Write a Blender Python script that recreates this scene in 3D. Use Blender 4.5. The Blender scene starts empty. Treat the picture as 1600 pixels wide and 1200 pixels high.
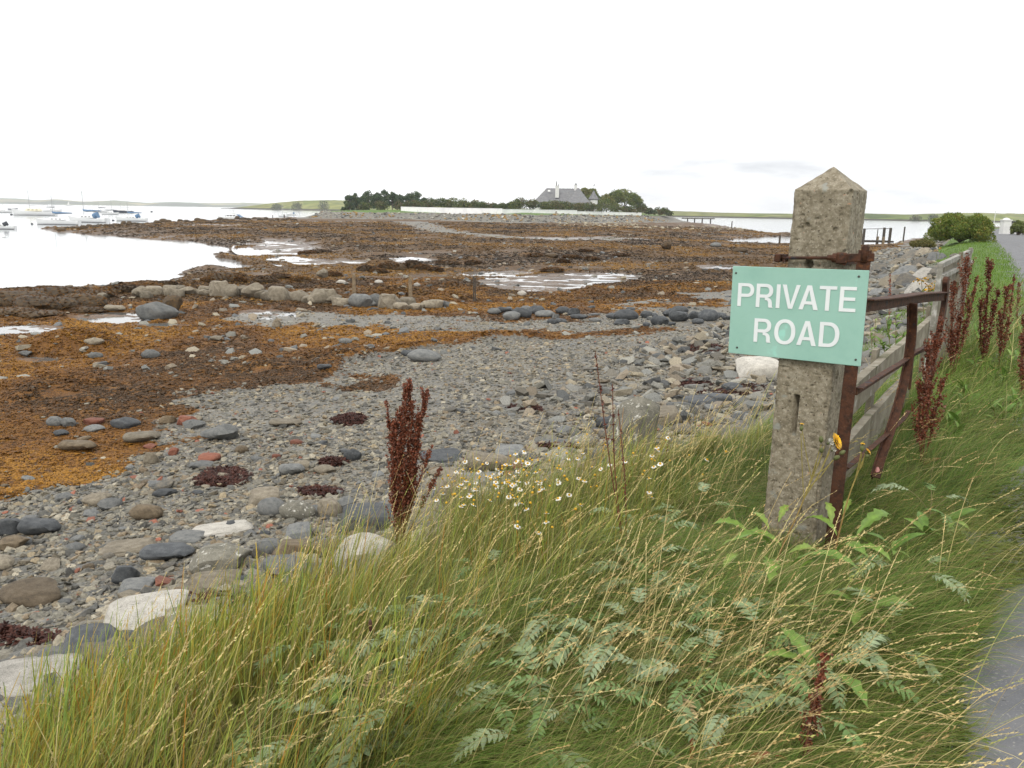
import bpy, bmesh, math, random
import numpy as np
from mathutils import Vector, Matrix, Euler
random.seed(7); rng = np.random.default_rng(7)
SC = bpy.context.scene; COL = SC.collection
# ---------------------------------------------------------------- camera
F = 1200.0; EYE = 4.5
PIT = math.atan(270.4/F); ROL = 0.0157
cf = np.array([0, math.cos(PIT), -math.sin(PIT)]); r0 = np.array([1., 0, 0]); u0 = np.cross(r0, cf)
cr = r0*math.cos(ROL)+u0*math.sin(ROL); cu = np.cross(cr, cf)
cam = bpy.data.cameras.new('camera'); camo = bpy.data.objects.new('camera', cam); COL.objects.link(camo)
cam.sensor_width = 36; cam.lens = 36*F/1600; cam.clip_start = 0.05; cam.clip_end = 30000
camo.matrix_world = Matrix(((cr[0], cu[0], -cf[0], 0), (cr[1], cu[1], -cf[1], 0), (cr[2], cu[2], -cf[2], EYE), (0, 0, 0, 1)))
SC.camera = camo
# ---------------------------------------------------------------- world, sun, exposure
SC.view_settings.view_transform = 'Standard'; SC.view_settings.look = 'None'
SC.view_settings.exposure = 0.5; SC.view_settings.gamma = 1
W = bpy.data.worlds.new('World'); SC.world = W; W.use_nodes = True
SUN_EL, SUN_AZ = 48, 200          # azimuth clockwise from +Y
nt = W.node_tree; nt.nodes.clear(); N = nt.nodes.new; L = nt.links.new
wo = N('ShaderNodeOutputWorld'); bg = N('ShaderNodeBackground'); bg.inputs[1].default_value = 0.1
sky = N('ShaderNodeTexSky'); sky.sky_type = 'NISHITA'; sky.sun_disc = False
sky.sun_elevation = math.radians(SUN_EL); sky.sun_rotation = math.radians(SUN_AZ); sky.dust_density = 3
tc = N('ShaderNodeTexCoord'); mp = N('ShaderNodeMapping'); mp.inputs[3].default_value = (1, 1, 5); mp.inputs[2].default_value = (0, 0, .22)
n1 = N('ShaderNodeTexNoise'); n1.inputs['Scale'].default_value = 2.3; n1.inputs['Detail'].default_value = 6
n1.inputs['Roughness'].default_value = .55
L(tc.outputs['Generated'], mp.inputs[0]); L(mp.outputs[0], n1.inputs[0])
rp = N('ShaderNodeValToRGB'); e = rp.color_ramp.elements
e[0].position = .37; e[0].color = (.47, .485, .51, 1); e[1].position = .55; e[1].color = (1, 1, 1, 1)
L(n1.outputs[0], rp.inputs[0])
sc_ = N('ShaderNodeVectorMath'); sc_.operation = 'SCALE'; sc_.inputs[3].default_value = 12.5
sz_ = N('ShaderNodeSeparateXYZ'); L(tc.outputs['Generated'], sz_.inputs[0])      # the grey bank lies low; overhead the cloud is thin and white
rz_ = N('ShaderNodeValToRGB'); ez_ = rz_.color_ramp.elements; ez_[0].position = .07; ez_[0].color = (1, 1, 1, 1); ez_[1].position = .16; ez_[1].color = (0, 0, 0, 1); L(sz_.outputs[2], rz_.inputs[0])
mz_ = N('ShaderNodeMixRGB'); rx_ = N('ShaderNodeValToRGB'); ex_ = rx_.color_ramp.elements; ex_[0].position = .0; ex_[0].color = (0, 0, 0, 1); ex_[1].position = .15; ex_[1].color = (1, 1, 1, 1); L(sz_.outputs[0], rx_.inputs[0])
mm_ = N('ShaderNodeMath'); mm_.operation = 'MULTIPLY'; L(rz_.outputs[0], mm_.inputs[0]); L(rx_.outputs[0], mm_.inputs[1]); L(mm_.outputs[0], mz_.inputs[0]); mz_.inputs[1].default_value = (1, 1, 1, 1); L(rp.outputs[0], mz_.inputs[2])
L(mz_.outputs[0], sc_.inputs[0])
mx = N('ShaderNodeMixRGB'); mx.inputs[0].default_value = .93
L(sky.outputs[0], mx.inputs[1]); L(sc_.outputs[0], mx.inputs[2])
L(mx.outputs[0], bg.inputs[0]); L(bg.outputs[0], wo.inputs[0])
sl = bpy.data.lights.new('sun', 'SUN'); sl.energy = 1.5; sl.angle = math.radians(12); sl.color = (1, .95, .87)
so = bpy.data.objects.new('sun', sl); COL.objects.link(so)
a, el = math.radians(SUN_AZ), math.radians(SUN_EL)
so.rotation_euler = Vector((math.sin(a)*math.cos(el), math.cos(a)*math.cos(el), math.sin(el))).to_track_quat('Z', 'Y').to_euler()
so.location = (0, -5, 20)
# ---------------------------------------------------------------- pixel <-> place helpers (used to survey the site)
def ray(px, py): return cf+cr*((px-800)/F)+cu*((600-py)/F)
def g(px, py, z=0.):
    d = ray(px, py); t = (z-EYE)/d[2]; return np.array([d[0]*t, d[1]*t])
def aty(px, py, Y):
    d = ray(px, py); t = Y/d[1]; return np.array([d[0]*t, Y, EYE+d[2]*t])
def onpl(px, py, P, n):
    d = ray(px, py); o = np.array([0, 0, EYE]); t = np.dot(np.array(P)-o, n)/np.dot(d, n); return o+d*t
def onT(px, py):
    z = 1.
    d = ray(px, py); lo = .5; t = .5
    while t < 3000:
        p = np.array([0, 0, EYE])+d*t
        if p[2] < Tz(p[0], p[1]): break
        lo = t; t *= 1.02
    hi = t
    for _ in range(24):
        m = (lo+hi)/2; p = np.array([0, 0, EYE])+d*m
        if p[2] < Tz(p[0], p[1]): hi = m
        else: lo = m
    return np.array([0, 0, EYE])+d*hi
# ---------------------------------------------------------------- noise
def hsh(ix, iy, iz=0, s=0):
    h = (ix.astype(np.int64)*374761393+iy.astype(np.int64)*668265263+np.asarray(iz).astype(np.int64)*2147483647+s*1274126177) & 0xffffffff
    h = ((h ^ (h >> 13))*1274126177) & 0xffffffff
    h = ((h ^ (h >> 16))*2246822519) & 0xffffffff
    return ((h ^ (h >> 15)) & 0xffffff)/float(0xffffff)
def vn(x, y, s=0):
    x = np.asarray(x, float); y = np.asarray(y, float)
    ix = np.floor(x); iy = np.floor(y); fx = x-ix; fy = y-iy; fx = fx*fx*(3-2*fx); fy = fy*fy*(3-2*fy)
    return (hsh(ix, iy, 0, s)*(1-fx)+hsh(ix+1, iy, 0, s)*fx)*(1-fy)+(hsh(ix, iy+1, 0, s)*(1-fx)+hsh(ix+1, iy+1, 0, s)*fx)*fy
def fbm(x, y, sc=1., o=4, s=0):
    r = 0; a = .5; t = 0
    for k in range(o):
        r = r+a*vn(np.asarray(x)*sc+17.3*k, np.asarray(y)*sc-9.1*k, s+k); t += a; a *= .5; sc *= 2.03
    return r/t
def vn3(P, s=0):
    i = np.floor(P); f = P-i; f = f*f*(3-2*f); r = 0
    for dx in (0, 1):
        for dy in (0, 1):
            for dz in (0, 1):
                r = r+hsh(i[:, 0]+dx, i[:, 1]+dy, i[:, 2]+dz, s)*(f[:, 0] if dx else 1-f[:, 0])*(f[:, 1] if dy else 1-f[:, 1])*(f[:, 2] if dz else 1-f[:, 2])
    return r
def sstep(x, a, b):
    t = np.clip((x-a)/(b-a), 0, 1); return t*t*(3-2*t)
# ---------------------------------------------------------------- polylines and polygons
def segd(x, y, pts, closed=False):
    """distance to the polyline and sign of the side (left of direction positive)"""
    best = np.full(np.shape(x), 1e18); side = np.zeros(np.shape(x)); n = len(pts)
    for i in range(n if closed else n-1):
        ax, ay = pts[i]; bx, by = pts[(i+1) % n]; dx, dy = bx-ax, by-ay; l2 = dx*dx+dy*dy+1e-12
        t = np.clip(((x-ax)*dx+(y-ay)*dy)/l2, 0, 1); ex = x-ax-t*dx; ey = y-ay-t*dy; d = ex*ex+ey*ey
        m = d < best-1e-9; best = np.where(m, d, best); side = np.where(m, np.sign(dx*ey-dy*ex), side)
    return np.sqrt(best), side
def inpoly(x, y, pts):
    ins = np.zeros(np.shape(x), bool); n = len(pts)
    for i in range(n):
        ax, ay = pts[i]; bx, by = pts[(i+1) % n]
        if ay == by: continue
        c = ((ay > y) != (by > y)) & (x < (bx-ax)*(y-ay)/(by-ay)+ax); ins ^= c
    return ins
def sdist(x, y, pts):
    d, _ = segd(x, y, pts, True); return np.where(inpoly(x, y, pts), d, -d)
EDGE = [(-14, -21), (1.2, 1.7), (1.49, 2.15), (1.78, 2.53), (2.36, 3.3), (8.9, 13.38), (13.6, 21.06), (20.2, 32.08), (34.2, 56.26), (47, 78), (72, 118), (110, 170), (200, 250)]
LAND = [(-110, -95), (-58, -12)]+[tuple(g(*p, .02)) for p in [(0, 458), (85, 452), (170, 446), (240, 438), (300, 430), (360, 420), (400, 408), (392, 398), (345, 386), (300, 378), (200, 370), (90, 362)]]
LAND += [(-86, 146), (-91, 190), (-96, 240), (-103, 290), (-92, 335), (-70, 350), (-60, 420), (-30, 470), (60, 470), (95, 440), (92, 400)]
LAND += [tuple(g(*p, .1)) for p in [(1110, 350), (1140, 355), (1170, 360), (1200, 364), (1225, 366.5)]]
LAND += [(68, 178), (67, 168)]+[tuple(g(*p, .02)) for p in [(1222, 369.5), (1190, 371), (1150, 373), (1127, 375.5), (1150, 379), (1178, 383), (1200, 382.5), (1225, 382), (1290, 386), (1345, 386), (1385, 382), (1420, 376), (1450, 369), (1475, 361)]]
LAND += [(240, 400), (600, 500), (900, 300), (900, -300), (-110, -300)]
ISL = [(-75, 288), (-58, 292), (-40, 296), (-26, 288), (-8, 262), (0, 255), (14, 262), (28, 285), (44, 312), (60, 335), (80, 372), (78, 420), (40, 450), (-30, 450), (-60, 400), (-72, 340), (-80, 305)]
PU = [-400, -60, -4, 0, 1, 2, 2.9, 3.6, 5, 8, 12, 20, 30, 60, 400]
PZ = [9, 4.2, 3.02, 3.0, 2.97, 2.84, 2.42, 2.05, 1.72, 1.42, 1.12, .8, .62, .5, .4]
# tide pools: px centre, half sizes, level
POOLS = [(45, 514, 62, 9, .62), (185, 498, 70, 8, .62), (445, 384, 58, 12, .3), (400, 396, 40, 6, .28), (530, 411, 75, 7, .36), (450, 406, 30, 5, .33), (640, 408, 40, 5, .36), (860, 438, 130, 9, .5), (775, 428, 60, 5, .48),
         (960, 431, 70, 6, .5), (860, 451, 70, 5, .55), (925, 373, 100, 3, .55), (410, 492, 60, 8, .68), (60, 563, 30, 4, .95), (330, 352, 50, 1.6, .3), (1120, 417, 50, 4, .5), (250, 508, 45, 4, .66)]
PW = []
for (px, py, rx, ry, z) in POOLS:
    c = g(px, py, z); e1 = (g(px+rx, py, z)-g(px-rx, py, z))/2; e2 = (g(px, py-ry, z)-g(px, py+ry, z))/2
    PW.append((c, e1, e2, z))
def pool_f(x, y):
    """(membership 0..1, level)"""
    m = np.zeros(np.shape(x)); lv = np.zeros(np.shape(x))
    wx = (fbm(x, y, .35, 3, 60)-.5)
    for c, e1, e2, z in PW:
        dx = x-c[0]; dy = y-c[1]; det = e1[0]*e2[1]-e1[1]*e2[0]
        a = (dx*e2[1]-dy*e2[0])/det; b = (e1[0]*dy-e1[1]*dx)/det
        v = sstep(1.15+wx*1.3-np.sqrt(a*a+b*b), 0, .35)
        lv = np.where(v > m, z, lv); m = np.maximum(m, v)
    return m, lv
def vsh(y): return np.interp(y, [5, 8.5, 19, 32, 43, 50], [0, -1.6, -1.5, -1.0, -.3, 0])
def U(x, y):
    d, s = segd(x, y, EDGE); return d*np.where(s == 0, 1, s)
def terrain(x, y, pools=True):
    x = np.asarray(x, float); y = np.asarray(y, float)
    r = np.hypot(x, y)
    u = U(x, y); uu = u+(fbm(x, y, .5, 3, 3)-.5)*.7*sstep(u, 1.2, 2.6)*(1+sstep(r, 15, 40))
    # the armoured bank is steeper and its verge wider further on
    far = sstep(r, 14, 30)
    h = np.interp(np.where(u > 0, uu-vsh(y)*sstep(u, .1, 1.2), uu), PU, PZ)
    h = h-far*sstep(uu, 3.5, 6.5)*.35
    dw = sdist(x, y, LAND)+(fbm(x, y, .15, 4, 9)-.5)*6*sstep(r, 20, 60)
    di = sdist(x, y, ISL)
    flat = .52+.25*sstep(dw, 5, 60)
    h = np.where(u > 8, np.maximum(h, flat), h)
    isl = np.interp(di+(fbm(x, y, .2, 3, 14)-.5)*2, [-60, -14, -6, 0, 2, 6, 20, 60], [0, .15, .55, 1.1, 1.7, 3.35, 4.0, 5.0])
    h = np.maximum(h, isl*(u > 30))
    w = 9-5*sstep(r, 60, 25)
    S = np.clip(dw/w, -2, 1); S = np.where(S > 0, S**.7, S*1.2)
    near = sstep(u, 7, 11)
    h = np.where(S < 1, h*(1-near)+np.where(S > 0, h*S, S*.9)*near, h)
    # micro relief: weed lumps on the flats, pebbly swell on the shingle, tussocks on the verge
    weed = weedf(x, y, u, r, h)
    lump = (fbm(x, y, .8, 4, 21)-.5)*.20+(np.abs(fbm(x, y, 2.6, 3, 25)-.5))*.14*sstep(60-r, 0, 40)+np.maximum(fbm(x, y, .33, 3, 71)-.58, 0)*1.4
    h = h+weed*lump*sstep(u, 6, 10)*sstep(h, -.3, .25)
    h = h+(1-weed)*sstep(u, 3.2, 5)*(fbm(x, y, 1.1, 3, 31)-.5)*.07*sstep(400-r, 0, 100)
    h = h+sstep(u, .4, 1)*sstep(4.2-u, 0, 1.2)*(fbm(x, y, 2.2, 3, 41)-.5)*.14*sstep(20-r, 0, 8)
    if not pools: return h
    m, lv = pool_f(x, y)
    for c, e1, e2, z in PW:      # a rim that holds each pool
        dx = x-c[0]; dy = y-c[1]; det = e1[0]*e2[1]-e1[1]*e2[0]
        a = (dx*e2[1]-dy*e2[0])/det; b = (e1[0]*dy-e1[1]*dx)/det
        h = np.where((a*a+b*b < 1.9+(fbm(x, y, .35, 3, 60)-.5)*3) & (u > 6), np.maximum(h, z+.03), h)
    pb = lv-.018+(fbm(x*.7, y*1.5, 1.1, 5, 51)-.44)*.32
    h = np.where(u > 6, h*(1-m)+pb*m, h)
    return h
def weedf(x, y, u, r, h):
    """1 where wrack covers the ground"""
    w = fbm(x, y, .22, 4, 11); w2 = fbm(x, y, 1.1, 4, 12)
    # boundary of the shingle in u: closer on the left, further at the middle
    ub = np.interp(x/np.maximum(y, .1), [-.7, -.4, -.2, 0, .2, .3, .45], [9.2, 10.3, 10.3, 11.6, 10.8, 10.3, 9])
    ub = np.where(r > 45, np.interp(r, [45, 80], [11, 9]), ub)
    k = (u-ub)/3.2+(w-.5)*2.6+(w2-.5)*1.3
    k = np.where(r < 12, np.minimum(k, (u-ub)/1.2+(w2-.5)*1.5+.2), k)
    wd = sstep(k, -.05, .35)
    # pale shingle tongue just below the stone line, and the pale track to the island
    d, _ = segd(x, y, [tuple(g(*p, .75)) for p in [(440, 490), (600, 494), (760, 505), (900, 512)]])
    wd = wd*(1-.9*sstep(2.0+(w2-.5)*4-d, -.3, .8)*(r > 12))
    d, _ = segd(x, y, [tuple(g(*p, .7)) for p in [(470, 346), (640, 347), (690, 362), (800, 371), (950, 374)]])
    wd = wd*(1-.85*sstep(np.interp(y, [120, 250], [3.5, 7])+(w2-.5)*7-d, -.5, 1.5))
    di = sdist(x, y, ISL); wd = wd*sstep(-di, 3.5, 6.5)
    return np.where(r > 600, 0, wd)
for k_, (px, py, rx, ry, z) in enumerate(POOLS):      # set each pool to the level of the flats round it
    for _ in range(3):
        c = g(px, py, z); e1 = (g(px+rx, py, z)-g(px-rx, py, z))/2; e2 = (g(px, py-ry, z)-g(px, py+ry, z))/2
        t_ = np.linspace(0, 6.28, 40); q_ = [c+s_*(e1*math.cos(v)+e2*math.sin(v)) for v in t_ for s_ in (.4, .8)]
        z = max(.06, float(np.percentile(terrain(np.array([p[0] for p in q_]), np.array([p[1] for p in q_]), False), 35))-.02)
    PW[k_] = (c, e1, e2, z)
def Tz(x, y): return float(terrain(np.array([x]), np.array([y]))[0])
# ---------------------------------------------------------------- materials
def nodes(name):
    m = bpy.data.materials.new(name); m.use_nodes = True; t = m.node_tree; b = t.nodes['Principled BSDF']
    return m, t, b, t.nodes.new, t.links.new
def ramp(N, cols, pos=None):
    r = N('ShaderNodeValToRGB'); e = r.color_ramp.elements
    pos = pos or [i/(len(cols)-1) for i in range(len(cols))]
    while len(e) < len(cols): e.new(.5)
    for i, c in enumerate(cols): e[i].position = pos[i]; e[i].color = (*c, 1)
    return r
def mat(name, cols, sc=8., rough=.8, bump=.3, bsc=None, dist=.01, metal=0, spec=None, detail=6, pos=None, spots=None, trans=None):
    """noise-coloured procedural material"""
    m, t, b, N, L = nodes(name)
    tc = N('ShaderNodeTexCoord'); n = N('ShaderNodeTexNoise'); n.inputs['Scale'].default_value = sc; n.inputs['Detail'].default_value = detail
    n.inputs['Roughness'].default_value = .65
    L(tc.outputs['Object'], n.inputs[0])
    r = ramp(N, cols, pos or [.3+.4*i/(max(len(cols)-1, 1)) for i in range(len(cols))] if len(cols) > 1 else [0])
    L(n.outputs[0], r.inputs[0]); out = r.outputs[0]
    if spots:
        for (ssc, thr, scol) in spots:
            v = N('ShaderNodeTexNoise'); v.inputs['Scale'].default_value = ssc; v.inputs['Detail'].default_value = 3; L(tc.outputs['Object'], v.inputs[0])
            rr = ramp(N, [(0, 0, 0), (1, 1, 1)], [thr, thr+.05]); L(v.outputs[0], rr.inputs[0])
            mm = N('ShaderNodeMixRGB'); L(rr.outputs[0], mm.inputs[0]); L(out, mm.inputs[1]); mm.inputs[2].default_value = (*scol, 1); out = mm.outputs[0]
    L(out, b.inputs['Base Color'])
    b.inputs['Roughness'].default_value = rough; b.inputs['Metallic'].default_value = metal
    if spec is not None: b.inputs['Specular IOR Level'].default_value = spec
    if bump:
        n2 = N('ShaderNodeTexNoise'); n2.inputs['Scale'].default_value = bsc or sc*4; n2.inputs['Detail'].default_value = 5; L(tc.outputs['Object'], n2.inputs[0])
        bp = N('ShaderNodeBump'); bp.inputs['Strength'].default_value = bump; bp.inputs['Distance'].default_value = dist
        L(n2.outputs[0], bp.inputs['Height']); L(bp.outputs[0], b.inputs['Normal'])
    return m
def matcol(name, rough=.6, trans=.35, var=.25, spec=.3, vsc=40):
    """colour from the point attribute Col, a little noise, optional translucency for leaves"""
    m, t, b, N, L = nodes(name)
    at = N('ShaderNodeAttribute'); at.attribute_name = 'Col'
    tc = N('ShaderNodeTexCoord'); n = N('ShaderNodeTexNoise'); n.inputs['Scale'].default_value = vsc; L(tc.outputs['Object'], n.inputs[0])
    mr = N('ShaderNodeMapRange'); mr.inputs[3].default_value = 1-var; mr.inputs[4].default_value = 1+var; mr.inputs[1].default_value = .3; mr.inputs[2].default_value = .7
    L(n.outputs[0], mr.inputs[0])
    sc = N('ShaderNodeVectorMath'); sc.operation = 'SCALE'; L(at.outputs[0], sc.inputs[0]); L(mr.outputs[0], sc.inputs[3])
    L(sc.outputs[0], b.inputs['Base Color']); b.inputs['Roughness'].default_value = rough; b.inputs['Specular IOR Level'].default_value = spec
    if trans:
        tr = N('ShaderNodeBsdfTranslucent'); L(sc.outputs[0], tr.inputs[0]); ms = N('ShaderNodeMixShader'); ms.inputs[0].default_value = trans
        L(b.outputs[0], ms.inputs[1]); L(tr.outputs[0], ms.inputs[2]); L(ms.outputs[0], t.nodes['Material Output'].inputs[0])
    return m
# ---------------------------------------------------------------- object helpers
def meta(o, label=None, cat=None, group=None, kind=None):
    if label: o['label'] = label
    if cat: o['category'] = cat
    if group: o['group'] = group
    if kind: o['kind'] = kind
    return o
def link(o, parent=None):
    COL.objects.link(o)
    if parent: o.parent = parent
    return o
def empty(name, loc=(0, 0, 0), rz=0, **k):
    o = bpy.data.objects.new(name, None); o.location = loc; o.rotation_euler = (0, 0, rz); o.empty_display_size = .1
    link(o); return meta(o, **k)
def meshnp(name, V, Fc, mats, col=None, smooth=True, midx=None):
    V = np.ascontiguousarray(V, np.float32); me = bpy.data.meshes.new(name)
    if not isinstance(Fc, (list, tuple)): Fc = [Fc]
    Fc = [np.asarray(f, np.int32) for f in Fc if len(f)]
    me.vertices.add(len(V)); me.vertices.foreach_set('co', V.ravel())
    li = np.concatenate([f.ravel() for f in Fc]); cnt = np.concatenate([np.full(len(f), f.shape[1], np.int32) for f in Fc])
    st = np.concatenate([[0], np.cumsum(cnt)[:-1]]).astype(np.int32)
    me.loops.add(len(li)); me.loops.foreach_set('vertex_index', li)
    me.polygons.add(len(cnt)); me.polygons.foreach_set('loop_start', st); me.polygons.foreach_set('loop_total', cnt)
    me.polygons.foreach_set('use_smooth', np.full(len(cnt), smooth))
    if midx is not None: me.polygons.foreach_set('material_index', np.asarray(midx, np.int32))
    for m in (mats if isinstance(mats, (list, tuple)) else [mats]): me.materials.append(m)
    if col is not None:
        c = np.ones((len(V), 4), np.float32); c[:, :3] = col[:, :3]
        if col.shape[1] > 3: c[:, 3] = col[:, 3]
        at = me.color_attributes.new('Col', 'FLOAT_COLOR', 'POINT'); at.data.foreach_set('color', c.ravel())
    me.update(calc_edges=True); return me
def objm(name, me, parent=None, loc=None, **k):
    o = bpy.data.objects.new(name, me); link(o, parent)
    if loc is not None: o.location = loc
    return meta(o, **k)
class MB:
    """collects simple solids, builds ONE mesh"""
    def __init__(s): s.v = []; s.f = []; s.m = []; s.cur = 0; s.c = []; s.cc = (1, 1, 1)
    def add(s, vs, fs):
        b = len(s.v); s.v += [tuple(float(q) for q in v) for v in vs]; s.f += [tuple(b+i for i in f) for f in fs]; s.m += [s.cur]*len(fs); s.c += [s.cc]*len(vs)
    def box(s, c, d, R=None, bev=0, taper=1):
        c = np.array(c, float); hx, hy, hz = [q/2 for q in d]; pts = []
        R = np.array(R) if R is not None else np.eye(3)
        if bev <= 0:
            for z in (-1, 1):
                k = taper if z > 0 else 1
                for x, y in ((-1, -1), (1, -1), (1, 1), (-1, 1)): pts.append(c+R@np.array([x*hx*k, y*hy*k, z*hz]))
            s.add(pts, [(3, 2, 1, 0), (4, 5, 6, 7), (0, 1, 5, 4), (1, 2, 6, 5), (2, 3, 7, 6), (3, 0, 4, 7)])
        else:
            b = bev; ring = [(-hx+b, -hy), (hx-b, -hy), (hx, -hy+b), (hx, hy-b), (hx-b, hy), (-hx+b, hy), (-hx, hy-b), (-hx, -hy+b)]
            for z, k in ((-hz, b), (-hz+b, 0), (hz-b, 0), (hz, b)):
                for x, y in ring:
                    sx = (abs(x)-k)/abs(x) if k else 1; sy = (abs(y)-k)/abs(y) if k else 1
                    tt = (taper if z > 0 else 1); pts.append(c+R@np.array([x*sx*tt, y*sy*tt, z]))
            fs = [tuple(range(7, -1, -1)), tuple(range(24, 32))]
            for j in range(3):
                for i in range(8): fs.append((j*8+i, j*8+(i+1) % 8, (j+1)*8+(i+1) % 8, (j+1)*8+i))
            s.add(pts, fs)
    def beam(s, a, b, w, h, up=(0, 0, 1), bev=0):
        """rectangular bar from a to b; w across, h along up"""
        a = np.array(a, float); b = np.array(b, float); d = b-a; l = np.linalg.norm(d); d = d/l
        x = np.cross(d, np.array(up, float)); x /= np.linalg.norm(x); z = np.cross(x, d)
        s.box((a+b)/2, (w, l, h), np.array([x, d, z]).T, bev)
    def tube(s, pts, rad, n=8, cap=True):
        pts = [np.array(p, float) for p in pts]; m = len(pts)
        rad = [rad]*m if np.isscalar(rad) else rad; vs = []; pv = None
        for i, p in enumerate(pts):
            d = pts[min(i+1, m-1)]-pts[max(i-1, 0)]; d = d/(np.linalg.norm(d)+1e-12)
            if pv is None: pv = np.cross(d, [0, 0, 1.]) if abs(d[2]) < .9 else np.cross(d, [1., 0, 0])
            x = pv-d*np.dot(pv, d); x /= np.linalg.norm(x)+1e-12; y = np.cross(d, x); pv = x
            for k in range(n):
                a = 2*math.pi*k/n; vs.append(p+rad[i]*(x*math.cos(a)+y*math.sin(a)))
        fs = [(i*n+k, i*n+(k+1) % n, (i+1)*n+(k+1) % n, (i+1)*n+k) for i in range(m-1) for k in range(n)]
        if cap: fs += [tuple(range(n-1, -1, -1)), tuple((m-1)*n+k for k in range(n))]
        s.add(vs, fs)
    def build(s, name, mats, parent=None, smooth=False, col=False, **k):
        me = bpy.data.meshes.new(name); me.from_pydata(s.v, [], s.f); me.update()
        for m in (mats if isinstance(mats, (list, tuple)) else [mats]): me.materials.append(m)
        for p, i in zip(me.polygons, s.m): p.material_index = i; p.use_smooth = smooth
        if col:
            at = me.color_attributes.new('Col', 'FLOAT_COLOR', 'POINT'); at.data.foreach_set('color', np.array([(*c, 1) for c in s.c], np.float32).ravel())
        return objm(name, me, parent, **k)
def recentre(o, loc):
    """move a top-level mesh object's origin to loc"""
    o.data.transform(Matrix.Translation(-Vector(loc))); o.location = loc; return o
def grow(name, base, **k): return empty(name, base, **k)
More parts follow.
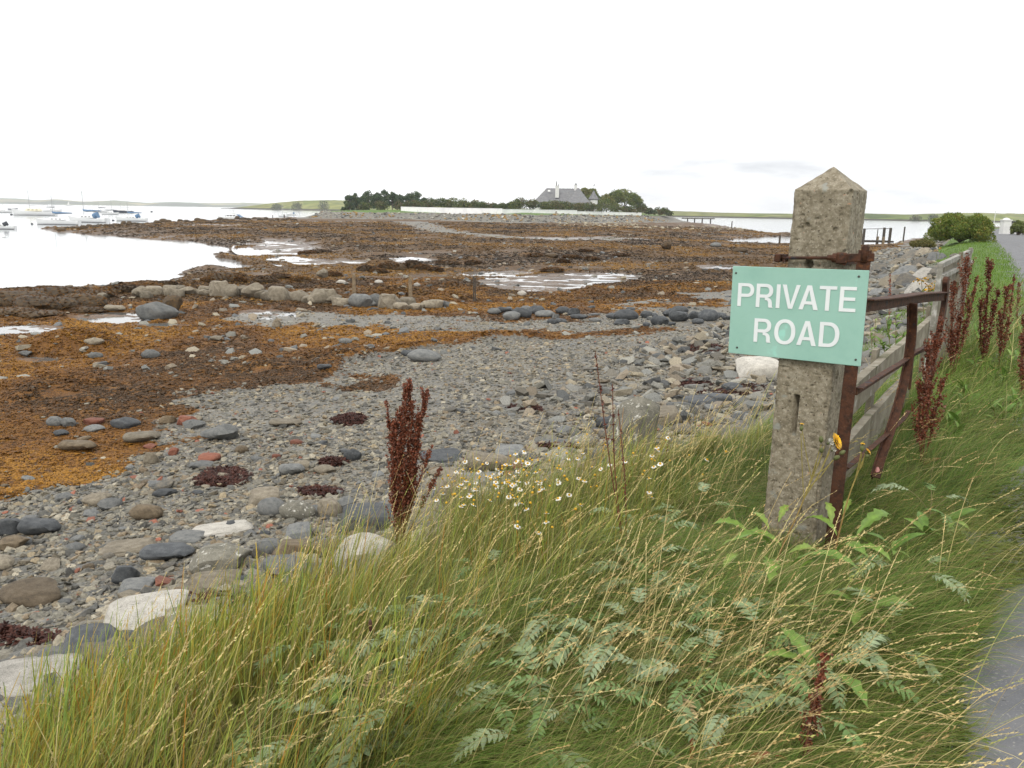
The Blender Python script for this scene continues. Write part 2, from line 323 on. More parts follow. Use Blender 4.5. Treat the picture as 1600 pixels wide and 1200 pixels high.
# ================================================================ GROUND
def mat_ground():
    m, t, b, N, L = nodes('ground_surface')
    tc = N('ShaderNodeTexCoord'); P = tc.outputs['Object']
    at = N('ShaderNodeAttribute'); at.attribute_name = 'Col'; sp = N('ShaderNodeSeparateColor'); L(at.outputs['Color'], sp.inputs[0])
    weed, grass, wet = sp.outputs[0], sp.outputs[1], sp.outputs[2]; stony = at.outputs['Alpha']
    def noise(s, d=5, r=.6):
        n = N('ShaderNodeTexNoise'); n.inputs['Scale'].default_value = s; n.inputs['Detail'].default_value = d; n.inputs['Roughness'].default_value = r; L(P, n.inputs[0]); return n.outputs[0]
    def vor(s, f='F1'):
        v = N('ShaderNodeTexVoronoi'); v.inputs['Scale'].default_value = s; v.feature = f; L(P, v.inputs[0]); return v
    def mix(f, a, c, mode='MIX'):
        x = N('ShaderNodeMixRGB'); x.blend_type = mode
        for i, q in enumerate((f, a, c)):
            if isinstance(q, (int, float)): x.inputs[i].default_value = q
            elif isinstance(q, tuple): x.inputs[i].default_value = (*q, 1)
            else: L(q, x.inputs[i])
        return x.outputs[0]
    def math_(op, a, c, clamp=False):
        x = N('ShaderNodeMath'); x.operation = op; x.use_clamp = clamp
        for i, q in enumerate((a, c)):
            if isinstance(q, (int, float)): x.inputs[i].default_value = q
            else: L(q, x.inputs[i])
        return x.outputs[0]
    # shingle: two sizes of stones, each its own grey
    v1 = vor(26); v2 = vor(9)
    pal = [(.062, .064, .062), (.125, .125, .113), (.18, .172, .145), (.165, .137, .10), (.23, .22, .19), (.10, .103, .102), (.15, .147, .132)]
    s1 = N('ShaderNodeSeparateColor'); L(v1.outputs['Color'], s1.inputs[0]); r1 = ramp(N, pal); L(s1.outputs[0], r1.inputs[0])
    s2 = N('ShaderNodeSeparateColor'); L(v2.outputs['Color'], s2.inputs[0]); r2 = ramp(N, pal); L(s2.outputs[1], r2.inputs[0])
    gp = ramp(N, [(1, 1, 1), (.35, .33, .3)], [.35, .6]); L(v1.outputs['Distance'], gp.inputs[0])
    sh = mix(.35, r1.outputs[0], r2.outputs[0]); 
    big = ramp(N, [(.78, .78, .8), (1.12, 1.1, 1.05)], [.35, .65]); L(noise(.6), big.inputs[0]); sh = mix(1., sh, big.outputs[0], 'MULTIPLY')
    # weed; darker than its tufts, so shade in their gaps is in the colour
    wr = ramp(N, [(.034, .019, .007), (.085, .037, .008), (.135, .058, .009), (.165, .078, .011), (.11, .045, .009)], [.3, .42, .52, .62, .75])
    wn = math_('ADD', math_('MULTIPLY', noise(3.2, 8, .75), .75), math_('MULTIPLY', noise(.35, 4), .35)); wn = math_('SUBTRACT', wn, .05); L(wn, wr.inputs[0])
    # darker, greyer brown on the far flats: a different wrack (low zone)
    wr2 = ramp(N, [(.020, .014, .008), (.052, .030, .011), (.09, .048, .014), (.13, .070, .018)], [.3, .43, .55, .7]); L(wn, wr2.inputs[0])
    wc = mix(stony, wr.outputs[0], wr2.outputs[0])
    wk = ramp(N, [(.35, .33, .3), (1, 1, 1), (1.5, 1.45, 1.3)], [.38, .5, .66]); L(noise(22, 6, .8), wk.inputs[0]); wc = mix(1., wc, wk.outputs[0], 'MULTIPLY')  # speckle paints small relief, light and dark, into the weed colour
    # weed edge broken by fine noise
    wf = math_('ADD', weed, math_('MULTIPLY', math_('SUBTRACT', noise(6, 6, .7), .5), 1.1)); wfr = ramp(N, [(0, 0, 0), (1, 1, 1)], [.42, .56]); L(wf, wfr.inputs[0])
    c = mix(wfr.outputs[0], sh, wc)
    # grass / turf
    gr = ramp(N, [(.03, .055, .01), (.07, .13, .016), (.115, .17, .026)], [.3, .5, .72]); L(math_('ADD', math_('MULTIPLY', noise(30, 4), .5), math_('MULTIPLY', noise(1.2, 4), .5)), gr.inputs[0])
    gf = math_('ADD', grass, math_('MULTIPLY', math_('SUBTRACT', noise(5, 5, .7), .5), .8)); gfr = ramp(N, [(0, 0, 0), (1, 1, 1)], [.42, .58]); L(gf, gfr.inputs[0])
    c = mix(gfr.outputs[0], c, gr.outputs[0])
    L(c, b.inputs['Base Color'])
    rr = math_('SUBTRACT', .82, math_('MULTIPLY', wet, .45)); L(rr, b.inputs['Roughness']); b.inputs['Specular IOR Level'].default_value = .3
    bp = N('ShaderNodeBump'); bp.inputs['Strength'].default_value = .8; bp.inputs['Distance'].default_value = .02
    hs = mix(wfr.outputs[0], gp.outputs[0], noise(11, 8, .8)); L(hs, bp.inputs['Height'])
    bp2 = N('ShaderNodeBump'); bp2.inputs['Strength'].default_value = .9; bp2.inputs['Distance'].default_value = .25
    L(math_('MULTIPLY', noise(2.2, 6, .7), weed), bp2.inputs['Height']); L(bp.outputs[0], bp2.inputs['Normal']); L(bp2.outputs[0], b.inputs['Normal'])
    return m
M_ground = mat_ground()
az = np.radians(np.concatenate([np.arange(-180, -48, 4.), np.linspace(-46, -38, 10), np.linspace(-37, 37, 860), np.linspace(38, 46, 10), np.arange(48, 180, 4.)]))
rr_ = np.concatenate([[.05, .3, .6, .9], np.exp(np.linspace(math.log(1.2), math.log(560), 640)), np.exp(np.linspace(math.log(600), math.log(7500), 30))])
A, R = np.meshgrid(az, rr_); gx = (R*np.sin(A)).ravel(); gy = (R*np.cos(A)).ravel()
gz = terrain(gx, gy)
rr2 = np.hypot(gx, gy); gz = np.where(rr2 > 600, np.minimum(gz, -3), gz); gz = np.where((rr2 > 480) & (gy > 470), -2, gz)
gu = U(gx, gy); gd = sdist(gx, gy, ISL)
cm = np.zeros((len(gx), 4))
cm[:, 0] = weedf(gx, gy, gu, rr2, gz)*sstep(gu, 5, 8)
edge = 3.15+(fbm(gx, gy, .9, 3, 33)-.5)*1.0+vsh(gy)
cm[:, 1] = np.maximum(sstep(edge-gu, -.2, .3)*(rr2 < 900), sstep(gd, 5.5, 8))
cm[:, 2] = np.maximum(sstep(1.0-gz, 0, .9)*.8, pool_f(gx, gy)[0])*(gu > 6)
cm[:, 3] = sstep(rr2, 22, 45)*.85+.15*cm[:, 2]*sstep(rr2, 12, 20)
GZ = gz.reshape(len(rr_), len(az)); GW = cm[:, 0].reshape(len(rr_), len(az))
def lookup(G, x, y):
    x = np.asarray(x, float); y = np.asarray(y, float); fr = np.interp(np.hypot(x, y), rr_, np.arange(len(rr_))); fa = np.interp(np.arctan2(x, y), az, np.arange(len(az)))
    i = np.minimum(fr.astype(int), len(rr_)-2); j = np.minimum(fa.astype(int), len(az)-2); fr = fr-i; fa = fa-j
    return (G[i, j]*(1-fa)+G[i, j+1]*fa)*(1-fr)+(G[i+1, j]*(1-fa)+G[i+1, j+1]*fa)*fr
def TF(x, y): return lookup(GZ, x, y)
def Tz(x, y): return float(lookup(GZ, x, y))
nc = len(az); nr = len(rr_); i = np.arange(nr-1)[:, None]*nc; j = np.arange(nc); j2 = (j+1) % nc
q = np.stack([i+j, i+j2, i+nc+j2, i+nc+j], -1).reshape(-1, 4)
V = np.stack([gx, gy, gz], 1)
ground = objm('ground', meshnp('ground', V, q[:, ::-1], M_ground, cm), kind='structure')
# ---------------------------------------------------------------- sea and pools
def mat_water(name, base, rough, s1, s2, st):
    m, t, b, N, L = nodes(name)
    b.inputs['Base Color'].default_value = (*base, 1); b.inputs['Roughness'].default_value = rough; b.inputs['IOR'].default_value = 1.33
    b.inputs['Specular IOR Level'].default_value = .7
    tc = N('ShaderNodeTexCoord'); mp = N('ShaderNodeMapping'); mp.inputs[3].default_value = (.5, 1.6, 1); L(tc.outputs['Object'], mp.inputs[0])
    n = N('ShaderNodeTexNoise'); n.inputs['Scale'].default_value = s1; n.inputs['Detail'].default_value = 5; L(mp.outputs[0], n.inputs[0])
    bp = N('ShaderNodeBump'); bp.inputs['Strength'].default_value = st; bp.inputs['Distance'].default_value = s2; L(n.outputs[0], bp.inputs['Height']); L(bp.outputs[0], b.inputs['Normal'])
    return m
M_sea = mat_water('sea_water', (.28, .30, .31), .09, .7, .05, .3)
M_pool = mat_water('pool_water', (.10, .10, .095), .04, 4, .01, .2)
n = 96; rs = [0, 30, 60, 120, 250, 500, 1000, 2500, 7400]; V = [(0, 0, 0)]; Fq = []; Ft = []
for k, r in enumerate(rs[1:]):
    for i in range(n): a = 2*math.pi*i/n; V.append((r*math.sin(a), r*math.cos(a), 0))
for i in range(n): Ft.append((0, 1+(i+1) % n, 1+i))
for k in range(len(rs)-2):
    for i in range(n): b0 = 1+k*n; Fq.append((b0+i, b0+(i+1) % n, b0+n+(i+1) % n, b0+n+i))
objm('sea', meshnp('sea', np.array(V, float), [np.array(Ft), np.array(Fq)], M_sea), kind='structure')
for c, e1, e2, z in PW:
    vs = [(c[0], c[1], z)]
    for i in range(40):
        a = 2*math.pi*i/40; p = c+1.35*(e1*math.cos(a)+e2*math.sin(a)); vs.append((p[0], p[1], z))
    me = meshnp('tide_pool', np.array(vs), np.array([(0, 1+i, 1+(i+1) % 40) for i in range(40)]), M_pool, smooth=False)
    o = objm('tide_pool', me, kind='structure'); recentre(o, (c[0], c[1], z))
# ---------------------------------------------------------------- path
M_path = mat('asphalt', [(.075, .078, .085), (.11, .113, .12), (.15, .15, .152)], sc=3, rough=.9, bump=.6, bsc=140, dist=.006, spots=[(90, .62, (.2, .195, .185)), (60, .68, (.05, .05, .052)), (2.2, .66, (.1, .085, .06))])
def resample(pts, st):
    out = []
    for (a, b) in zip(pts[:-1], pts[1:]):
        a = np.array(a, float); b = np.array(b, float); n = max(1, int(np.linalg.norm(b-a)/st))
        out += [a+(b-a)*k/n for k in range(n)]
    return out+[np.array(pts[-1], float)]
ce = []; pts = resample(EDGE[:11], .12)
V = []; Fq = []
for i, p in enumerate(pts):
    d = pts[min(i+3, len(pts)-1)]-pts[max(i-3, 0)]; d /= np.linalg.norm(d); nrm = np.array([d[1], -d[0]])
    w = (fbm(np.array([p[0]]), np.array([p[1]]), 1.6, 4, 77)[0]-.5)*(.35+.012*np.linalg.norm(p))-.16-.12*math.exp(-np.linalg.norm(p)/5)
    for k, off in enumerate([w, .4, 1.2, 2.2, 3.1-w]):
        q_ = p+nrm*off; zz = 3.012+.02*(1-((off-1.55)/1.55)**2) if off != w else 2.985
        V.append((q_[0], q_[1], zz+.004))
for i in range(len(pts)-1):
    for k in range(4): Fq.append((i*5+k, i*5+k+1, (i+1)*5+k+1, (i+1)*5+k))
objm('path', meshnp('path', np.array(V), np.array(Fq), M_path), kind='structure')
# terrain under the path must stay below it: done by the 3.0 plateau
# ---------------------------------------------------------------- far hills
def hill(name, prof, Y0, depth, cols, sc, seed, shore=None, **k):
    """a low ridge standing on the far shore; prof = list of (px, py_top, Y)"""
    xs = np.linspace(prof[0][0], prof[-1][0], 160); pt = np.interp(xs, [p[0] for p in prof], [p[1] for p in prof]); Ys = np.interp(xs, [p[0] for p in prof], [p[2] for p in prof])
    rows = [(0, -.5), (.006, .02), (.03, .12), (.12, .35), (.3, .7), (.55, .93), (.8, 1.), (1.1, .9), (1.6, -.1)]
    V = []
    for f, hh in rows:
        for x_, y_, Y in zip(xs, pt, Ys):
            top = aty(x_, y_, Y+depth*.8); dirx = ray(x_, 330); dirx = dirx[:2]/dirx[1]
            Yc = Y+depth*f; z = max(top[2], .3)*hh if hh > 0 else -2.
            if 0 < f < 1.5: z += (float(fbm(np.array([x_*.12]), np.array([f*6.]), 1., 3, seed)[0])-.5)*top[2]*.25*min(1, f*4)*(1 if f < .7 else .3)
            V.append((dirx[0]*Yc, Yc, z))
    nx = len(xs); Fq = [(r*nx+i, r*nx+i+1, (r+1)*nx+i+1, (r+1)*nx+i) for r in range(len(rows)-1) for i in range(nx-1)]
    m, t, b, N, L = nodes(name+'_surface')
    tc = N('ShaderNodeTexCoord'); v = N('ShaderNodeTexVoronoi'); v.inputs['Scale'].default_value = sc; L(tc.outputs['Object'], v.inputs[0])
    s = N('ShaderNodeSeparateColor'); L(v.outputs['Color'], s.inputs[0]); r = ramp(N, cols); L(s.outputs[0], r.inputs[0])
    nn = N('ShaderNodeTexNoise'); nn.inputs['Scale'].default_value = sc*5; nn.inputs['Detail'].default_value = 6; L(tc.outputs['Object'], nn.inputs[0])
    r2 = ramp(N, [(.55, .6, .55), (1.15, 1.12, 1.1)], [.35, .62]); L(nn.outputs[0], r2.inputs[0])
    mm = N('ShaderNodeMixRGB'); mm.blend_type = 'MULTIPLY'; mm.inputs[0].default_value = 1; L(r.outputs[0], mm.inputs[1]); L(r2.outputs[0], mm.inputs[2])
    out = mm.outputs[0]
    if shore:
        ge = N('ShaderNodeSeparateXYZ'); L(tc.outputs['Object'], ge.inputs[0]); rz = ramp(N, [(1, 1, 1), (0, 0, 0)], [.45, .55]); mr = N('ShaderNodeMapRange'); mr.inputs[1].default_value = 0; mr.inputs[2].default_value = shore*2; L(ge.outputs[2], mr.inputs[0]); L(mr.outputs[0], rz.inputs[0])
        m2 = N('ShaderNodeMixRGB'); L(rz.outputs[0], m2.inputs[0]); L(out, m2.inputs[1]); m2.inputs[2].default_value = (.045, .04, .032, 1); out = m2.outputs[0]
    L(out, b.inputs['Base Color']); b.inputs['Roughness'].default_value = 1; b.inputs['Specular IOR Level'].default_value = 0
    return objm(name, meshnp(name, np.array(V), np.array(Fq), m), kind='structure', **k)
GREEN = [(.03, .05, .02), (.10, .14, .04), (.16, .19, .06), (.05, .08, .03), (.22, .22, .10), (.13, .17, .05)]
hill('far_hills', [(-700, 306, 4600), (-300, 308, 4600), (0, 309.5, 4600), (30, 310, 4600), (60, 313, 4600), (90, 311, 4500), (130, 315, 4500), (180, 313, 4600), (230, 317, 4700), (270, 315.5, 4700), (330, 317.5, 4800), (380, 316.5, 4800), (430, 318.5, 4800), (560, 317, 4800), (700, 320, 4800), (820, 327, 4800)], 0, 900,
     [(.03, .055, .04), (.16, .17, .08), (.06, .09, .05), (.42, .36, .2), (.03, .05, .04), (.1, .13, .06)], .0035, 5)
hill('headland', [(345, 327.2, 1500), (380, 323, 1450), (430, 317, 1400), (470, 313.5, 1350), (510, 312.6, 1300), (560, 313.5, 1300), (620, 315, 1300), (760, 322, 1300), (860, 328, 1300)], 0, 260, [(.13, .16, .05), (.17, .19, .06), (.20, .20, .075), (.15, .17, .06)], .008, 8, shore=2.6)
hill('far_shore', [(960, 330, 1150), (1000, 329, 1130), (1050, 329.5, 1080), (1120, 332, 1060), (1200, 333.5, 1000), (1300, 334.5, 960), (1350, 333.5, 960), (1420, 335, 950), (1470, 333.5, 960), (1520, 332.5, 960), (1600, 334, 980), (1800, 333, 980), (2300, 338, 980)], 0, 230, [(.12, .155, .05), (.17, .19, .06), (.07, .10, .035), (.15, .17, .07), (.2, .19, .09)], .01, 11, shore=1.8)
# ================================================================ STONES
def ico(sub):
    bm = bmesh.new(); bmesh.ops.create_icosphere(bm, subdivisions=sub, radius=1); bm.verts.ensure_lookup_table()
    v = np.array([v.co[:] for v in bm.verts]); f = np.array([[q.index for q in p.verts] for p in bm.faces]); bm.free(); return v, f
ICO = {s: ico(s) for s in (1, 2, 3, 4)}
def rock_v(sub, kind, seed):
    """unit-ish rock, z from about 0 to 1 (base cut)"""
    r = np.random.default_rng(seed); v, f = ICO[sub]; v = v.copy()
    if kind == 'slab':
        v = np.sign(v)*np.abs(v)**.45; v /= 1.02
    elif kind == 'block': v = np.sign(v)*np.abs(v)**.5
    ncut = {'round': 6, 'angular': 12, 'slab': 6, 'block': 6}[kind]
    for _ in range(ncut):
        n = r.normal(size=3); n /= np.linalg.norm(n)
        if kind in ('slab', 'block'): n[2] *= .4; n /= np.linalg.norm(n)
        d = r.uniform(.58, .88) if kind != 'round' else r.uniform(.76, .93)
        if kind in ('slab', 'block'): d = r.uniform(.75, 1.1)
        k = v@n; v = v-np.outer(np.maximum(k-d, 0)*.93, n)
    nn = (vn3(v*1.6+seed, seed)-.5)*.32+(vn3(v*4+seed, seed+3)-.5)*.11+(vn3(v*10+seed, seed+5)-.5)*.04*(sub > 2)
    v = v*(1+nn[:, None]*(.7 if kind != 'slab' else .45))
    v[:, 2] *= .8 if kind != 'slab' else .9
    return v, f
def matrock(name, cols, rough=.8, lich=None, sc=3.):
    m, t, b, N, L = nodes(name); tc = N('ShaderNodeTexCoord'); oi = N('ShaderNodeObjectInfo')
    off = N('ShaderNodeVectorMath'); off.operation = 'ADD'; L(tc.outputs['Object'], off.inputs[0]); L(oi.outputs['Location'], off.inputs[1])
    def noise(s, d=6):
        n = N('ShaderNodeTexNoise'); n.inputs['Scale'].default_value = s; n.inputs['Detail'].default_value = d; n.inputs['Roughness'].default_value = .68; L(off.outputs[0], n.inputs[0]); return n.outputs[0]
    r = ramp(N, cols, [.3+.4*i/(len(cols)-1) for i in range(len(cols))]); L(noise(sc), r.inputs[0]); out = r.outputs[0]
    r2 = ramp(N, [(.6, .6, .6), (1.15, 1.15, 1.15)], [.36, .6]); L(noise(45, 4), r2.inputs[0])
    mm = N('ShaderNodeMixRGB'); mm.blend_type = 'MULTIPLY'; mm.inputs[0].default_value = 1; L(out, mm.inputs[1]); L(r2.outputs[0], mm.inputs[2]); out = mm.outputs[0]
    rv = N('ShaderNodeMapRange'); rv.inputs[3].default_value = .72; rv.inputs[4].default_value = 1.25; L(oi.outputs['Random'], rv.inputs[0])
    s = N('ShaderNodeVectorMath'); s.operation = 'SCALE'; L(out, s.inputs[0]); L(rv.outputs[0], s.inputs[3]); out = s.outputs[0]
    if lich:
        for (lc, s_, th) in lich:
            rr = ramp(N, [(0, 0, 0), (1, 1, 1)], [th, th+.06]); L(noise(s_, 8), rr.inputs[0]); x = N('ShaderNodeMixRGB'); L(rr.outputs[0], x.inputs[0]); L(out, x.inputs[1]); x.inputs[2].default_value = (*lc, 1); out = x.outputs[0]
    L(out, b.inputs['Base Color']); b.inputs['Roughness'].default_value = rough; b.inputs['Specular IOR Level'].default_value = .35
    bp = N('ShaderNodeBump'); bp.inputs['Strength'].default_value = .6; bp.inputs['Distance'].default_value = .012; L(noise(22, 7), bp.inputs['Height']); L(bp.outputs[0], b.inputs['Normal'])
    return m
RM = {
 'grey': matrock('grey_stone', [(.07, .073, .073), (.13, .133, .128), (.18, .178, .165)]),
 'dark grey': matrock('dark_stone', [(.028, .031, .034), (.055, .06, .064), (.095, .098, .098)], .7),
 'tan': matrock('tan_stone', [(.10, .085, .06), (.175, .15, .11), (.25, .22, .165)]),
 'brown': matrock('brown_stone', [(.06, .045, .028), (.12, .09, .055), (.17, .135, .09)]),
 'pale': matrock('pale_stone', [(.24, .23, .2), (.36, .34, .3), (.44, .42, .37)], lich=[((.1, .1, .085), 5, .62)]),
 'brick red': matrock('brick_red', [(.12, .04, .025), (.17, .06, .035), (.21, .10, .065)]),
 'lichen': matrock('lichened_stone', [(.10, .095, .075), (.175, .165, .13), (.24, .225, .18)], lich=[((.46, .45, .40), 4, .57), ((.36, .22, .03), 7, .68)]),
 'weedy': matrock('weed_hung_stone', [(.018, .014, .009), (.05, .031, .012), (.105, .058, .016)], .7, sc=5),
 'bank': matrock('bank_stone', [(.06, .062, .058), (.11, .10, .082), (.17, .145, .105)]),
}
RMESH = {}
def rock_mesh(kind, var, colr, sub=3):
    k = (kind, var, colr, sub)
    if k not in RMESH:
        v, f = rock_v(sub, kind, 100+var*7+len(kind)); RMESH[k] = meshnp('stone', v, f, RM[colr], smooth=(kind != 'angular' or sub > 2))
        try: RMESH[k].set_sharp_from_angle(angle=math.radians(38))
        except Exception: pass
    return RMESH[k]
def place_rock(x, y, w, d, h, rz, kind, colr, label, group=None, var=None, name='stone', cat='stone', tilt=(0, 0), sink=.3, sub=3, z=None):
    var = random.randrange(6) if var is None else var
    me = rock_mesh(kind, var, colr, sub); o = bpy.data.objects.new(name, me); link(o)
    z0 = Tz(x, y) if z is None else z
    o.location = (x, y, z0+h*(.5-sink)); o.scale = (w/2, d/2, h/2/.8); o.rotation_euler = (tilt[0], tilt[1], rz)
    return meta(o, label=label, cat=cat, group=group)
def rock_px(cx, by, wpx, hpx, kind, colr, label, dk=.7, rz=None, tilt=(0, 0), name='stone', cat='stone', sink=.22, **k):
    """stone standing where the survey picture shows its foot at (cx, by)"""
    p = onT(cx, by); dist = np.linalg.norm(p-np.array([0, 0, EYE])); s = dist/F; w = wpx*s/.93; h = hpx*s*1.05
    sn = (EYE-p[2])/dist; d = min(w*(dk if kind != 'slab' else .85), h*(.75 if kind != 'slab' else .9)/max(sn, .02)); d = max(d, w*.35); dr = p[:2]/np.linalg.norm(p[:2]); c = p[:2]+dr*d*.35
    hh = max((h-d*sn*.8)/math.sqrt(1-sn*sn), h*.33)/(1-sink)
    return place_rock(c[0], c[1], w, d, hh, random.uniform(-.3, .3) if rz is None else rz, kind, colr, label, name=name, cat=cat, tilt=tilt, sink=sink, z=Tz(p[0], p[1]), **k)
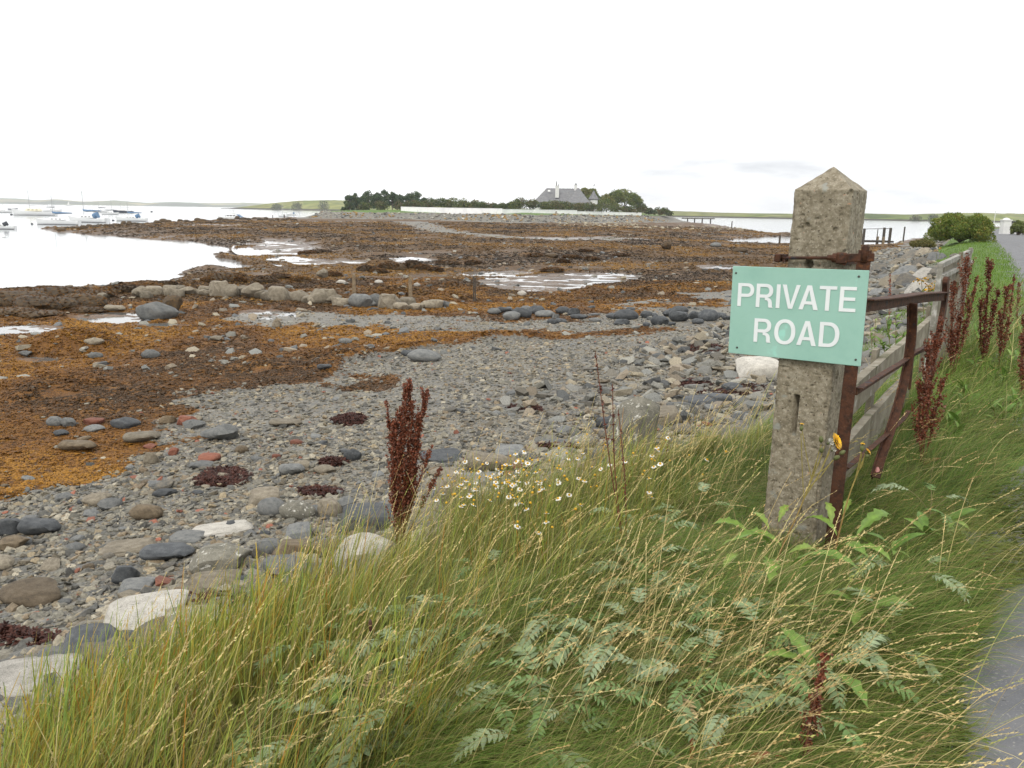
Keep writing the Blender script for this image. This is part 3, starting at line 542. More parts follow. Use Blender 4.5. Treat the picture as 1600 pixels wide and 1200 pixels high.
STN = [
 (248, 500, 56, 32, 'angular', 'grey', 'big grey boulder hooded with brown weed, alone near the left water', 0),
 (270, 490, 34, 30, 'angular', 'weedy', 'weed-hung dark rock leaning against the big grey boulder', 0),
 (663, 565, 50, 22, 'round', 'grey', 'smooth low grey boulder at the upper edge of the orange wrack', 0),
 (638, 557, 22, 12, 'round', 'dark grey', 'small dark stone touching the left end of the smooth grey boulder', 0),
 (762, 742, 72, 48, 'angular', 'tan', 'tan angular boulder right of the tall red dock', 0),
 (705, 792, 66, 72, 'angular', 'tan', 'tall tan boulder standing behind the right side of the red dock', 0),
 (990, 712, 96, 104, 'angular', 'lichen', 'large rounded boulder capped with white and orange lichen at the grass edge', 0),
 (1036, 664, 60, 28, 'slab', 'tan', 'flat tan block just behind the lichened boulder', .3),
 (1093, 633, 56, 16, 'slab', 'dark grey', 'dark slab lying at the grass edge between lichened boulder and signpost', .2),
 (1180, 590, 66, 30, 'slab', 'pale', 'big pale slab tilted up behind the concrete post', .25),
 (350, 836, 86, 18, 'slab', 'pale', 'pale straight-edged slab tilted on the pebbles', .25),
 (204, 866, 72, 20, 'slab', 'tan', 'long tan slab left of the concrete lump', .3),
 (348, 900, 100, 58, 'angular', 'lichen', 'grey gritty lump of old concrete on the upper beach', 0),
 (262, 878, 68, 34, 'angular', 'dark grey', 'dark angular boulder left of the concrete lump', 0),
 (292, 848, 46, 18, 'slab', 'grey', 'grey wedge of stone above the dark angular boulder', 0),
 (196, 912, 40, 32, 'angular', 'dark grey', 'dark rounded boulder above the cream slab', 0),
 (216, 925, 46, 20, 'slab', 'grey', 'flat grey stone right above the cream slab', 0),
 (52, 944, 84, 36, 'round', 'brown', 'long brown boulder at the left edge of the picture', 0),
 (232, 990, 112, 52, 'slab', 'pale', 'cream slab with a chipped end lying in the grass edge', .2),
 (50, 1086, 124, 46, 'slab', 'pale', 'white slab half hidden by grass at lower left', .3),
 (344, 955, 40, 22, 'round', 'grey', 'oval grey stone right of the cream slab', .5),
 (300, 1015, 60, 30, 'block', 'tan', 'pinkish tan block low in the grass right of the cream slab', 0),
 (380, 1000, 60, 40, 'angular', 'grey', 'grey boulder behind the seed stalks at the lower left', 0),
 (16, 838, 44, 30, 'angular', 'dark grey', 'dark boulder cut by the left edge of the picture', 0),
 (64, 838, 50, 32, 'angular', 'dark grey', 'dark blue-grey boulder second from the left edge', 0),
 (22, 860, 46, 24, 'angular', 'brown', 'brown boulder beneath the two dark boulders at the left edge', 0),
 (152, 789, 38, 19, 'round', 'tan', 'ochre egg-shaped stone beside a single straw stalk', .2),
 (230, 812, 42, 26, 'round', 'brown', 'blunt brown stone in the middle of the left pebbles', 0),
 (222, 692, 46, 22, 'angular', 'tan', 'flat-faced tan stone at the lower edge of the wrack', 0),
 (198, 670, 38, 22, 'angular', 'dark grey', 'dark slab of stone at the edge of the orange wrack', 0),
 (262, 663, 28, 16, 'angular', 'brown', 'brown stone beside a square red brick', 0),
 (292, 664, 28, 15, 'block', 'brick red', 'square red brick at the edge of the wrack', 0),
 (147, 663, 26, 10, 'block', 'brick red', 'dark red brick sunk in the wrack', 0),
 (122, 706, 46, 22, 'angular', 'brown', 'barnacled grey-brown rock in the wrack at the left', 0),
 (87, 666, 22, 15, 'round', 'grey', 'round grey stone left of a pale twin', 0),
 (108, 667, 20, 15, 'round', 'grey', 'pale grey twin of two stones in the left wrack', 0),
 (96, 681, 20, 10, 'round', 'dark grey', 'small dark stone beneath two grey twins', 0),
 (148, 675, 26, 12, 'round', 'grey', 'green-grey stone below the dark red brick', 0),
 (232, 702, 22, 10, 'angular', 'brick red', 'pinkish wedge of brick below the flat-faced tan stone', 0),
 (272, 712, 18, 14, 'angular', 'brick red', 'worn pink cube of brick in the pebbles', 0),
 (236, 726, 24, 22, 'angular', 'tan', 'orange-tan pointed stone in the pebbles', 0),
 (326, 721, 32, 13, 'block', 'brick red', 'broken red brick with a yellow corner', .3),
 (312, 734, 40, 17, 'angular', 'grey', 'grey flake beneath the broken red brick', 0),
 (346, 690, 56, 30, 'angular', 'grey', 'wide grey flake heap at the top of the left pebbles', 0),
 (456, 743, 36, 24, 'angular', 'grey', 'grey-brown humped stone left of the red dock', 0),
 (552, 720, 26, 24, 'angular', 'dark grey', 'dark wedge standing on end left of the red dock', 0),
 (507, 740, 32, 16, 'round', 'tan', 'olive-tan rounded stone left of the dark wedge', 0),
 (446, 667, 46, 17, 'angular', 'tan', 'tan lumpy stone half way up the pebble slope', 0),
 (427, 808, 44, 32, 'round', 'grey', 'smooth grey egg stone beside its mottled neighbour', 0),
 (466, 812, 54, 34, 'round', 'lichen', 'mottled round boulder beside the smooth egg stone', 0),
 (518, 806, 36, 28, 'block', 'tan', 'tan cube-shaped stone right of the mottled boulder', 0),
 (412, 790, 48, 26, 'slab', 'tan', 'tan slab pointing left above the egg stone', .3),
 (572, 832, 90, 48, 'slab', 'dark grey', 'big dark flat boulder behind the grass left of the dock', 0),
 (462, 878, 80, 42, 'angular', 'brown', 'brown boulder seen through the grass heads left of the dock', 0),
 (572, 905, 110, 84, 'angular', 'pale', 'pale boulder blotched with lichen rising out of the grass', 0),
 (420, 870, 40, 32, 'round', 'grey', 'grey boulder at the grass edge under the egg stone', 0),
 (464, 694, 18, 8, 'block', 'brick red', 'little bright red brick flake up the pebble slope', 0),
 (432, 716, 12, 7, 'block', 'brick red', 'tiny red brick crumb left of the humped stone', 0),
 (1041, 390, 18, 14, 'angular', 'weedy', 'black craggy rock standing up far out on the weed flat', 0),
 (1118, 386, 16, 7, 'round', 'grey', 'pale grey dome of rock far out near the inlet', 0),
 (1156, 395, 22, 8, 'round', 'weedy', 'low black weed-covered rock nearest the inlet', 0),
 (862, 402, 22, 7, 'round', 'weedy', 'low weed-covered rock in the middle of the far flat', 0),
 (432, 512, 16, 14, 'angular', 'tan', 'lone tan stone on the wrack right of the big grey boulder', 0),
 (150, 560, 18, 10, 'round', 'grey', 'grey stone sunk in the wrack below the left pool', 0),
 (236, 560, 24, 14, 'round', 'grey', 'paired grey stone in the orange wrack, left of centre', 0),
 (38, 556, 20, 9, 'angular', 'grey', 'grey stone in the wrack beside the left edge', 0),
 (148, 538, 24, 12, 'angular', 'tan', 'tan flat stone beside the left pool', 0),
 (180, 487, 28, 12, 'angular', 'tan', 'pale tan stone among the weed mounds at the left water edge', 0),
 (160, 468, 22, 11, 'angular', 'tan', 'pointed tan stone near the left water edge', 0),
 (336, 532, 22, 9, 'angular', 'tan', 'flat tan stone in the wrack left of centre', 0),
 (507, 578, 22, 12, 'angular', 'dark grey', 'square dark stone at the bottom edge of the wrack', 0),
 (540, 537, 18, 10, 'round', 'grey', 'grey stone in the wrack under the first stake', 0),
 (592, 443, 12, 6, 'round', 'pale', 'small pale stone between the first and second stakes', 0),
 (534, 443, 12, 6, 'round', 'pale', 'small pale stone left of the first stake', 0),
 (504, 434, 18, 14, 'angular', 'tan', 'upright tan boulder left of the first stake', 0),
 (652, 448, 10, 8, 'angular', 'pale', 'pale pointed stone right of the second stake', 0),
 (816, 462, 14, 10, 'angular', 'pale', 'pale pointed stone above the dark boulder line', 0),
 (748, 760, 80, 22, 'slab', 'grey', 'flat grey slab under the tan angular boulder', .2),
 (800, 716, 50, 20, 'slab', 'grey', 'grey slab right of the tan angular boulder', .2),
 (800, 735, 36, 12, 'block', 'brick red', 'orange-red brick right of the tan angular boulder', .2),
 (690, 722, 60, 18, 'slab', 'dark grey', 'dark slab behind the right branch of the dock', .1),
 (893, 696, 32, 9, 'block', 'brick red', 'thin red brick lying behind the seed heads', .2),
 (870, 700, 50, 12, 'slab', 'grey', 'thin grey slab under the thin red brick', .2),
 (690, 745, 40, 18, 'round', 'tan', 'oval tan stone right of the dock stems', .2),
]
for (x, y, w, h, k, c, lab, tl) in STN: rock_px(x, y, w, h, k, c, lab, tilt=(random.uniform(-.1, .1)+tl*.4, tl*-.3))
# the low stone line: a tan half on the left, a dark half on the right
ORD = ['first', 'second', 'third', 'fourth', 'fifth', 'sixth', 'seventh', 'eighth', 'ninth', 'tenth', 'eleventh', 'twelfth', 'thirteenth', 'fourteenth', 'fifteenth', 'sixteenth', 'seventeenth', 'eighteenth', 'nineteenth', 'twentieth']
ORD += ['twenty-'+o for o in ORD[:9]]+['thirtieth']+['thirty-'+o for o in ORD[:9]]+['fortieth']+['forty-'+o for o in ORD[:9]]
def ordinal(name, grp=None, only=lambda o: True):
    """end each label with the thing's place among those that share it, counted from the left as seen from the path"""
    d = {}
    for o in COL.objects:
        if o.parent is None and o.name.split('.')[0] == name and 'label' in o.keys() and (grp is None or o.get('group') == grp) and only(o): d.setdefault(o['label'], []).append(o)
    for lab, os_ in d.items():
        if len(os_) > 1:
            for k, o in enumerate(sorted(os_, key=lambda o: math.atan2(o.location[0], o.location[1]))): o['label'] = f'{lab}, {ORD[k]} from left'
def line_px(pts, n): 
    d = [0]+list(np.cumsum([math.dist(a, b) for a, b in zip(pts[:-1], pts[1:])])); t = np.linspace(0, d[-1], n)
    return list(zip(np.interp(t, d, [p[0] for p in pts]), np.interp(t, d, [p[1] for p in pts])))
for i, (x, y) in enumerate(line_px([(222, 463), (300, 462), (352, 460), (410, 466), (480, 472), (545, 476), (595, 479), (640, 483), (690, 483)], 46)):
    b = random.uniform(.7, 1.25)*(1.0 if 340 < x < 610 else .7)
    rock_px(x+random.uniform(-3, 3), y+random.uniform(-3, 3), 29*b, 18*b*random.uniform(.8, 1.2), random.choice(['angular', 'block', 'angular', 'round']), 'tan' if x < 560 or random.random() < .5 else 'grey',
            f'tan boulder in the low stone line across the flat, {ORD[i]} from its left end', name='boulder', cat='boulder', group='boulders of the tan half of the stone line')
n_ = 0
for (x, y, w, h) in [(772, 491, 20, 11), (789, 489, 24, 12), (815, 496, 30, 17), (838, 491, 26, 15), (851, 496, 30, 13), (868, 499, 14, 10), (880, 490, 22, 12), (896, 493, 22, 14), (905, 498, 26, 10), (862, 506, 14, 9), (876, 505, 18, 9), (800, 500, 30, 15), (822, 486, 18, 9), (930, 503, 18, 9),
                     (957, 498, 22, 10), (978, 500, 36, 18), (971, 508, 28, 12), (1010, 497, 20, 12), (1030, 508, 26, 17), (1020, 496, 14, 8), (1044, 495, 22, 14), (1060, 503, 30, 22), (1062, 489, 24, 12), (1084, 499, 22, 16), (1106, 502, 30, 20), (1090, 506, 18, 9), (1125, 497, 18, 10), (1010, 510, 12, 7), (1050, 509, 12, 8), (985, 486, 14, 7), (1135, 500, 14, 9)]:
    rock_px(x, y, w, h, random.choice(['angular', 'round']), 'dark grey' if random.random() < .65 else 'grey', f'dark grey boulder in the right half of the stone line, number {ORD[n_]} along it', name='boulder', cat='boulder', group='boulders of the dark half of the stone line'); n_ += 1
MNDS = []
# weed-covered mounds along the water on the left and in the middle of the flat
n_ = 0
for (x, y, w, h) in [(30, 478, 56, 24), (60, 486, 50, 24), (92, 468, 42, 18), (58, 462, 44, 12), (100, 482, 50, 18), (130, 480, 48, 20), (148, 466, 36, 13), (20, 492, 50, 12), (62, 496, 46, 12), (135, 488, 36, 10), (8, 468, 40, 14), (122, 464, 30, 10), (170, 458, 30, 9), (196, 455, 26, 9), (214, 453, 24, 8), (236, 451, 22, 8), (262, 446, 22, 7),
                     (352, 440, 34, 14), (330, 442, 20, 9), (372, 440, 18, 8), (415, 441, 26, 10), (440, 436, 24, 9), (470, 440, 22, 9), (520, 432, 20, 8), (575, 424, 24, 9), (592, 427, 20, 8), (606, 420, 26, 11), (630, 422, 26, 11), (646, 418, 20, 12), (660, 421, 18, 8), (680, 424, 18, 7), (700, 414, 26, 7), (740, 413, 20, 6), (863, 426, 28, 9), (893, 404, 20, 6), (915, 394, 16, 5), (840, 402, 24, 6), (880, 411, 14, 6), (925, 407, 16, 6), (970, 401, 20, 5), (500, 396, 26, 6), (480, 398, 20, 6)]:
    MOUND = rock_px(x, y, w*1.35, h*1.05, 'round', 'weedy', f'brown weed-draped rock on the flat, {ORD[n_]} counting from the left water edge', name='weed_covered_rock', cat='rock', group='weed-draped rocks on the flats', sub=3, sink=.4); n_ += 1; MNDS.append(MOUND)
# rim of dark stones outlining the spit
SP = line_px([(96, 359), (130, 355), (200, 350), (270, 345), (330, 343), (400, 342), (460, 343)], 42)
for i, (x, y) in enumerate(SP):
    rock_px(x, y+random.uniform(0, 3), random.uniform(6, 12), random.uniform(3, 5.5), 'round', 'weedy', f'dark weedy rock on the rim of the spit, {ORD[i]} from its tip', name='weed_covered_rock', cat='rock', group='dark rocks rimming the spit', sub=2, sink=.4)
# armour stones of the bank right of the post
n_ = 0
for (x, y, w, h, k, c, tl) in [(1375, 425, 40, 14, 'slab', 'bank', .4), (1400, 418, 44, 14, 'slab', 'tan', .5), (1425, 405, 40, 14, 'slab', 'bank', .5), (1446, 398, 34, 12, 'slab', 'tan', .5), (1412, 432, 50, 16, 'slab', 'grey', .5), (1442, 417, 40, 14, 'slab', 'bank', .5), (1462, 408, 34, 14, 'slab', 'grey', .5),
         (1388, 447, 50, 16, 'slab', 'tan', .5), (1420, 447, 54, 18, 'slab', 'bank', .5), (1450, 437, 60, 18, 'slab', 'pale', .5), (1478, 425, 50, 16, 'slab', 'bank', .5), (1370, 462, 34, 14, 'slab', 'grey', .3), (1400, 465, 44, 14, 'slab', 'bank', .3), (1440, 460, 60, 22, 'slab', 'pale', .5), (1470, 450, 44, 20, 'slab', 'tan', .5), (1495, 430, 34, 20, 'slab', 'grey', .5),
         (1440, 385, 22, 9, 'angular', 'grey', .2), (1430, 390, 20, 9, 'angular', 'bank', .2), (1418, 395, 18, 9, 'angular', 'tan', .2), (1452, 378, 18, 8, 'angular', 'bank', .2), (1462, 388, 22, 10, 'angular', 'bank', .2), (1406, 400, 20, 8, 'angular', 'grey', .2), (1380, 436, 30, 12, 'angular', 'grey', .2), (1372, 480, 40, 14, 'slab', 'grey', .2), (1400, 485, 40, 16, 'angular', 'bank', .2), (1435, 482, 40, 18, 'angular', 'grey', .2), (1362, 500, 30, 14, 'angular', 'bank', .2), (1390, 508, 36, 16, 'slab', 'grey', .2), (1388, 402, 18, 7, 'angular', 'dark grey', 0), (1375, 408, 18, 7, 'angular', 'grey', 0), (1466, 372, 14, 7, 'angular', 'pale', 0), (1490, 402, 20, 10, 'angular', 'bank', .2)]:
    rock_px(x, y, w*.72, h*.5, k, c, f'{c if c!="bank" else "grey-brown"} armour stone on the shore bank right of the post', tilt=(.1, -tl), name='armour_stone', cat='stone', group='armour stones of the shore bank', rz=random.uniform(.3, .9)); n_ += 1
ordinal('armour_stone', 'armour stones of the shore bank')
# loose stones scattered over the shingle
cols_ = ['grey', 'grey', 'dark grey', 'brown', 'tan', 'grey', 'bank']; cnt = 0; tries = 0
while cnt < 170 and tries < 5000:
    tries += 1; x = random.uniform(-60, 1200); y = random.triangular(575, 1000, 720)
    p = onT(x, y); u_ = float(U(p[0:1], p[1:2])[0])
    if not 3.1 < u_ < 11.5: continue
    if lookup(GW, p[0], p[1]) > .5 and random.random() < .8: continue
    s = random.choice([.06, .08, .09, .1, .13, .16, .22])*(1.5 if u_ < 4.5 else 1)*random.uniform(.8, 1.2); c = random.choice(cols_); k = random.choice(['round', 'angular', 'angular', 'slab'])
    word = {'round': 'rounded', 'angular': 'angular', 'slab': 'flat'}[k]; zone = 'near the grass edge' if u_ < 5 else 'on the open pebbles' if u_ < 8 else 'close to the wrack'
    side = 'at the far left' if x < 170 else 'in the left third' if x < 400 else 'left of the red dock' if x < 600 else 'right of the red dock' if x < 900 else 'left of the post'
    cn = {'bank': 'grey-brown'}.get(c, c)
    place_rock(p[0], p[1], s*random.uniform(1, 1.5), s, s*random.uniform(.45, .8)*(.7 if k == 'slab' else 1), random.uniform(0, 6.3), k, c,
               f'{word} {cn} stone {zone}, {side}', group=f'loose {word} {cn} stones {zone}, {side}', name='stone', cat='stone', sub=2, sink=.25, tilt=(random.uniform(-.2, .2), random.uniform(-.2, .2))); cnt += 1
# bigger slabs and angular blocks packed along the foot of the grass
cnt = 0
while cnt < 64:
    x = random.uniform(-20, 1150); y = random.uniform(600, 1050); p = onT(x, y); u_ = float(U(p[0:1], p[1:2])[0])
    if not 3.15+vsh(p[1]) < u_ < 4.6: continue
    s = random.uniform(.16, .40)*(.8+p[1]*.02); c = random.choice(['grey', 'dark grey', 'grey', 'bank', 'tan', 'dark grey', 'lichen']); k = random.choice(['slab', 'angular', 'slab'])
    cn = {'bank': 'grey-brown', 'lichen': 'lichen-speckled'}.get(c, c); side = 'in the lower left' if x < 350 else 'left of the red dock' if x < 600 else 'left of the lichened boulder' if x < 950 else 'close to the post'
    place_rock(p[0], p[1], s*1.35, s*.9, s*(.38 if k == 'slab' else .6), random.uniform(0, 3.1), k, c, f'{cn} {"slab" if k == "slab" else "block"} at the grass foot {side}', group='tumbled blocks at the foot of the grass', name='stone', cat='stone', sub=3, sink=.3, tilt=(random.uniform(-.25, .25), random.uniform(-.25, .25))); cnt += 1
ordinal('stone', None, lambda o: 'group' in o.keys())
# ---------------------------------------------------------------- small pebbles, one sheet of stuff
def scatter(shapes, P, S, cols, name, mat_, jit=True, tiltamt=.35, **k):
    """P (n,3) centres, S (n,3) half sizes"""
    n = len(P); which = rng.integers(0, len(shapes), n); Vs = []; Fs = []; Cs = []; b = 0
    for q, (v, f) in enumerate(shapes):
        m = which == q; c = int(m.sum())
        if not c: continue
        a = rng.uniform(0, 2*np.pi, c); t1 = rng.normal(0, tiltamt, c); t2 = rng.normal(0, tiltamt, c)
        X = v[None]*S[m][:, None, :]
        x, y, z = X[..., 0], X[..., 1], X[..., 2]
        y, z = y*np.cos(t1)[:, None]-z*np.sin(t1)[:, None], y*np.sin(t1)[:, None]+z*np.cos(t1)[:, None]
        x, z = x*np.cos(t2)[:, None]-z*np.sin(t2)[:, None], x*np.sin(t2)[:, None]+z*np.cos(t2)[:, None]
        x, y = x*np.cos(a)[:, None]-y*np.sin(a)[:, None], x*np.sin(a)[:, None]+y*np.cos(a)[:, None]
        X = np.stack([x, y, z], -1)+P[m][:, None, :]
        Vs.append(X.reshape(-1, 3)); Fs.append((f[None]+(np.arange(c)*len(v))[:, None, None]+b).reshape(-1, f.shape[1])); Cs.append(np.repeat(cols[m], len(v), 0)); b += c*len(v)
    return objm(name, meshnp(name, np.concatenate(Vs), np.concatenate(Fs), mat_, np.concatenate(Cs), smooth=False), kind='stuff', **k)
M_peb = matcol('pebble_stone', rough=.72, trans=0, var=.35, spec=.35, vsc=60)
PAL = np.array([(.06, .062, .06), (.125, .126, .114), (.18, .174, .147), (.165, .136, .097), (.25, .24, .205), (.09, .094, .094), (.15, .147, .13), (.21, .182, .13), (.11, .10, .08), (.19, .075, .05)])
def peb_field(n, rmin, rmax, umin, umax, smin, smax, pw=1.0):
    r = rmin*(rmax/rmin)**(rng.uniform(0, 1, n)**pw); a = rng.uniform(-.66, .66, n); x = r*np.sin(a); y = r*np.cos(a); u = U(x, y)
    w = weedf(x, y, u, np.hypot(x, y), 0)
    k = (u > umin) & (u < umax) & (w*.97 < rng.uniform(0, 1, n)); x, y = x[k], y[k]; n = len(x)
    s = smin*(smax/smin)**(rng.uniform(0, 1, n)**2.4)
    z = TF(x, y)+s*.12; S = np.stack([s*rng.uniform(.9, 1.5, n), s, s*rng.uniform(.35, .65, n)], 1)
    pi = rng.choice(10, n, p=[.12, .19, .15, .09, .07, .12, .12, .06, .07, .01]); c = PAL[pi]*rng.uniform(.65, 1.15, (n, 1))*np.array([[1.07, 1.0, .88]])
    return np.stack([x, y, z], 1), S, c
shp = [rock_v(1, kd, 500+q) for q, kd in enumerate(['round', 'angular', 'slab', 'angular', 'round', 'block'])]
fld = [peb_field(15000, 3.2, 14, 3.0, 5.2, .035, .10, .9), peb_field(60000, 3.2, 12, 3.0, 13, .008, .05), peb_field(56000, 7, 30, 3.0, 18, .014, .06, .8), peb_field(26000, 14, 60, 3.0, 15, .022, .06), peb_field(26000, 16, 60, 14, 48, .025, .07)]
scatter(shp, np.concatenate([q[0] for q in fld]), np.concatenate([q[1] for q in fld]), np.concatenate([q[2] for q in fld]), 'pebbles', M_peb, label='grey and tan pebbles covering the upper beach', cat='pebbles')
# stones of the bank round the island and pale stones strewn over its foreshore: past three hundred, one mass
n = 24000; t_ = rng.uniform(-80, 82, n); y_ = rng.uniform(205, 420, n); d = sdist(t_, y_, ISL); k = (d > -1.0) & (d < 6.2) & (y_ < 330+t_*.3); t_, y_ = t_[k], y_[k]; s = rng.uniform(.16, .55, len(t_))
c = PAL[rng.choice(9, len(t_))]*rng.uniform(.6, 1.7, (len(t_), 1)); og = (fbm(t_, y_, .15, 2, 5) > .6) & (rng.uniform(size=len(t_)) < .5); c[og] = (.22, .13, .03)
scatter(shp, np.stack([t_, y_, TF(t_, y_)+s*.2], 1), np.stack([s*1.2, s, s*.8], 1), c, 'bank_stones', M_peb, label='grey rubble facing the bank under the white garden wall', cat='rubble')
n = 1500; a = rng.uniform(-.62, .5, n); r = np.exp(rng.uniform(math.log(19), math.log(230), n)); x = r*np.sin(a); y = r*np.cos(a); u = U(x, y); k = (u > 9); x, y = x[k], y[k]; s = rng.uniform(.05, .14, len(x))*(1+np.hypot(x, y)/110)
z = TF(x, y); k = z > .15; x, y, z, s = x[k], y[k], z[k], s[k]
scatter(shp, np.stack([x, y, z], 1), np.stack([s*1.3, s, s*.7], 1), PAL[rng.choice([0, 1, 2, 3, 5, 7], len(x))]*rng.uniform(.7, 1.3, (len(x), 1)), 'flat_stones', M_peb, label='small stones strewn over the brown weed flats', cat='stones')
n = 900; x = rng.uniform(10, 78, n); y = rng.uniform(150, 300, n); px_ = x/y; k = (px_ > .05) & (px_ < .36) & (fbm(x, y, .06, 2, 8) > .45) & (y > 205-px_*40); x, y = x[k], y[k]; s = rng.uniform(.15, .5, len(x))
scatter(shp, np.stack([x, y, TF(x, y)+s*.2], 1), np.stack([s*1.3, s, s*.7], 1), np.array([(.3, .26, .18)])*rng.uniform(.6, 1.1, (len(x), 1)), 'pale_foreshore_stones', M_peb, label='pale stones strewn on the foreshore near the far jetty', cat='stones')
# ---------------------------------------------------------------- wrack: crumpled tufts of weed
M_weed = matcol('wrack_weed', rough=.6, trans=.15, var=.3, spec=.22, vsc=30)
def tuft_shape(seed, n=9):
    r = np.random.default_rng(seed); v = []; f = []
    for i in range(n):
        a = r.uniform(0, 6.28); e = r.uniform(.15, 1.1); l = r.uniform(.6, 1.2); w = r.uniform(.12, .28); d = np.array([math.cos(a)*math.cos(e), math.sin(a)*math.cos(e), math.sin(e)]); s_ = np.array([-math.sin(a), math.cos(a), r.uniform(-.6, .6)])*w
        o = r.uniform(-.3, .3, 3)*[1, 1, .1]; b = len(v); v += [o-s_*.4, o+s_*.4, o+d*l*.6+s_, o+d*l*.6-s_, o+d*l+s_*.3-[0, 0, .25], o+d*l-s_*.5-[0, 0, .3]]; f += [(b, b+1, b+2, b+3), (b+3, b+2, b+4, b+5)]
    return np.array(v), np.array(f)
n = 185000; r = 8.5*(46/8.5)**(rng.uniform(0, 1, n)**.85); a = rng.uniform(-.66, .5, n); x = r*np.sin(a); y = r*np.cos(a); u = U(x, y)
w = weedf(x, y, u, np.hypot(x, y), 0); pm = pool_f(x, y)[0]
k = (w > rng.uniform(.1, 1, n)) & (u > 5) & (pm < .5) & (fbm(x, y, .9, 3, 88) > .16); x, y, r, u = x[k], y[k], r[k], u[k]; n = len(x)
s = rng.uniform(.025, .06, n)*(.6+r/24)
tone = np.clip((fbm(x, y, .35, 4, 91)-.5)*2.6+.56+rng.normal(0, .16, n)-sstep(r, 26, 42)*.35, 0, 1); ck = np.array([(.055, .030, .011), (.145, .062, .011), (.21, .095, .012), (.27, .13, .015)])
c = np.stack([np.interp(tone, [0, .4, .75, 1], ck[:, q]) for q in range(3)], 1)
XP = np.stack([x, y, TF(x, y)-.005], 1); XS = np.stack([s, s, s*.55], 1)
for o in MNDS:
    vv = np.array([v.co[:] for v in o.data.vertices]); nv = np.array([v.normal[:] for v in o.data.vertices]); vv = vv[nv[:, 2] > -.1]; R_ = np.array(o.rotation_euler.to_matrix()); vv = vv[rng.integers(0, len(vv), 420)]+rng.normal(0, .05, (420, 3)); vv = (vv*np.array(o.scale[:]))@R_.T+np.array(o.location[:])
    dd_ = np.hypot(o.location[0], o.location[1]); XP = np.concatenate([XP, vv]); s2 = rng.uniform(.04, .09, (420, 1))*dd_/42; XS = np.concatenate([XS, s2*np.array([[1, 1, .55]])]); t2 = np.clip(rng.normal(.35, .25)+rng.normal(0, .2, 420), 0, 1)
    c = np.concatenate([c, np.stack([np.interp(t2, [0, .4, .75, 1], ck[:, q])*.8 for q in range(3)], 1)])
scatter([tuft_shape(q) for q in range(5)], XP, XS, c, 'wrack', M_weed, label='orange and brown bladder wrack matted over the lower beach', cat='seaweed', tiltamt=.15)
n = 130000; r = 34*(240/34)**(rng.uniform(0, 1, n)**.9); a = rng.uniform(-.62, .46, n); x = r*np.sin(a); y = r*np.cos(a); u = U(x, y)
w = weedf(x, y, u, np.hypot(x, y), 0); pm = pool_f(x, y)[0]; z = TF(x, y)
k = (w > rng.uniform(.1, 1, n)) & (u > 6) & (pm < .6) & (z > .03) & (fbm(x, y, .25, 4, 87) > .33); x, y, r, z = x[k], y[k], r[k], z[k]; n = len(x)
s = rng.uniform(.07, .16, n)*(r/45)**.75; tone = np.clip((fbm(x, y, .12, 4, 92)-.5)*3.2+.45+rng.normal(0, .2, n), 0, 1); ck = np.array([(.03, .019, .009), (.09, .050, .013), (.155, .080, .016), (.23, .12, .02)])
c = np.stack([np.interp(tone, [0, .4, .75, 1], ck[:, q]) for q in range(3)], 1)
scatter([tuft_shape(q+9, 7) for q in range(5)], np.stack([x, y, z-.01], 1), np.stack([s*1.1, s, s*.6], 1), c, 'far_wrack', M_weed, label='dark brown wrack hummocks over the far tidal flats', cat='seaweed', tiltamt=.1)
# small stones packed between the armour stones
n = 5200; t_ = rng.uniform(8, 80, n); kk = rng.uniform(0, 1, n); y = t_; x = np.interp(y, [q[1] for q in EDGE], [q[0] for q in EDGE]); off = rng.uniform(2.6, 8.5, n)+vsh(y)+.6; x = x-off*.85; y = y+off*.5
s = rng.uniform(.05, .20, n)*np.interp(y, [8, 40], [.6, 1.25]); kk = lookup(cm[:, 1].reshape(len(rr_), len(az)), x, y) < .4; x, y, s = x[kk], y[kk], s[kk]
scatter(shp[1:4]+shp[5:], np.stack([x, y, TF(x, y)+s*.2], 1), np.stack([s*1.6, s, s*.55], 1), PAL[rng.choice([0, 1, 2, 3, 6, 7, 8], len(x))]*rng.uniform(.6, 1.25, (len(x), 1)), 'bank_rubble', M_peb, tiltamt=.4, label='flat broken stones sloping down the shore bank right of the post', cat='rubble')
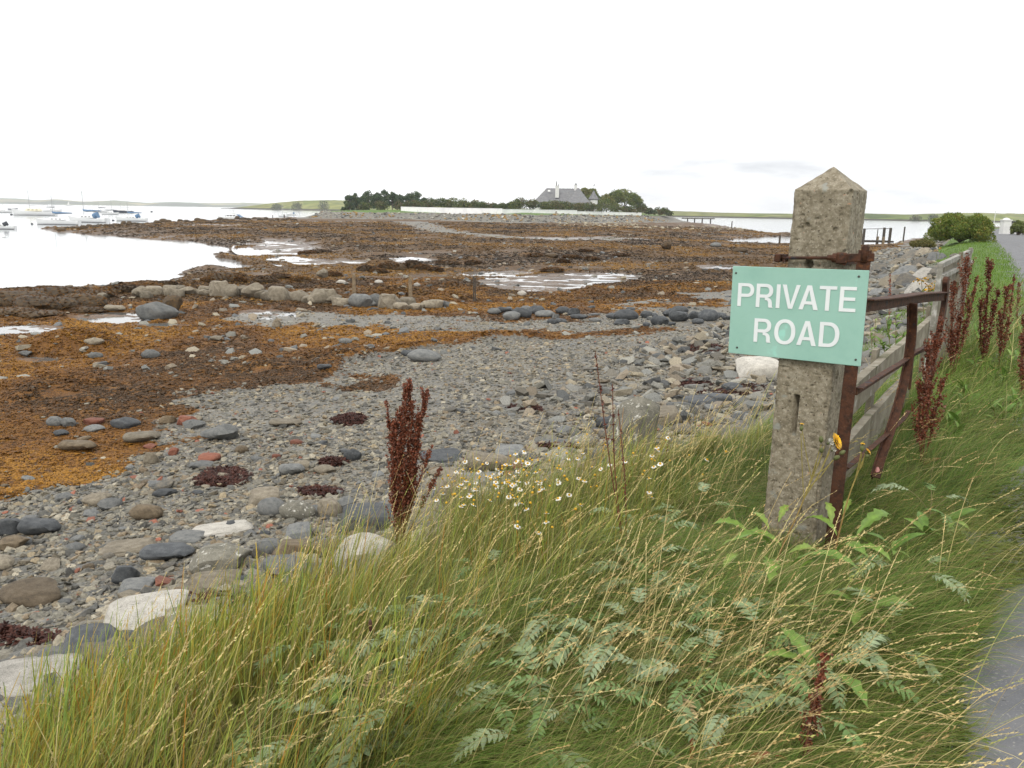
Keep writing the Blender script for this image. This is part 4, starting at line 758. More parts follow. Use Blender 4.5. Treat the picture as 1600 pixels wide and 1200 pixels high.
# dark strand-line heaps of dried weed on the shingle
for i, (x0, y0, wx, wy, lab) in enumerate([(350, 745, 42, 14, 'dark red heap of dried weed in the left pebbles'), (330, 752, 30, 8, 'thin tail of dried weed beside the left heap'), (330, 945, 60, 12, 'black strip of dried weed above the grass right of the cream slab'), (35, 1000, 60, 12, 'black strip of dried weed at the left edge'), (500, 770, 36, 7, 'dark weed heap above the tan cube stone'), (545, 655, 28, 7, 'long red-brown weed heap high on the pebbles'), (520, 723, 22, 6, 'short red weed heap beside the dark wedge'), (1080, 600, 34, 7, 'red-brown weed heap below the sign corner'), (1150, 610, 60, 8, 'dark weed band behind the post'), (820, 640, 26, 5, 'thin weed streak in the middle of the shingle'), (870, 700, 44, 5, 'weed streak along the thin grey slab'), (1100, 543, 30, 5, 'weed streak left of the sign foot'), (970, 690, 30, 14, 'dark weed caught against the lichened boulder')]):
    n = 420; a = rng.uniform(0, 6.28, n); q = np.sqrt(rng.uniform(0, 1, n)); pts = []
    c0 = onT(x0, y0); ex = onT(x0+wx, y0)-c0; ey = onT(x0, y0-wy)-c0
    P = c0[None, :2]+(np.cos(a)*q)[:, None]*ex[None, :2]+(np.sin(a)*q)[:, None]*ey[None, :2]; s = rng.uniform(.03, .06, n)
    o = scatter([tuft_shape(30+k_) for k_ in range(4)], np.stack([P[:, 0], P[:, 1], TF(P[:, 0], P[:, 1])+.01+.03*(1-q)], 1), np.stack([s, s, s*.7], 1), np.array([(.05, .018, .012)])*rng.uniform(.4, 1.6, (n, 1)), 'weed_heap', M_weed, label=lab, cat='seaweed')
    del o['kind']; recentre(o, c0); o['group'] = 'heaps of dried weed on the shingle'
# ================================================================ POST, SIGN, GATE, FENCE
n1 = np.array([-.62, -.785, 0]); n1 /= np.linalg.norm(n1); n2 = np.array([-n1[1], n1[0], 0]); UP = np.array([0, 0, 1.])
SZ = .25; fl = onT(1190, 838); FL = np.array([fl[0], fl[1], fl[2]]); zb = Tz(FL[0], FL[1])-.12
ztop = aty(1230, 297, FL[1])[2]; PCEN = FL+n2*SZ/2-n1*SZ/2
apex_z = aty(1288, 260, PCEN[1])[2]
M_conc = mat('exposed_aggregate_concrete', [(.095, .08, .052), (.155, .132, .09), (.205, .178, .128), (.27, .245, .19)], sc=30, rough=.9, bump=.65, bsc=75, dist=.005, detail=9, pos=[.3, .45, .55, .7],
             spots=[(120, .63, (.30, .27, .21)), (95, .63, (.06, .045, .03)), (9, .66, (.20, .20, .17)), (5, .7, (.09, .085, .05)), (60, .70, (.30, .17, .10))])
K = 62; H_ = ztop-zb; NR = int(H_/.0042); per = []
for s_ in range(4):
    for i in range(K): per.append((s_, i/K))
sx = np.array([{0: (-.5+t, -.5), 1: (.5, -.5+t), 2: (.5-t, .5), 3: (-.5, .5-t)}[s] for s, t in per])*SZ   # local x along n2, y along -n1 (into)
zz = np.concatenate([np.linspace(0, H_, NR)])
Vx = np.repeat(sx[None], len(zz), 0); Z = np.repeat(zz[:, None], len(per), 1)
P3 = np.stack([Vx[..., 0], Vx[..., 1], Z], -1).reshape(-1, 3)
nrm = P3[:, :2]/np.linalg.norm(P3[:, :2], axis=1)[:, None]; cor = np.minimum(np.abs(P3[:, 0]), np.abs(P3[:, 1]))/(SZ/2)
dsp = (vn3(P3*28, 3)-.5)*.004+(vn3(P3*90, 4)-.5)*.0035-sstep(cor, .86, 1)*(.004+.012*sstep(vn3(P3*14, 6), .55, .8))
pit_ = vn3(P3*55, 9); dsp -= sstep(pit_, .86, .92)*.008; pit_ = vn3(P3*19, 12); dsp -= sstep(pit_, .9, .94)*.014
dsp += sstep(P3[:, 2], .35, 0)*.012
# slot and holes in the front face
def front(px, py):
    p = onpl(px, py, FL, n1)-PCEN; return np.dot(p, n2), p[2]+PCEN[2]-zb
sl0, sl1 = front(1243, 616), front(1241, 682); hh = front(1264, 413); h2 = [front(1261, 352), front(1306, 359)]
fr = P3[:, 1] < -SZ/2+.002
slot = fr & (np.abs(P3[:, 0]-(sl0[0]+sl1[0])/2) < .0135) & (P3[:, 2] < sl0[1]) & (P3[:, 2] > sl1[1])
hole = fr & (np.hypot(P3[:, 0]-hh[0], P3[:, 2]-hh[1]) < .019)
for q in h2: hole |= False; dsp -= np.where(fr, sstep(.013-np.hypot(P3[:, 0]-q[0], P3[:, 2]-q[1]), 0, .004)*.012, 0)
P3[:, :2] += nrm*dsp[:, None]; P3[slot, 1] += .07; P3[hole, 1] += .05
np_ = len(per); i = np.arange(len(zz)-1)[:, None]*np_; j = np.arange(np_); j2 = (j+1) % np_
Fq = np.stack([i+j, i+j2, i+np_+j2, i+np_+j], -1).reshape(-1, 4)
# pyramid cap: shrinking rings
b0 = len(P3); caps = []; NC = 26; hc = apex_z-ztop
for k in range(1, NC+1):
    f = 1-k/NC; ring = np.stack([sx[:, 0]*f, sx[:, 1]*f, np.full(np_, H_+hc*k/NC)], -1)
    ring[:, :2] *= (1.0 if k > 1 else 1.01); ring[:, 2] += (vn3(ring*30, 15)-.5)*.006*(f > .05); caps.append(ring)
P3 = np.concatenate([P3]+caps); i = (len(zz)-1+np.arange(NC))[:, None]*np_; Fq = np.concatenate([Fq, np.stack([i+j, i+j2, i+np_+j2, i+np_+j], -1).reshape(-1, 4)])
Wd = P3[:, 0:1]*n2[None]+P3[:, 1:2]*(-n1)[None]+P3[:, 2:3]*UP[None]+np.array([PCEN[0], PCEN[1], zb])
post = empty('gate_post', (PCEN[0], PCEN[1], zb), label='weathered concrete gate post with a pyramid top standing in long grass', cat='gate post')
objm('post_shaft', meshnp('post_shaft', Wd, Fq, M_conc, smooth=True), post)
M_rust = mat('rusty_iron', [(.018, .011, .008), (.038, .018, .011), (.066, .027, .014), (.030, .022, .018)], sc=22, rough=.75, bump=.8, bsc=70, dist=.004, spec=.2, spots=[(30, .62, (.10, .04, .016)), (120, .68, (.12, .075, .06)), (8, .66, (.03, .03, .036))])
pl = lambda px, py, off=0.: onpl(px, py, FL+n1*off, n1)
mb = MB(); a_ = pl(1218, 403, .025); b_ = pl(1304, 403, .025); mb.tube([a_, b_], .0075, 10); mb.build('hinge_bolt', M_rust, post, smooth=True)
mb = MB(); mb.box(a_-n2*.004, (.026, .05, .036), np.array([n2, -n1, UP]).T, .004); mb.tube([a_-n2*.02, a_-n2*.012], .014, 6); mb.build('bolt_nut', M_rust, post)
mb = MB(); mb.tube([b_-n2*.03, b_-n2*.01], .013, 6); mb.tube([b_-n2*.008, b_+n2*.012], .02, 12); mb.build('bolt_nut', M_rust, post)
c_ = pl(1318, 404, .02); d_ = pl(1366, 402, .02)
mb = MB(); mb.box((b_+c_)/2+n2*.01, (.05, .03, .05), np.array([n2, -n1, UP]).T, .007); mb.beam(c_-n2*.02, d_, .016, .036, bev=.003); mb.build('hinge_strap', M_rust, post)
mb = MB()
for s_ in (-1, 1):
    q = PCEN+n2*s_*(SZ/2+.006); mb.beam(np.array([*(q+n1*(SZ/2+.03))[:2], a_[2]]), np.array([*(q-n1*(SZ/2+.03))[:2], a_[2]]), .012, .034)
q = PCEN-n1*(SZ/2+.03); mb.beam(np.array([*(q-n2*.15)[:2], a_[2]]), np.array([*(q+n2*.15)[:2], a_[2]]), .012, .034); mb.build('clamp_band', M_rust, post)
for ch in post.children: ch.matrix_parent_inverse = post.matrix_world.inverted() if False else Matrix.Translation(-Vector(post.location))
def settle(root):
    """children were modelled in place: keep them there under the thing's own origin"""
    for ch in root.children:
        if ch.type == 'MESH': ch.data.transform(Matrix.Translation(-Vector(root.location))); ch.matrix_parent_inverse = Matrix()
        for c2 in ch.children:
            if c2.type == 'MESH': c2.data.transform(Matrix.Translation(-Vector(root.location))); c2.matrix_parent_inverse = Matrix()
settle(post)
# ---------------------------------------------------------------- sign
so_ = .026; SP_ = FL+n1*so_
cs = [onpl(x, y, SP_, n1) for x, y in ((1140.5, 416), (1355, 421.5), (1348, 574), (1143, 551))]
tl, tr, br, bl = cs; ex = ((tr-tl)+(br-bl)); wS = np.linalg.norm(ex)/2; ex /= np.linalg.norm(ex); hS = ((tl[2]-bl[2])+(tr[2]-br[2]))/2; cen = sum(cs)/4; ez = np.cross(ex, -n1); ez = ez if ez[2] > 0 else -ez
print('sign', wS, hS, 'z', cen, 'ex', ex, 'post top', ztop, apex_z, zb)
RS = np.array([ex, np.cross(ez, ex), ez]).T
M_sign = mat('sea_green_paint', [(.21, .375, .315), (.24, .41, .345), (.255, .43, .365)], sc=5, rough=.42, bump=.1, bsc=60, dist=.001, spec=.4, spots=[(9, .70, (.27, .52, .44)), (60, .78, (.5, .62, .56))])
M_white = mat('white_lettering', [(.58, .61, .62), (.64, .67, .67)], sc=9, rough=.45, bump=0)
sign = empty('private_road_sign', tuple(cen), label='sea-green metal board reading PRIVATE ROAD fixed to the concrete post', cat='sign')
mb = MB(); mb.box(cen, (wS, .006, hS), RS, .0018); mb.build('sign_plate', M_sign, sign)
mb = MB(); mb.box(cen-n1*.0065, (wS-.002, .006, hS-.002), RS, .001); mb.build('backing_board', mat('sign_back', [(.10, .09, .07), (.16, .145, .12)], sc=20, rough=.8), sign)
mb = MB(); cF = cen+n1*.0075*0
def signpt(px, py): return onpl(px, py, cen+n1*.0045, n1)
M_screw = mat('screw_steel', [(.05, .05, .045), (.09, .085, .075)], sc=80, rough=.5, bump=0, metal=.5)
for x, y in ((1150, 426.5), (1342, 432), (1337, 562), (1151.5, 543)):
    p = signpt(x, y); mb = MB(); mb.tube([p-n1*.003, p+n1*.0012, p+n1*.002], [.0048, .0048, .003], 10); mb.build('screw', M_screw, sign, smooth=True)
def arc(cx, cy, rx, ry, a0, a1, n=14, e=2.25):
    out = []
    for k in range(n+1):
        t = math.radians(a0+(a1-a0)*k/n); c, s = math.cos(t), math.sin(t); out.append((cx+rx*math.copysign(abs(c)**(2/e), c), cy+ry*math.copysign(abs(s)**(2/e), s)))
    return out
ST = .152
BOWL = ([(.40, 1)]+arc(.38, .705, .30, .295, 90, -90)[0:]+[(ST, .41)], [(.38, .865)]+arc(.38, .705, .145, .16, 90, -90)+[(ST, .545), (ST, .865)])
GLY = {'I': (ST, [[(0, 0), (0, 1), (ST, 1), (ST, 0)]]),
 'P': (.66, [[(0, 0), (0, 1)]+BOWL[0]+[(ST, 0)], BOWL[1]]),
 'R': (.70, [[(0, 0), (0, 1)]+BOWL[0][:-1]+[(.40, .41), (ST, .41), (ST, 0)], BOWL[1], [(.36, .43), (.50, .41), (.55, .39), (.62, .33), (.655, .22), (.665, .06), (.70, 0), (.535, 0), (.51, .06), (.505, .20), (.48, .28), (.43, .306), (.36, .312)]]),
 'V': (.70, [[(0, 1), (.16, 1), (.352, .19), (.545, 1), (.70, 1), (.432, 0), (.268, 0)]]),
 'A': (.74, [[(0, 0), (.285, 1), (.455, 1), (.74, 0), (.572, 0), (.512, .215), (.222, .215), (.162, 0)], [(.262, .345), (.476, .345), (.369, .80)]]),
 'T': (.64, [[(0, 1), (.64, 1), (.64, .865), (.396, .865), (.396, 0), (.244, 0), (.244, .865), (0, .865)]]),
 'E': (.60, [[(0, 0), (0, 1), (.59, 1), (.59, .865), (ST, .865), (ST, .575), (.56, .575), (.56, .445), (ST, .445), (ST, .135), (.60, .135), (.60, 0)]]),
 'O': (.82, [arc(.41, .5, .41, .525, 0, 360, 44)[:-1], arc(.41, .5, .25, .385, 0, 360, 40)[:-1]]),
 'D': (.73, [[(0, 0), (0, 1), (.32, 1)]+arc(.32, .5, .41, .5, 90, -90, 22)+[(.32, 0)], [(ST, .135), (ST, .865), (.31, .865)]+arc(.31, .5, .265, .365, 90, -90, 20)+[(.31, .135)]])}
def text_mesh(body, name, corners, parent, m):
    """corners tl,tr,br,bl in the world, on the plate; letters drawn as outlines"""
    cv = bpy.data.curves.new(name, 'CURVE'); cv.dimensions = '2D'; cv.fill_mode = 'BOTH'; cv.extrude = .004; x = 0; prev = None
    for ch in body:
        w, cont = GLY[ch]; kern = {('V', 'A'): -.14, ('A', 'T'): -.10, ('T', 'E'): 0, ('O', 'A'): -.05, ('I', 'V'): -.04, ('A', 'D'): -.02}.get((prev, ch), .0)
        x += kern if prev else 0
        for c in cont:
            if ch == 'R' and c is cont[2]: continue
            sp = cv.splines.new('POLY'); sp.points.add(len(c)-1); sp.use_cyclic_u = True
            for q, (a, b) in zip(sp.points, c): q.co = (x+a, b, 0, 1)
        x += w+.115; prev = ch
    def conv(cv):
        ob = bpy.data.objects.new(name, cv); COL.objects.link(ob); dg = bpy.context.evaluated_depsgraph_get(); me = bpy.data.meshes.new_from_object(ob.evaluated_get(dg)); COL.objects.unlink(ob); bpy.data.objects.remove(ob); return me
    me = conv(cv); v = np.array([q.co[:] for q in me.vertices]); fs = [tuple(p.vertices) for p in me.polygons]; X1 = v[:, 0].max()
    if 'R' in body:      # the legs of the R
        x = 0; prev = None
        for ch in body:
            w, cont = GLY[ch]; x += {('V', 'A'): -.14, ('A', 'T'): -.10, ('T', 'E'): 0, ('O', 'A'): -.05, ('I', 'V'): -.04, ('A', 'D'): -.02}.get((prev, ch), .0) if prev else 0
            if ch == 'R':
                cv = bpy.data.curves.new(name, 'CURVE'); cv.dimensions = '2D'; cv.fill_mode = 'BOTH'; cv.extrude = .0036; sp = cv.splines.new('POLY'); c = cont[2]; sp.points.add(len(c)-1); sp.use_cyclic_u = True
                for q, (a, b) in zip(sp.points, c): q.co = (x+a, b, 0, 1)
                m2 = conv(cv); b0 = len(v); v = np.concatenate([v, np.array([q.co[:] for q in m2.vertices])]); fs += [tuple(b0+i for i in p.vertices) for p in m2.polygons]
            x += w+.115; prev = ch
    a = v[:, 0]/X1; b = v[:, 1]
    tl, tr, br, bl = [np.array(c) for c in corners]
    W_ = tl[None]*((1-a)*b)[:, None]+tr[None]*(a*b)[:, None]+br[None]*(a*(1-b))[:, None]+bl[None]*((1-a)*(1-b))[:, None]+n1[None]*((v[:, 2]+.004)/.008*.0009)[:, None]
    me = bpy.data.meshes.new(name); me.from_pydata([tuple(q) for q in W_], [], fs); me.update(); me.materials.append(m)
    return objm(name, me, parent)
def rect_from(px4):
    p = [signpt(*q) for q in px4]; c = sum(p)/4; w = (np.dot(p[1]-p[0], ex)+np.dot(p[2]-p[3], ex))/2; h = (np.dot(p[0]-p[3], ez)+np.dot(p[1]-p[2], ez))/2
    # keep glyph tops level with the board's edge but let the painted line drift as on the real board
    sh_ = (np.dot(p[1]-p[0], ez)+np.dot(p[2]-p[3], ez))/2
    return [c-ex*w/2+ez*(h/2-sh_/2), c+ex*w/2+ez*(h/2+sh_/2), c+ex*w/2+ez*(-h/2+sh_/2), c-ex*w/2+ez*(-h/2-sh_/2)]
text_mesh('PRIVATE', 'lettering', rect_from([(1152.8, 442.5), (1338.6, 448), (1337.5, 488.5), (1153, 477.5)]), sign, M_white)
text_mesh('ROAD', 'lettering', rect_from([(1178, 498), (1312, 503.5), (1311, 544.5), (1178.5, 533)]), sign, M_white)
settle(sign)
# ---------------------------------------------------------------- bent iron gate
S0 = pl(1351, 400, .02); dg_ = ray(1752, 342)*np.array([1, 1, 0]); dg_ /= np.linalg.norm(dg_); ng = np.array([dg_[1], -dg_[0], 0])
G = lambda px, py: onpl(px, py, S0, ng)
gz0 = onT(1302, 822)[2]
gate = empty('iron_gate', (S0[0], S0[1], gz0), label='bent rusty iron gate hanging open beside the concrete post', cat='gate')
def strip(mb, pts, w, t, nn):
    """bar of width w in the gate plane, thickness t along nn"""
    pts = [np.array(p) for p in pts]
    for a, b in zip(pts[:-1], pts[1:]):
        d = b-a; d /= np.linalg.norm(d); mb.beam(a-d*w*.08, b+d*w*.08, t, w, up=np.cross(nn, d))
def smooth_path(pts, n=14):
    P = np.array(pts); m = len(P); out = []
    for i in range(m-1):
        p0, p1, p2, p3 = P[max(i-1, 0)], P[i], P[i+1], P[min(i+2, m-1)]
        for k in range(n): t = k/n; out.append(.5*((2*p1)+(-p0+p2)*t+(2*p0-5*p1+4*p2-p3)*t*t+(-p0+3*p1-3*p2+p3)*t**3))
    return out+[P[-1]]
def ribbon(mb, pts, w, t, nn):
    pts = [np.array(p) for p in pts]; vs = []
    for i, p in enumerate(pts):
        d = pts[min(i+1, len(pts)-1)]-pts[max(i-1, 0)]; d /= np.linalg.norm(d); s = np.cross(nn, d); s /= np.linalg.norm(s); ww = w[i] if hasattr(w, '__len__') else w
        for a, b in ((-1, -1), (1, -1), (1, 1), (-1, 1)): vs.append(p+s*ww/2*a+nn*t/2*b)
    n = len(pts); fs = [(i*4+k, i*4+(k+1) % 4, (i+1)*4+(k+1) % 4, (i+1)*4+k) for i in range(n-1) for k in range(4)]+[(3, 2, 1, 0), tuple(4*(n-1)+k for k in range(4))]
    mb.add(vs, fs)
Sb = np.array([S0[0], S0[1], gz0-.1]); St = G(1352, 391); St[:2] = S0[:2]
mb = MB(); mb.beam(Sb, St, .052, .008, up=n1); mb.beam(Sb-n2*.026-n1*.024, St-n2*.026-n1*.024-UP*.06, .008, .052, up=n1); mb.build('gate_stile', M_rust, gate)
mb = MB(); mb.tube([St-UP*.05, St+UP*.012, St+UP*.022], [.016, .016, .009], 10); mb.build('hinge_pin', M_rust, gate, smooth=True)
tp = smooth_path([G(1352, 478), G(1390, 474), G(1440, 466), G(1479, 463)], 6)
mb = MB(); ribbon(mb, [p-UP*.0 for p in tp], [.058, .058]+[.052]*(len(tp)-2), .007, ng); ribbon(mb, [p+UP*.028-ng*.0 for p in tp], .006, .07, ng); mb.build('top_rail', M_rust, gate)
mb = MB(); cp = smooth_path([G(1420, 474), G(1419, 520), G(1411, 580), G(1393, 650), G(1372, 712), G(1362, 745)], 8)
ribbon(mb, cp, .058, .007, ng); ribbon(mb, [p+ng*.02 for p in cp], .008, .042, ng); mb.build('bent_bar', M_rust, gate)
mb = MB(); ribbon(mb, smooth_path([G(1432, 474), G(1429, 540), G(1418, 595), G(1402, 650)], 8), .032, .008, ng); mb.build('bent_bar', M_rust, gate)
mb = MB(); ribbon(mb, smooth_path([G(1430, 520), G(1426, 560), G(1421, 608)], 6), .03, .01, ng); mb.build('bent_bar', M_rust, gate)
mb = MB(); ep = smooth_path([G(1478, 434), G(1476, 470), G(1466, 525), G(1454, 580), G(1448, 612)], 8); ribbon(mb, ep, [.03, .06]+[.066]*(len(ep)-2), .03, ng); mb.build('end_bar', M_rust, gate)
mb = MB(); rp_ = smooth_path([G(1338, 612), G(1380, 585), G(1408, 568), G(1421, 556), G(1446, 544)], 6); ribbon(mb, rp_, .034, .007, ng); ribbon(mb, [p+UP*.017+ng*.012 for p in rp_], .005, .03, ng); mb.build('middle_rail', M_rust, gate)
mb = MB(); rp_ = smooth_path([G(1318, 735), G(1370, 692), G(1405, 660), G(1416, 645)], 6); ribbon(mb, rp_, .03, .007, ng); ribbon(mb, [p+UP*.015+ng*.012 for p in rp_], .005, .026, ng); mb.build('lower_rail', M_rust, gate)
settle(gate)
# ---------------------------------------------------------------- board fence behind the gate
fb = onT(1332, 748); df = ray(1642, 342)*np.array([1, 1, 0]); df /= np.linalg.norm(df); nf = np.array([df[1], -df[0], 0])
FP = lambda px, py, o=0: onpl(px, py, fb-nf*o, nf)
M_timb = mat('weathered_grey_board', [(.09, .078, .05), (.15, .13, .09), (.20, .18, .135), (.27, .25, .21)], sc=7, rough=.9, bump=.6, bsc=60, dist=.004, spots=[(5, .62, (.09, .085, .045)), (14, .68, (.34, .33, .3))])
fence = empty('board_fence', tuple(fb), label='low grey board fence with white-edged rails behind the iron gate', cat='fence')
def board(name, a, b, h, t, off=0, drop=True):
    """a,b = top edge ends; height h below it"""
    a = np.array(a)+nf*off; b = np.array(b)+nf*off; mb = MB(); n = 14; pts = [a+(b-a)*k/n+UP*(vn(k*.7, 3., 5)-.5)*.012 for k in range(n+1)]; vs = []
    for p in pts:
        for q, r in ((0, -1), (0, 1), (-1, 1), (-1, -1)): vs.append(p+UP*h*q+nf*t/2*r)
    fs = [(i*4+k, i*4+(k+1) % 4, (i+1)*4+(k+1) % 4, (i+1)*4+k) for i in range(n) for k in range(4)]+[(3, 2, 1, 0), tuple(4*n+k for k in range(4))]
    mb.add(vs, fs); return mb.build(name, M_timb, fence)
def along(p, t): return p+df*t
u1, u2 = FP(1290, 634), FP(1418, 527); d_u = u2-u1
print('fence', fb, u1, u2, np.linalg.norm(d_u))
zr = (u1[2]+u2[2])/2; hb = abs(FP(1350, 588)[2]-FP(1350, 627)[2])
board('rail_board', u1, u2, hb, .045)
l1, l2 = FP(1290, 722), FP(1420, 580); board('rail_board', l1, l2, .24, .045)
for px, tp_ in ((1369, 545), (1452, 478)):
    a = FP(px, tp_, .04); bb = a.copy(); bb[2] = Tz(a[0], a[1])-.2; mb = MB(); mb.beam(bb, a, .12 if px < 1400 else .10, .03, up=nf); mb.build('fence_post', M_timb, fence)
board('rail_board', along(u2, .03), FP(1466, 486), hb, .045)
# taller panel further along
a, b = FP(1470, 415), FP(1518, 392); zt = a[2]; zg = Tz(a[0], a[1])
mb = MB(); L_ = np.linalg.norm((b-a)[:2]); nb = 16
for k in range(nb):
    p = a+(b-a)*(k+.5)/nb; mb.beam(np.array([p[0], p[1], Tz(p[0], p[1])-.1]), p-UP*.03, L_/nb*.96, .02, up=nf)
mb.build('board_panel', M_timb, fence)
M_wht = mat('flaking_white_paint', [(.10, .095, .075), (.19, .18, .15), (.42, .41, .38)], sc=14, rough=.7, bump=.3)
for q0, q1, h in (((1470, 414), (1518, 391.5), .05), ((1470, 433), (1518, 409), .05)):
    p0, p1 = FP(*q0, -.03), FP(*q1, -.03); mb = MB(); mb.beam(p0, p1, .04, .04); mb.build('cap_rail', M_wht, fence)
for q0, tpx in ((1470, 412), (1502, 394), (1517, 387)):
    p = FP(q0, tpx, -.045); mb = MB(); mb.beam(np.array([p[0], p[1], Tz(p[0], p[1])-.1]), p, .035, .04, up=nf); mb.build('fence_post', M_wht if q0 != 1502 else M_timb, fence)
settle(fence)
# ---------------------------------------------------------------- stakes on the beach
M_wood = mat('grey_brown_wood', [(.09, .065, .04), (.17, .125, .075), (.24, .19, .12)], sc=9, rough=.9, bump=.5, bsc=50)
M_dark = mat('wet_dark_wood', [(.02, .017, .013), (.045, .036, .026), (.08, .065, .05)], sc=5, rough=.8, bump=.5, bsc=30)
for (x, yt, yb, lab, m_) in [(553, 428, 462, 'pale brown stake, leftmost of three on the weed flat', M_wood), (641, 431, 469, 'brown stake standing between two others on the weed flat', M_wood), (741, 431, 471, 'split dark stake, rightmost of three on the weed flat', M_dark)]:
    p = onT(x, yb); t = aty(x+.5, yt, p[1]); mb = MB(); w = .17; c0 = p-np.array([0, 0, .2]); lean = np.array([random.uniform(-.02, .02), 0, 0])
    if m_ is M_dark: mb.box((c0+t)/2+[-.035, 0, 0], (.055, .1, t[2]-c0[2]), bev=.01); mb.box((c0+t)/2+[.04, .01, -.04], (.06, .09, t[2]-c0[2]-.08), bev=.01)
    else: mb.box((c0+t)/2, (w, .11, t[2]-c0[2]), bev=.018, taper=.8)
    o = mb.build('stake', m_, label=lab, cat='stake', group='stakes on the weed flat'); recentre(o, p)
# ---------------------------------------------------------------- jetties and mooring posts
def at_(px, py, Y): return aty(px, py, Y)
Y = 116.; j0 = at_(1366, 386, Y); jet = empty('jetty', tuple(j0), label='short dark timber jetty with rail posts seen right of the concrete post', cat='jetty')
zg = Tz(j0[0], j0[1])-.5
a, b = at_(1328, 376.5, Y), at_(1397, 375.5, Y); mb = MB(); zd = (a[2]+b[2])/2
for k in range(30):
    x = a[0]+(b[0]-a[0])*(k+.5)/30; mb.box((x, Y+1.0, zd+.03*math.sin(k*1.7)*.3), (.2, 2.0, .05))
mb.build('deck', M_dark, jet)
for yy in (Y+.1, Y+1.9):
    mb = MB(); mb.beam((a[0], yy, zd-.15), (b[0], yy, zd-.15), .15, .22); mb.build('beam', M_dark, jet)
for px, pt, w in ((1341, 371, .35), (1351, 357, .32), (1381, 370, .34), (1392, 356, .36), (1372, 357, .12)):
    for dy in (0, 1.95):
        if dy and w < .2: continue
        t = at_(px, pt, Y); mb = MB(); mb.box((t[0], Y+dy, (t[2]+zg)/2), (w, .28 if w > .2 else .1, t[2]-zg), bev=.03, taper=.92); mb.build('pile', M_dark if pt < 360 else M_wood, jet)
mb = MB(); mb.tube([at_(1338, 358, Y), at_(1392, 357, Y)], .045, 6); mb.build('handrail', M_dark, jet); settle(jet)
def pole(px, yt, yb, w, Y, lab, m_=M_dark, **k):
    t = at_(px, yt, Y); b = at_(px, yb, Y); z0 = min(b[2], Tz(b[0], b[1]))-.3; mb = MB(); mb.tube([(t[0], Y, z0), (t[0], Y, t[2]-.05), (t[0], Y, t[2])], [w/2, w/2*.9, w/2*.5], 8)
    o = mb.build('mooring_post', m_, smooth=False, label=lab, cat='post', **k); recentre(o, (t[0], Y, z0)); return o
pole(1414, 354, 379, .28, 135, 'lone dark post in the shallows right of the jetty')
pole(1471, 348, 364, .22, 190, 'thin post in the water behind the round bush')
pole(1144, 345.5, 354, .35, 245, 'thin post on the strip of weed near the inlet')
pole(1219, 367.5, 384, .32, 122, 'squat dark post at the left side of the concrete post')
pole(426, 336, 345, .3, 285, 'dark stump on the spit below the far yacht'); pole(444, 335, 346, .45, 285, 'thick dark stump on the spit beside a yacht')
Y = 395.; a, b = at_(1066, 341, Y), at_(1116, 341, Y); jf = empty('jetty', (a[0], Y, 0), label='long low far jetty on thin legs at the right tip of the island', cat='jetty')
mb = MB(); mb.box(((a[0]+b[0])/2, Y, a[2]), (b[0]-a[0], 3, .5)); mb.build('deck', M_dark, jf)
for px in (1074.5, 1085.5, 1097.5, 1110.5):
    t = at_(px, 341, Y); mb = MB(); mb.box((t[0], Y, (t[2]-1)/2), (.55, .5, t[2]+1), bev=.05); mb.build('pile', M_dark, jf)
settle(jf)
# ---------------------------------------------------------------- road-end gateway far right
def gp(px, py): p = g(px, py, 3.0); return np.array([p[0], p[1], 3.0])
M_pill = mat('white_render', [(.5, .5, .49), (.62, .62, .6)], sc=2, rough=.85, bump=.2)
p = gp(1569, 366); Yp = p[1]
pil = empty('gate_pillar', tuple(p), label='white rendered gate pillar with a domed cap beside the round bush', cat='pillar')
t = at_(1569, 345, Yp); w = 11*Yp/F
mb = MB(); mb.box((p[0], p[1], (t[2]+3)/2-.1), (w, w, t[2]-3+.2), bev=.04); mb.build('pillar_shaft', M_pill, pil)
mb = MB(); mb.box((p[0], p[1], t[2]+.05), (w*1.15, w*1.15, .12), bev=.03); mb.tube([(p[0], p[1], t[2]+.1), (p[0], p[1], t[2]+.25), (p[0], p[1], t[2]+.3)], [w*.5, w*.35, .02], 16); mb.build('pillar_cap', M_pill, pil); settle(pil)
M_blk = mat('black_painted_metal', [(.02, .021, .023), (.035, .036, .04)], sc=5, rough=.5, bump=.1)
dgx = w/2; a = np.array([p[0]+dgx, p[1], 3.0]); W2 = 13*Yp/F
dg2 = empty('driveway_gate', tuple(a), label='dark driveway gate with a white name board, right of the white pillar', cat='gate')
mb = MB(); zt_ = at_(1580, 346, Yp)[2]
for k in range(9): mb.box((a[0]+.06+k*(W2-.12)/8, a[1], (zt_+3.12)/2), (.05, .04, zt_-3.12))
for z in (3.2, (3.2+zt_)/2, zt_-.05): mb.box((a[0]+W2/2, a[1]-.03, z), (W2, .05, .07))
mb.build('gate_bars', M_blk, dg2)
mb = MB(); mb.box((a[0]+W2/2, a[1]+.02, (zt_+3.1)/2), (W2*.96, .02, (zt_-3.2)*.8)); mb.build('gate_panel', M_blk, dg2)
mb = MB(); mb.box((a[0]+W2/2, a[1]-.08, zt_-.35), (W2*.9, .02, .26), bev=.005); mb.build('name_board', M_pill, dg2)
mb = MB(); mb.box((a[0]+W2/2, a[1]-.08, 3.12), (W2*.98, .03, .12), bev=.005); mb.build('kick_rail', M_pill, dg2); settle(dg2)
sw = empty('stone_wall', (a[0]+W2+1.5, a[1]-1, 3.), label='low rubble wall curving from the driveway gate at the right edge', cat='wall')
vs = []; mb = MB()
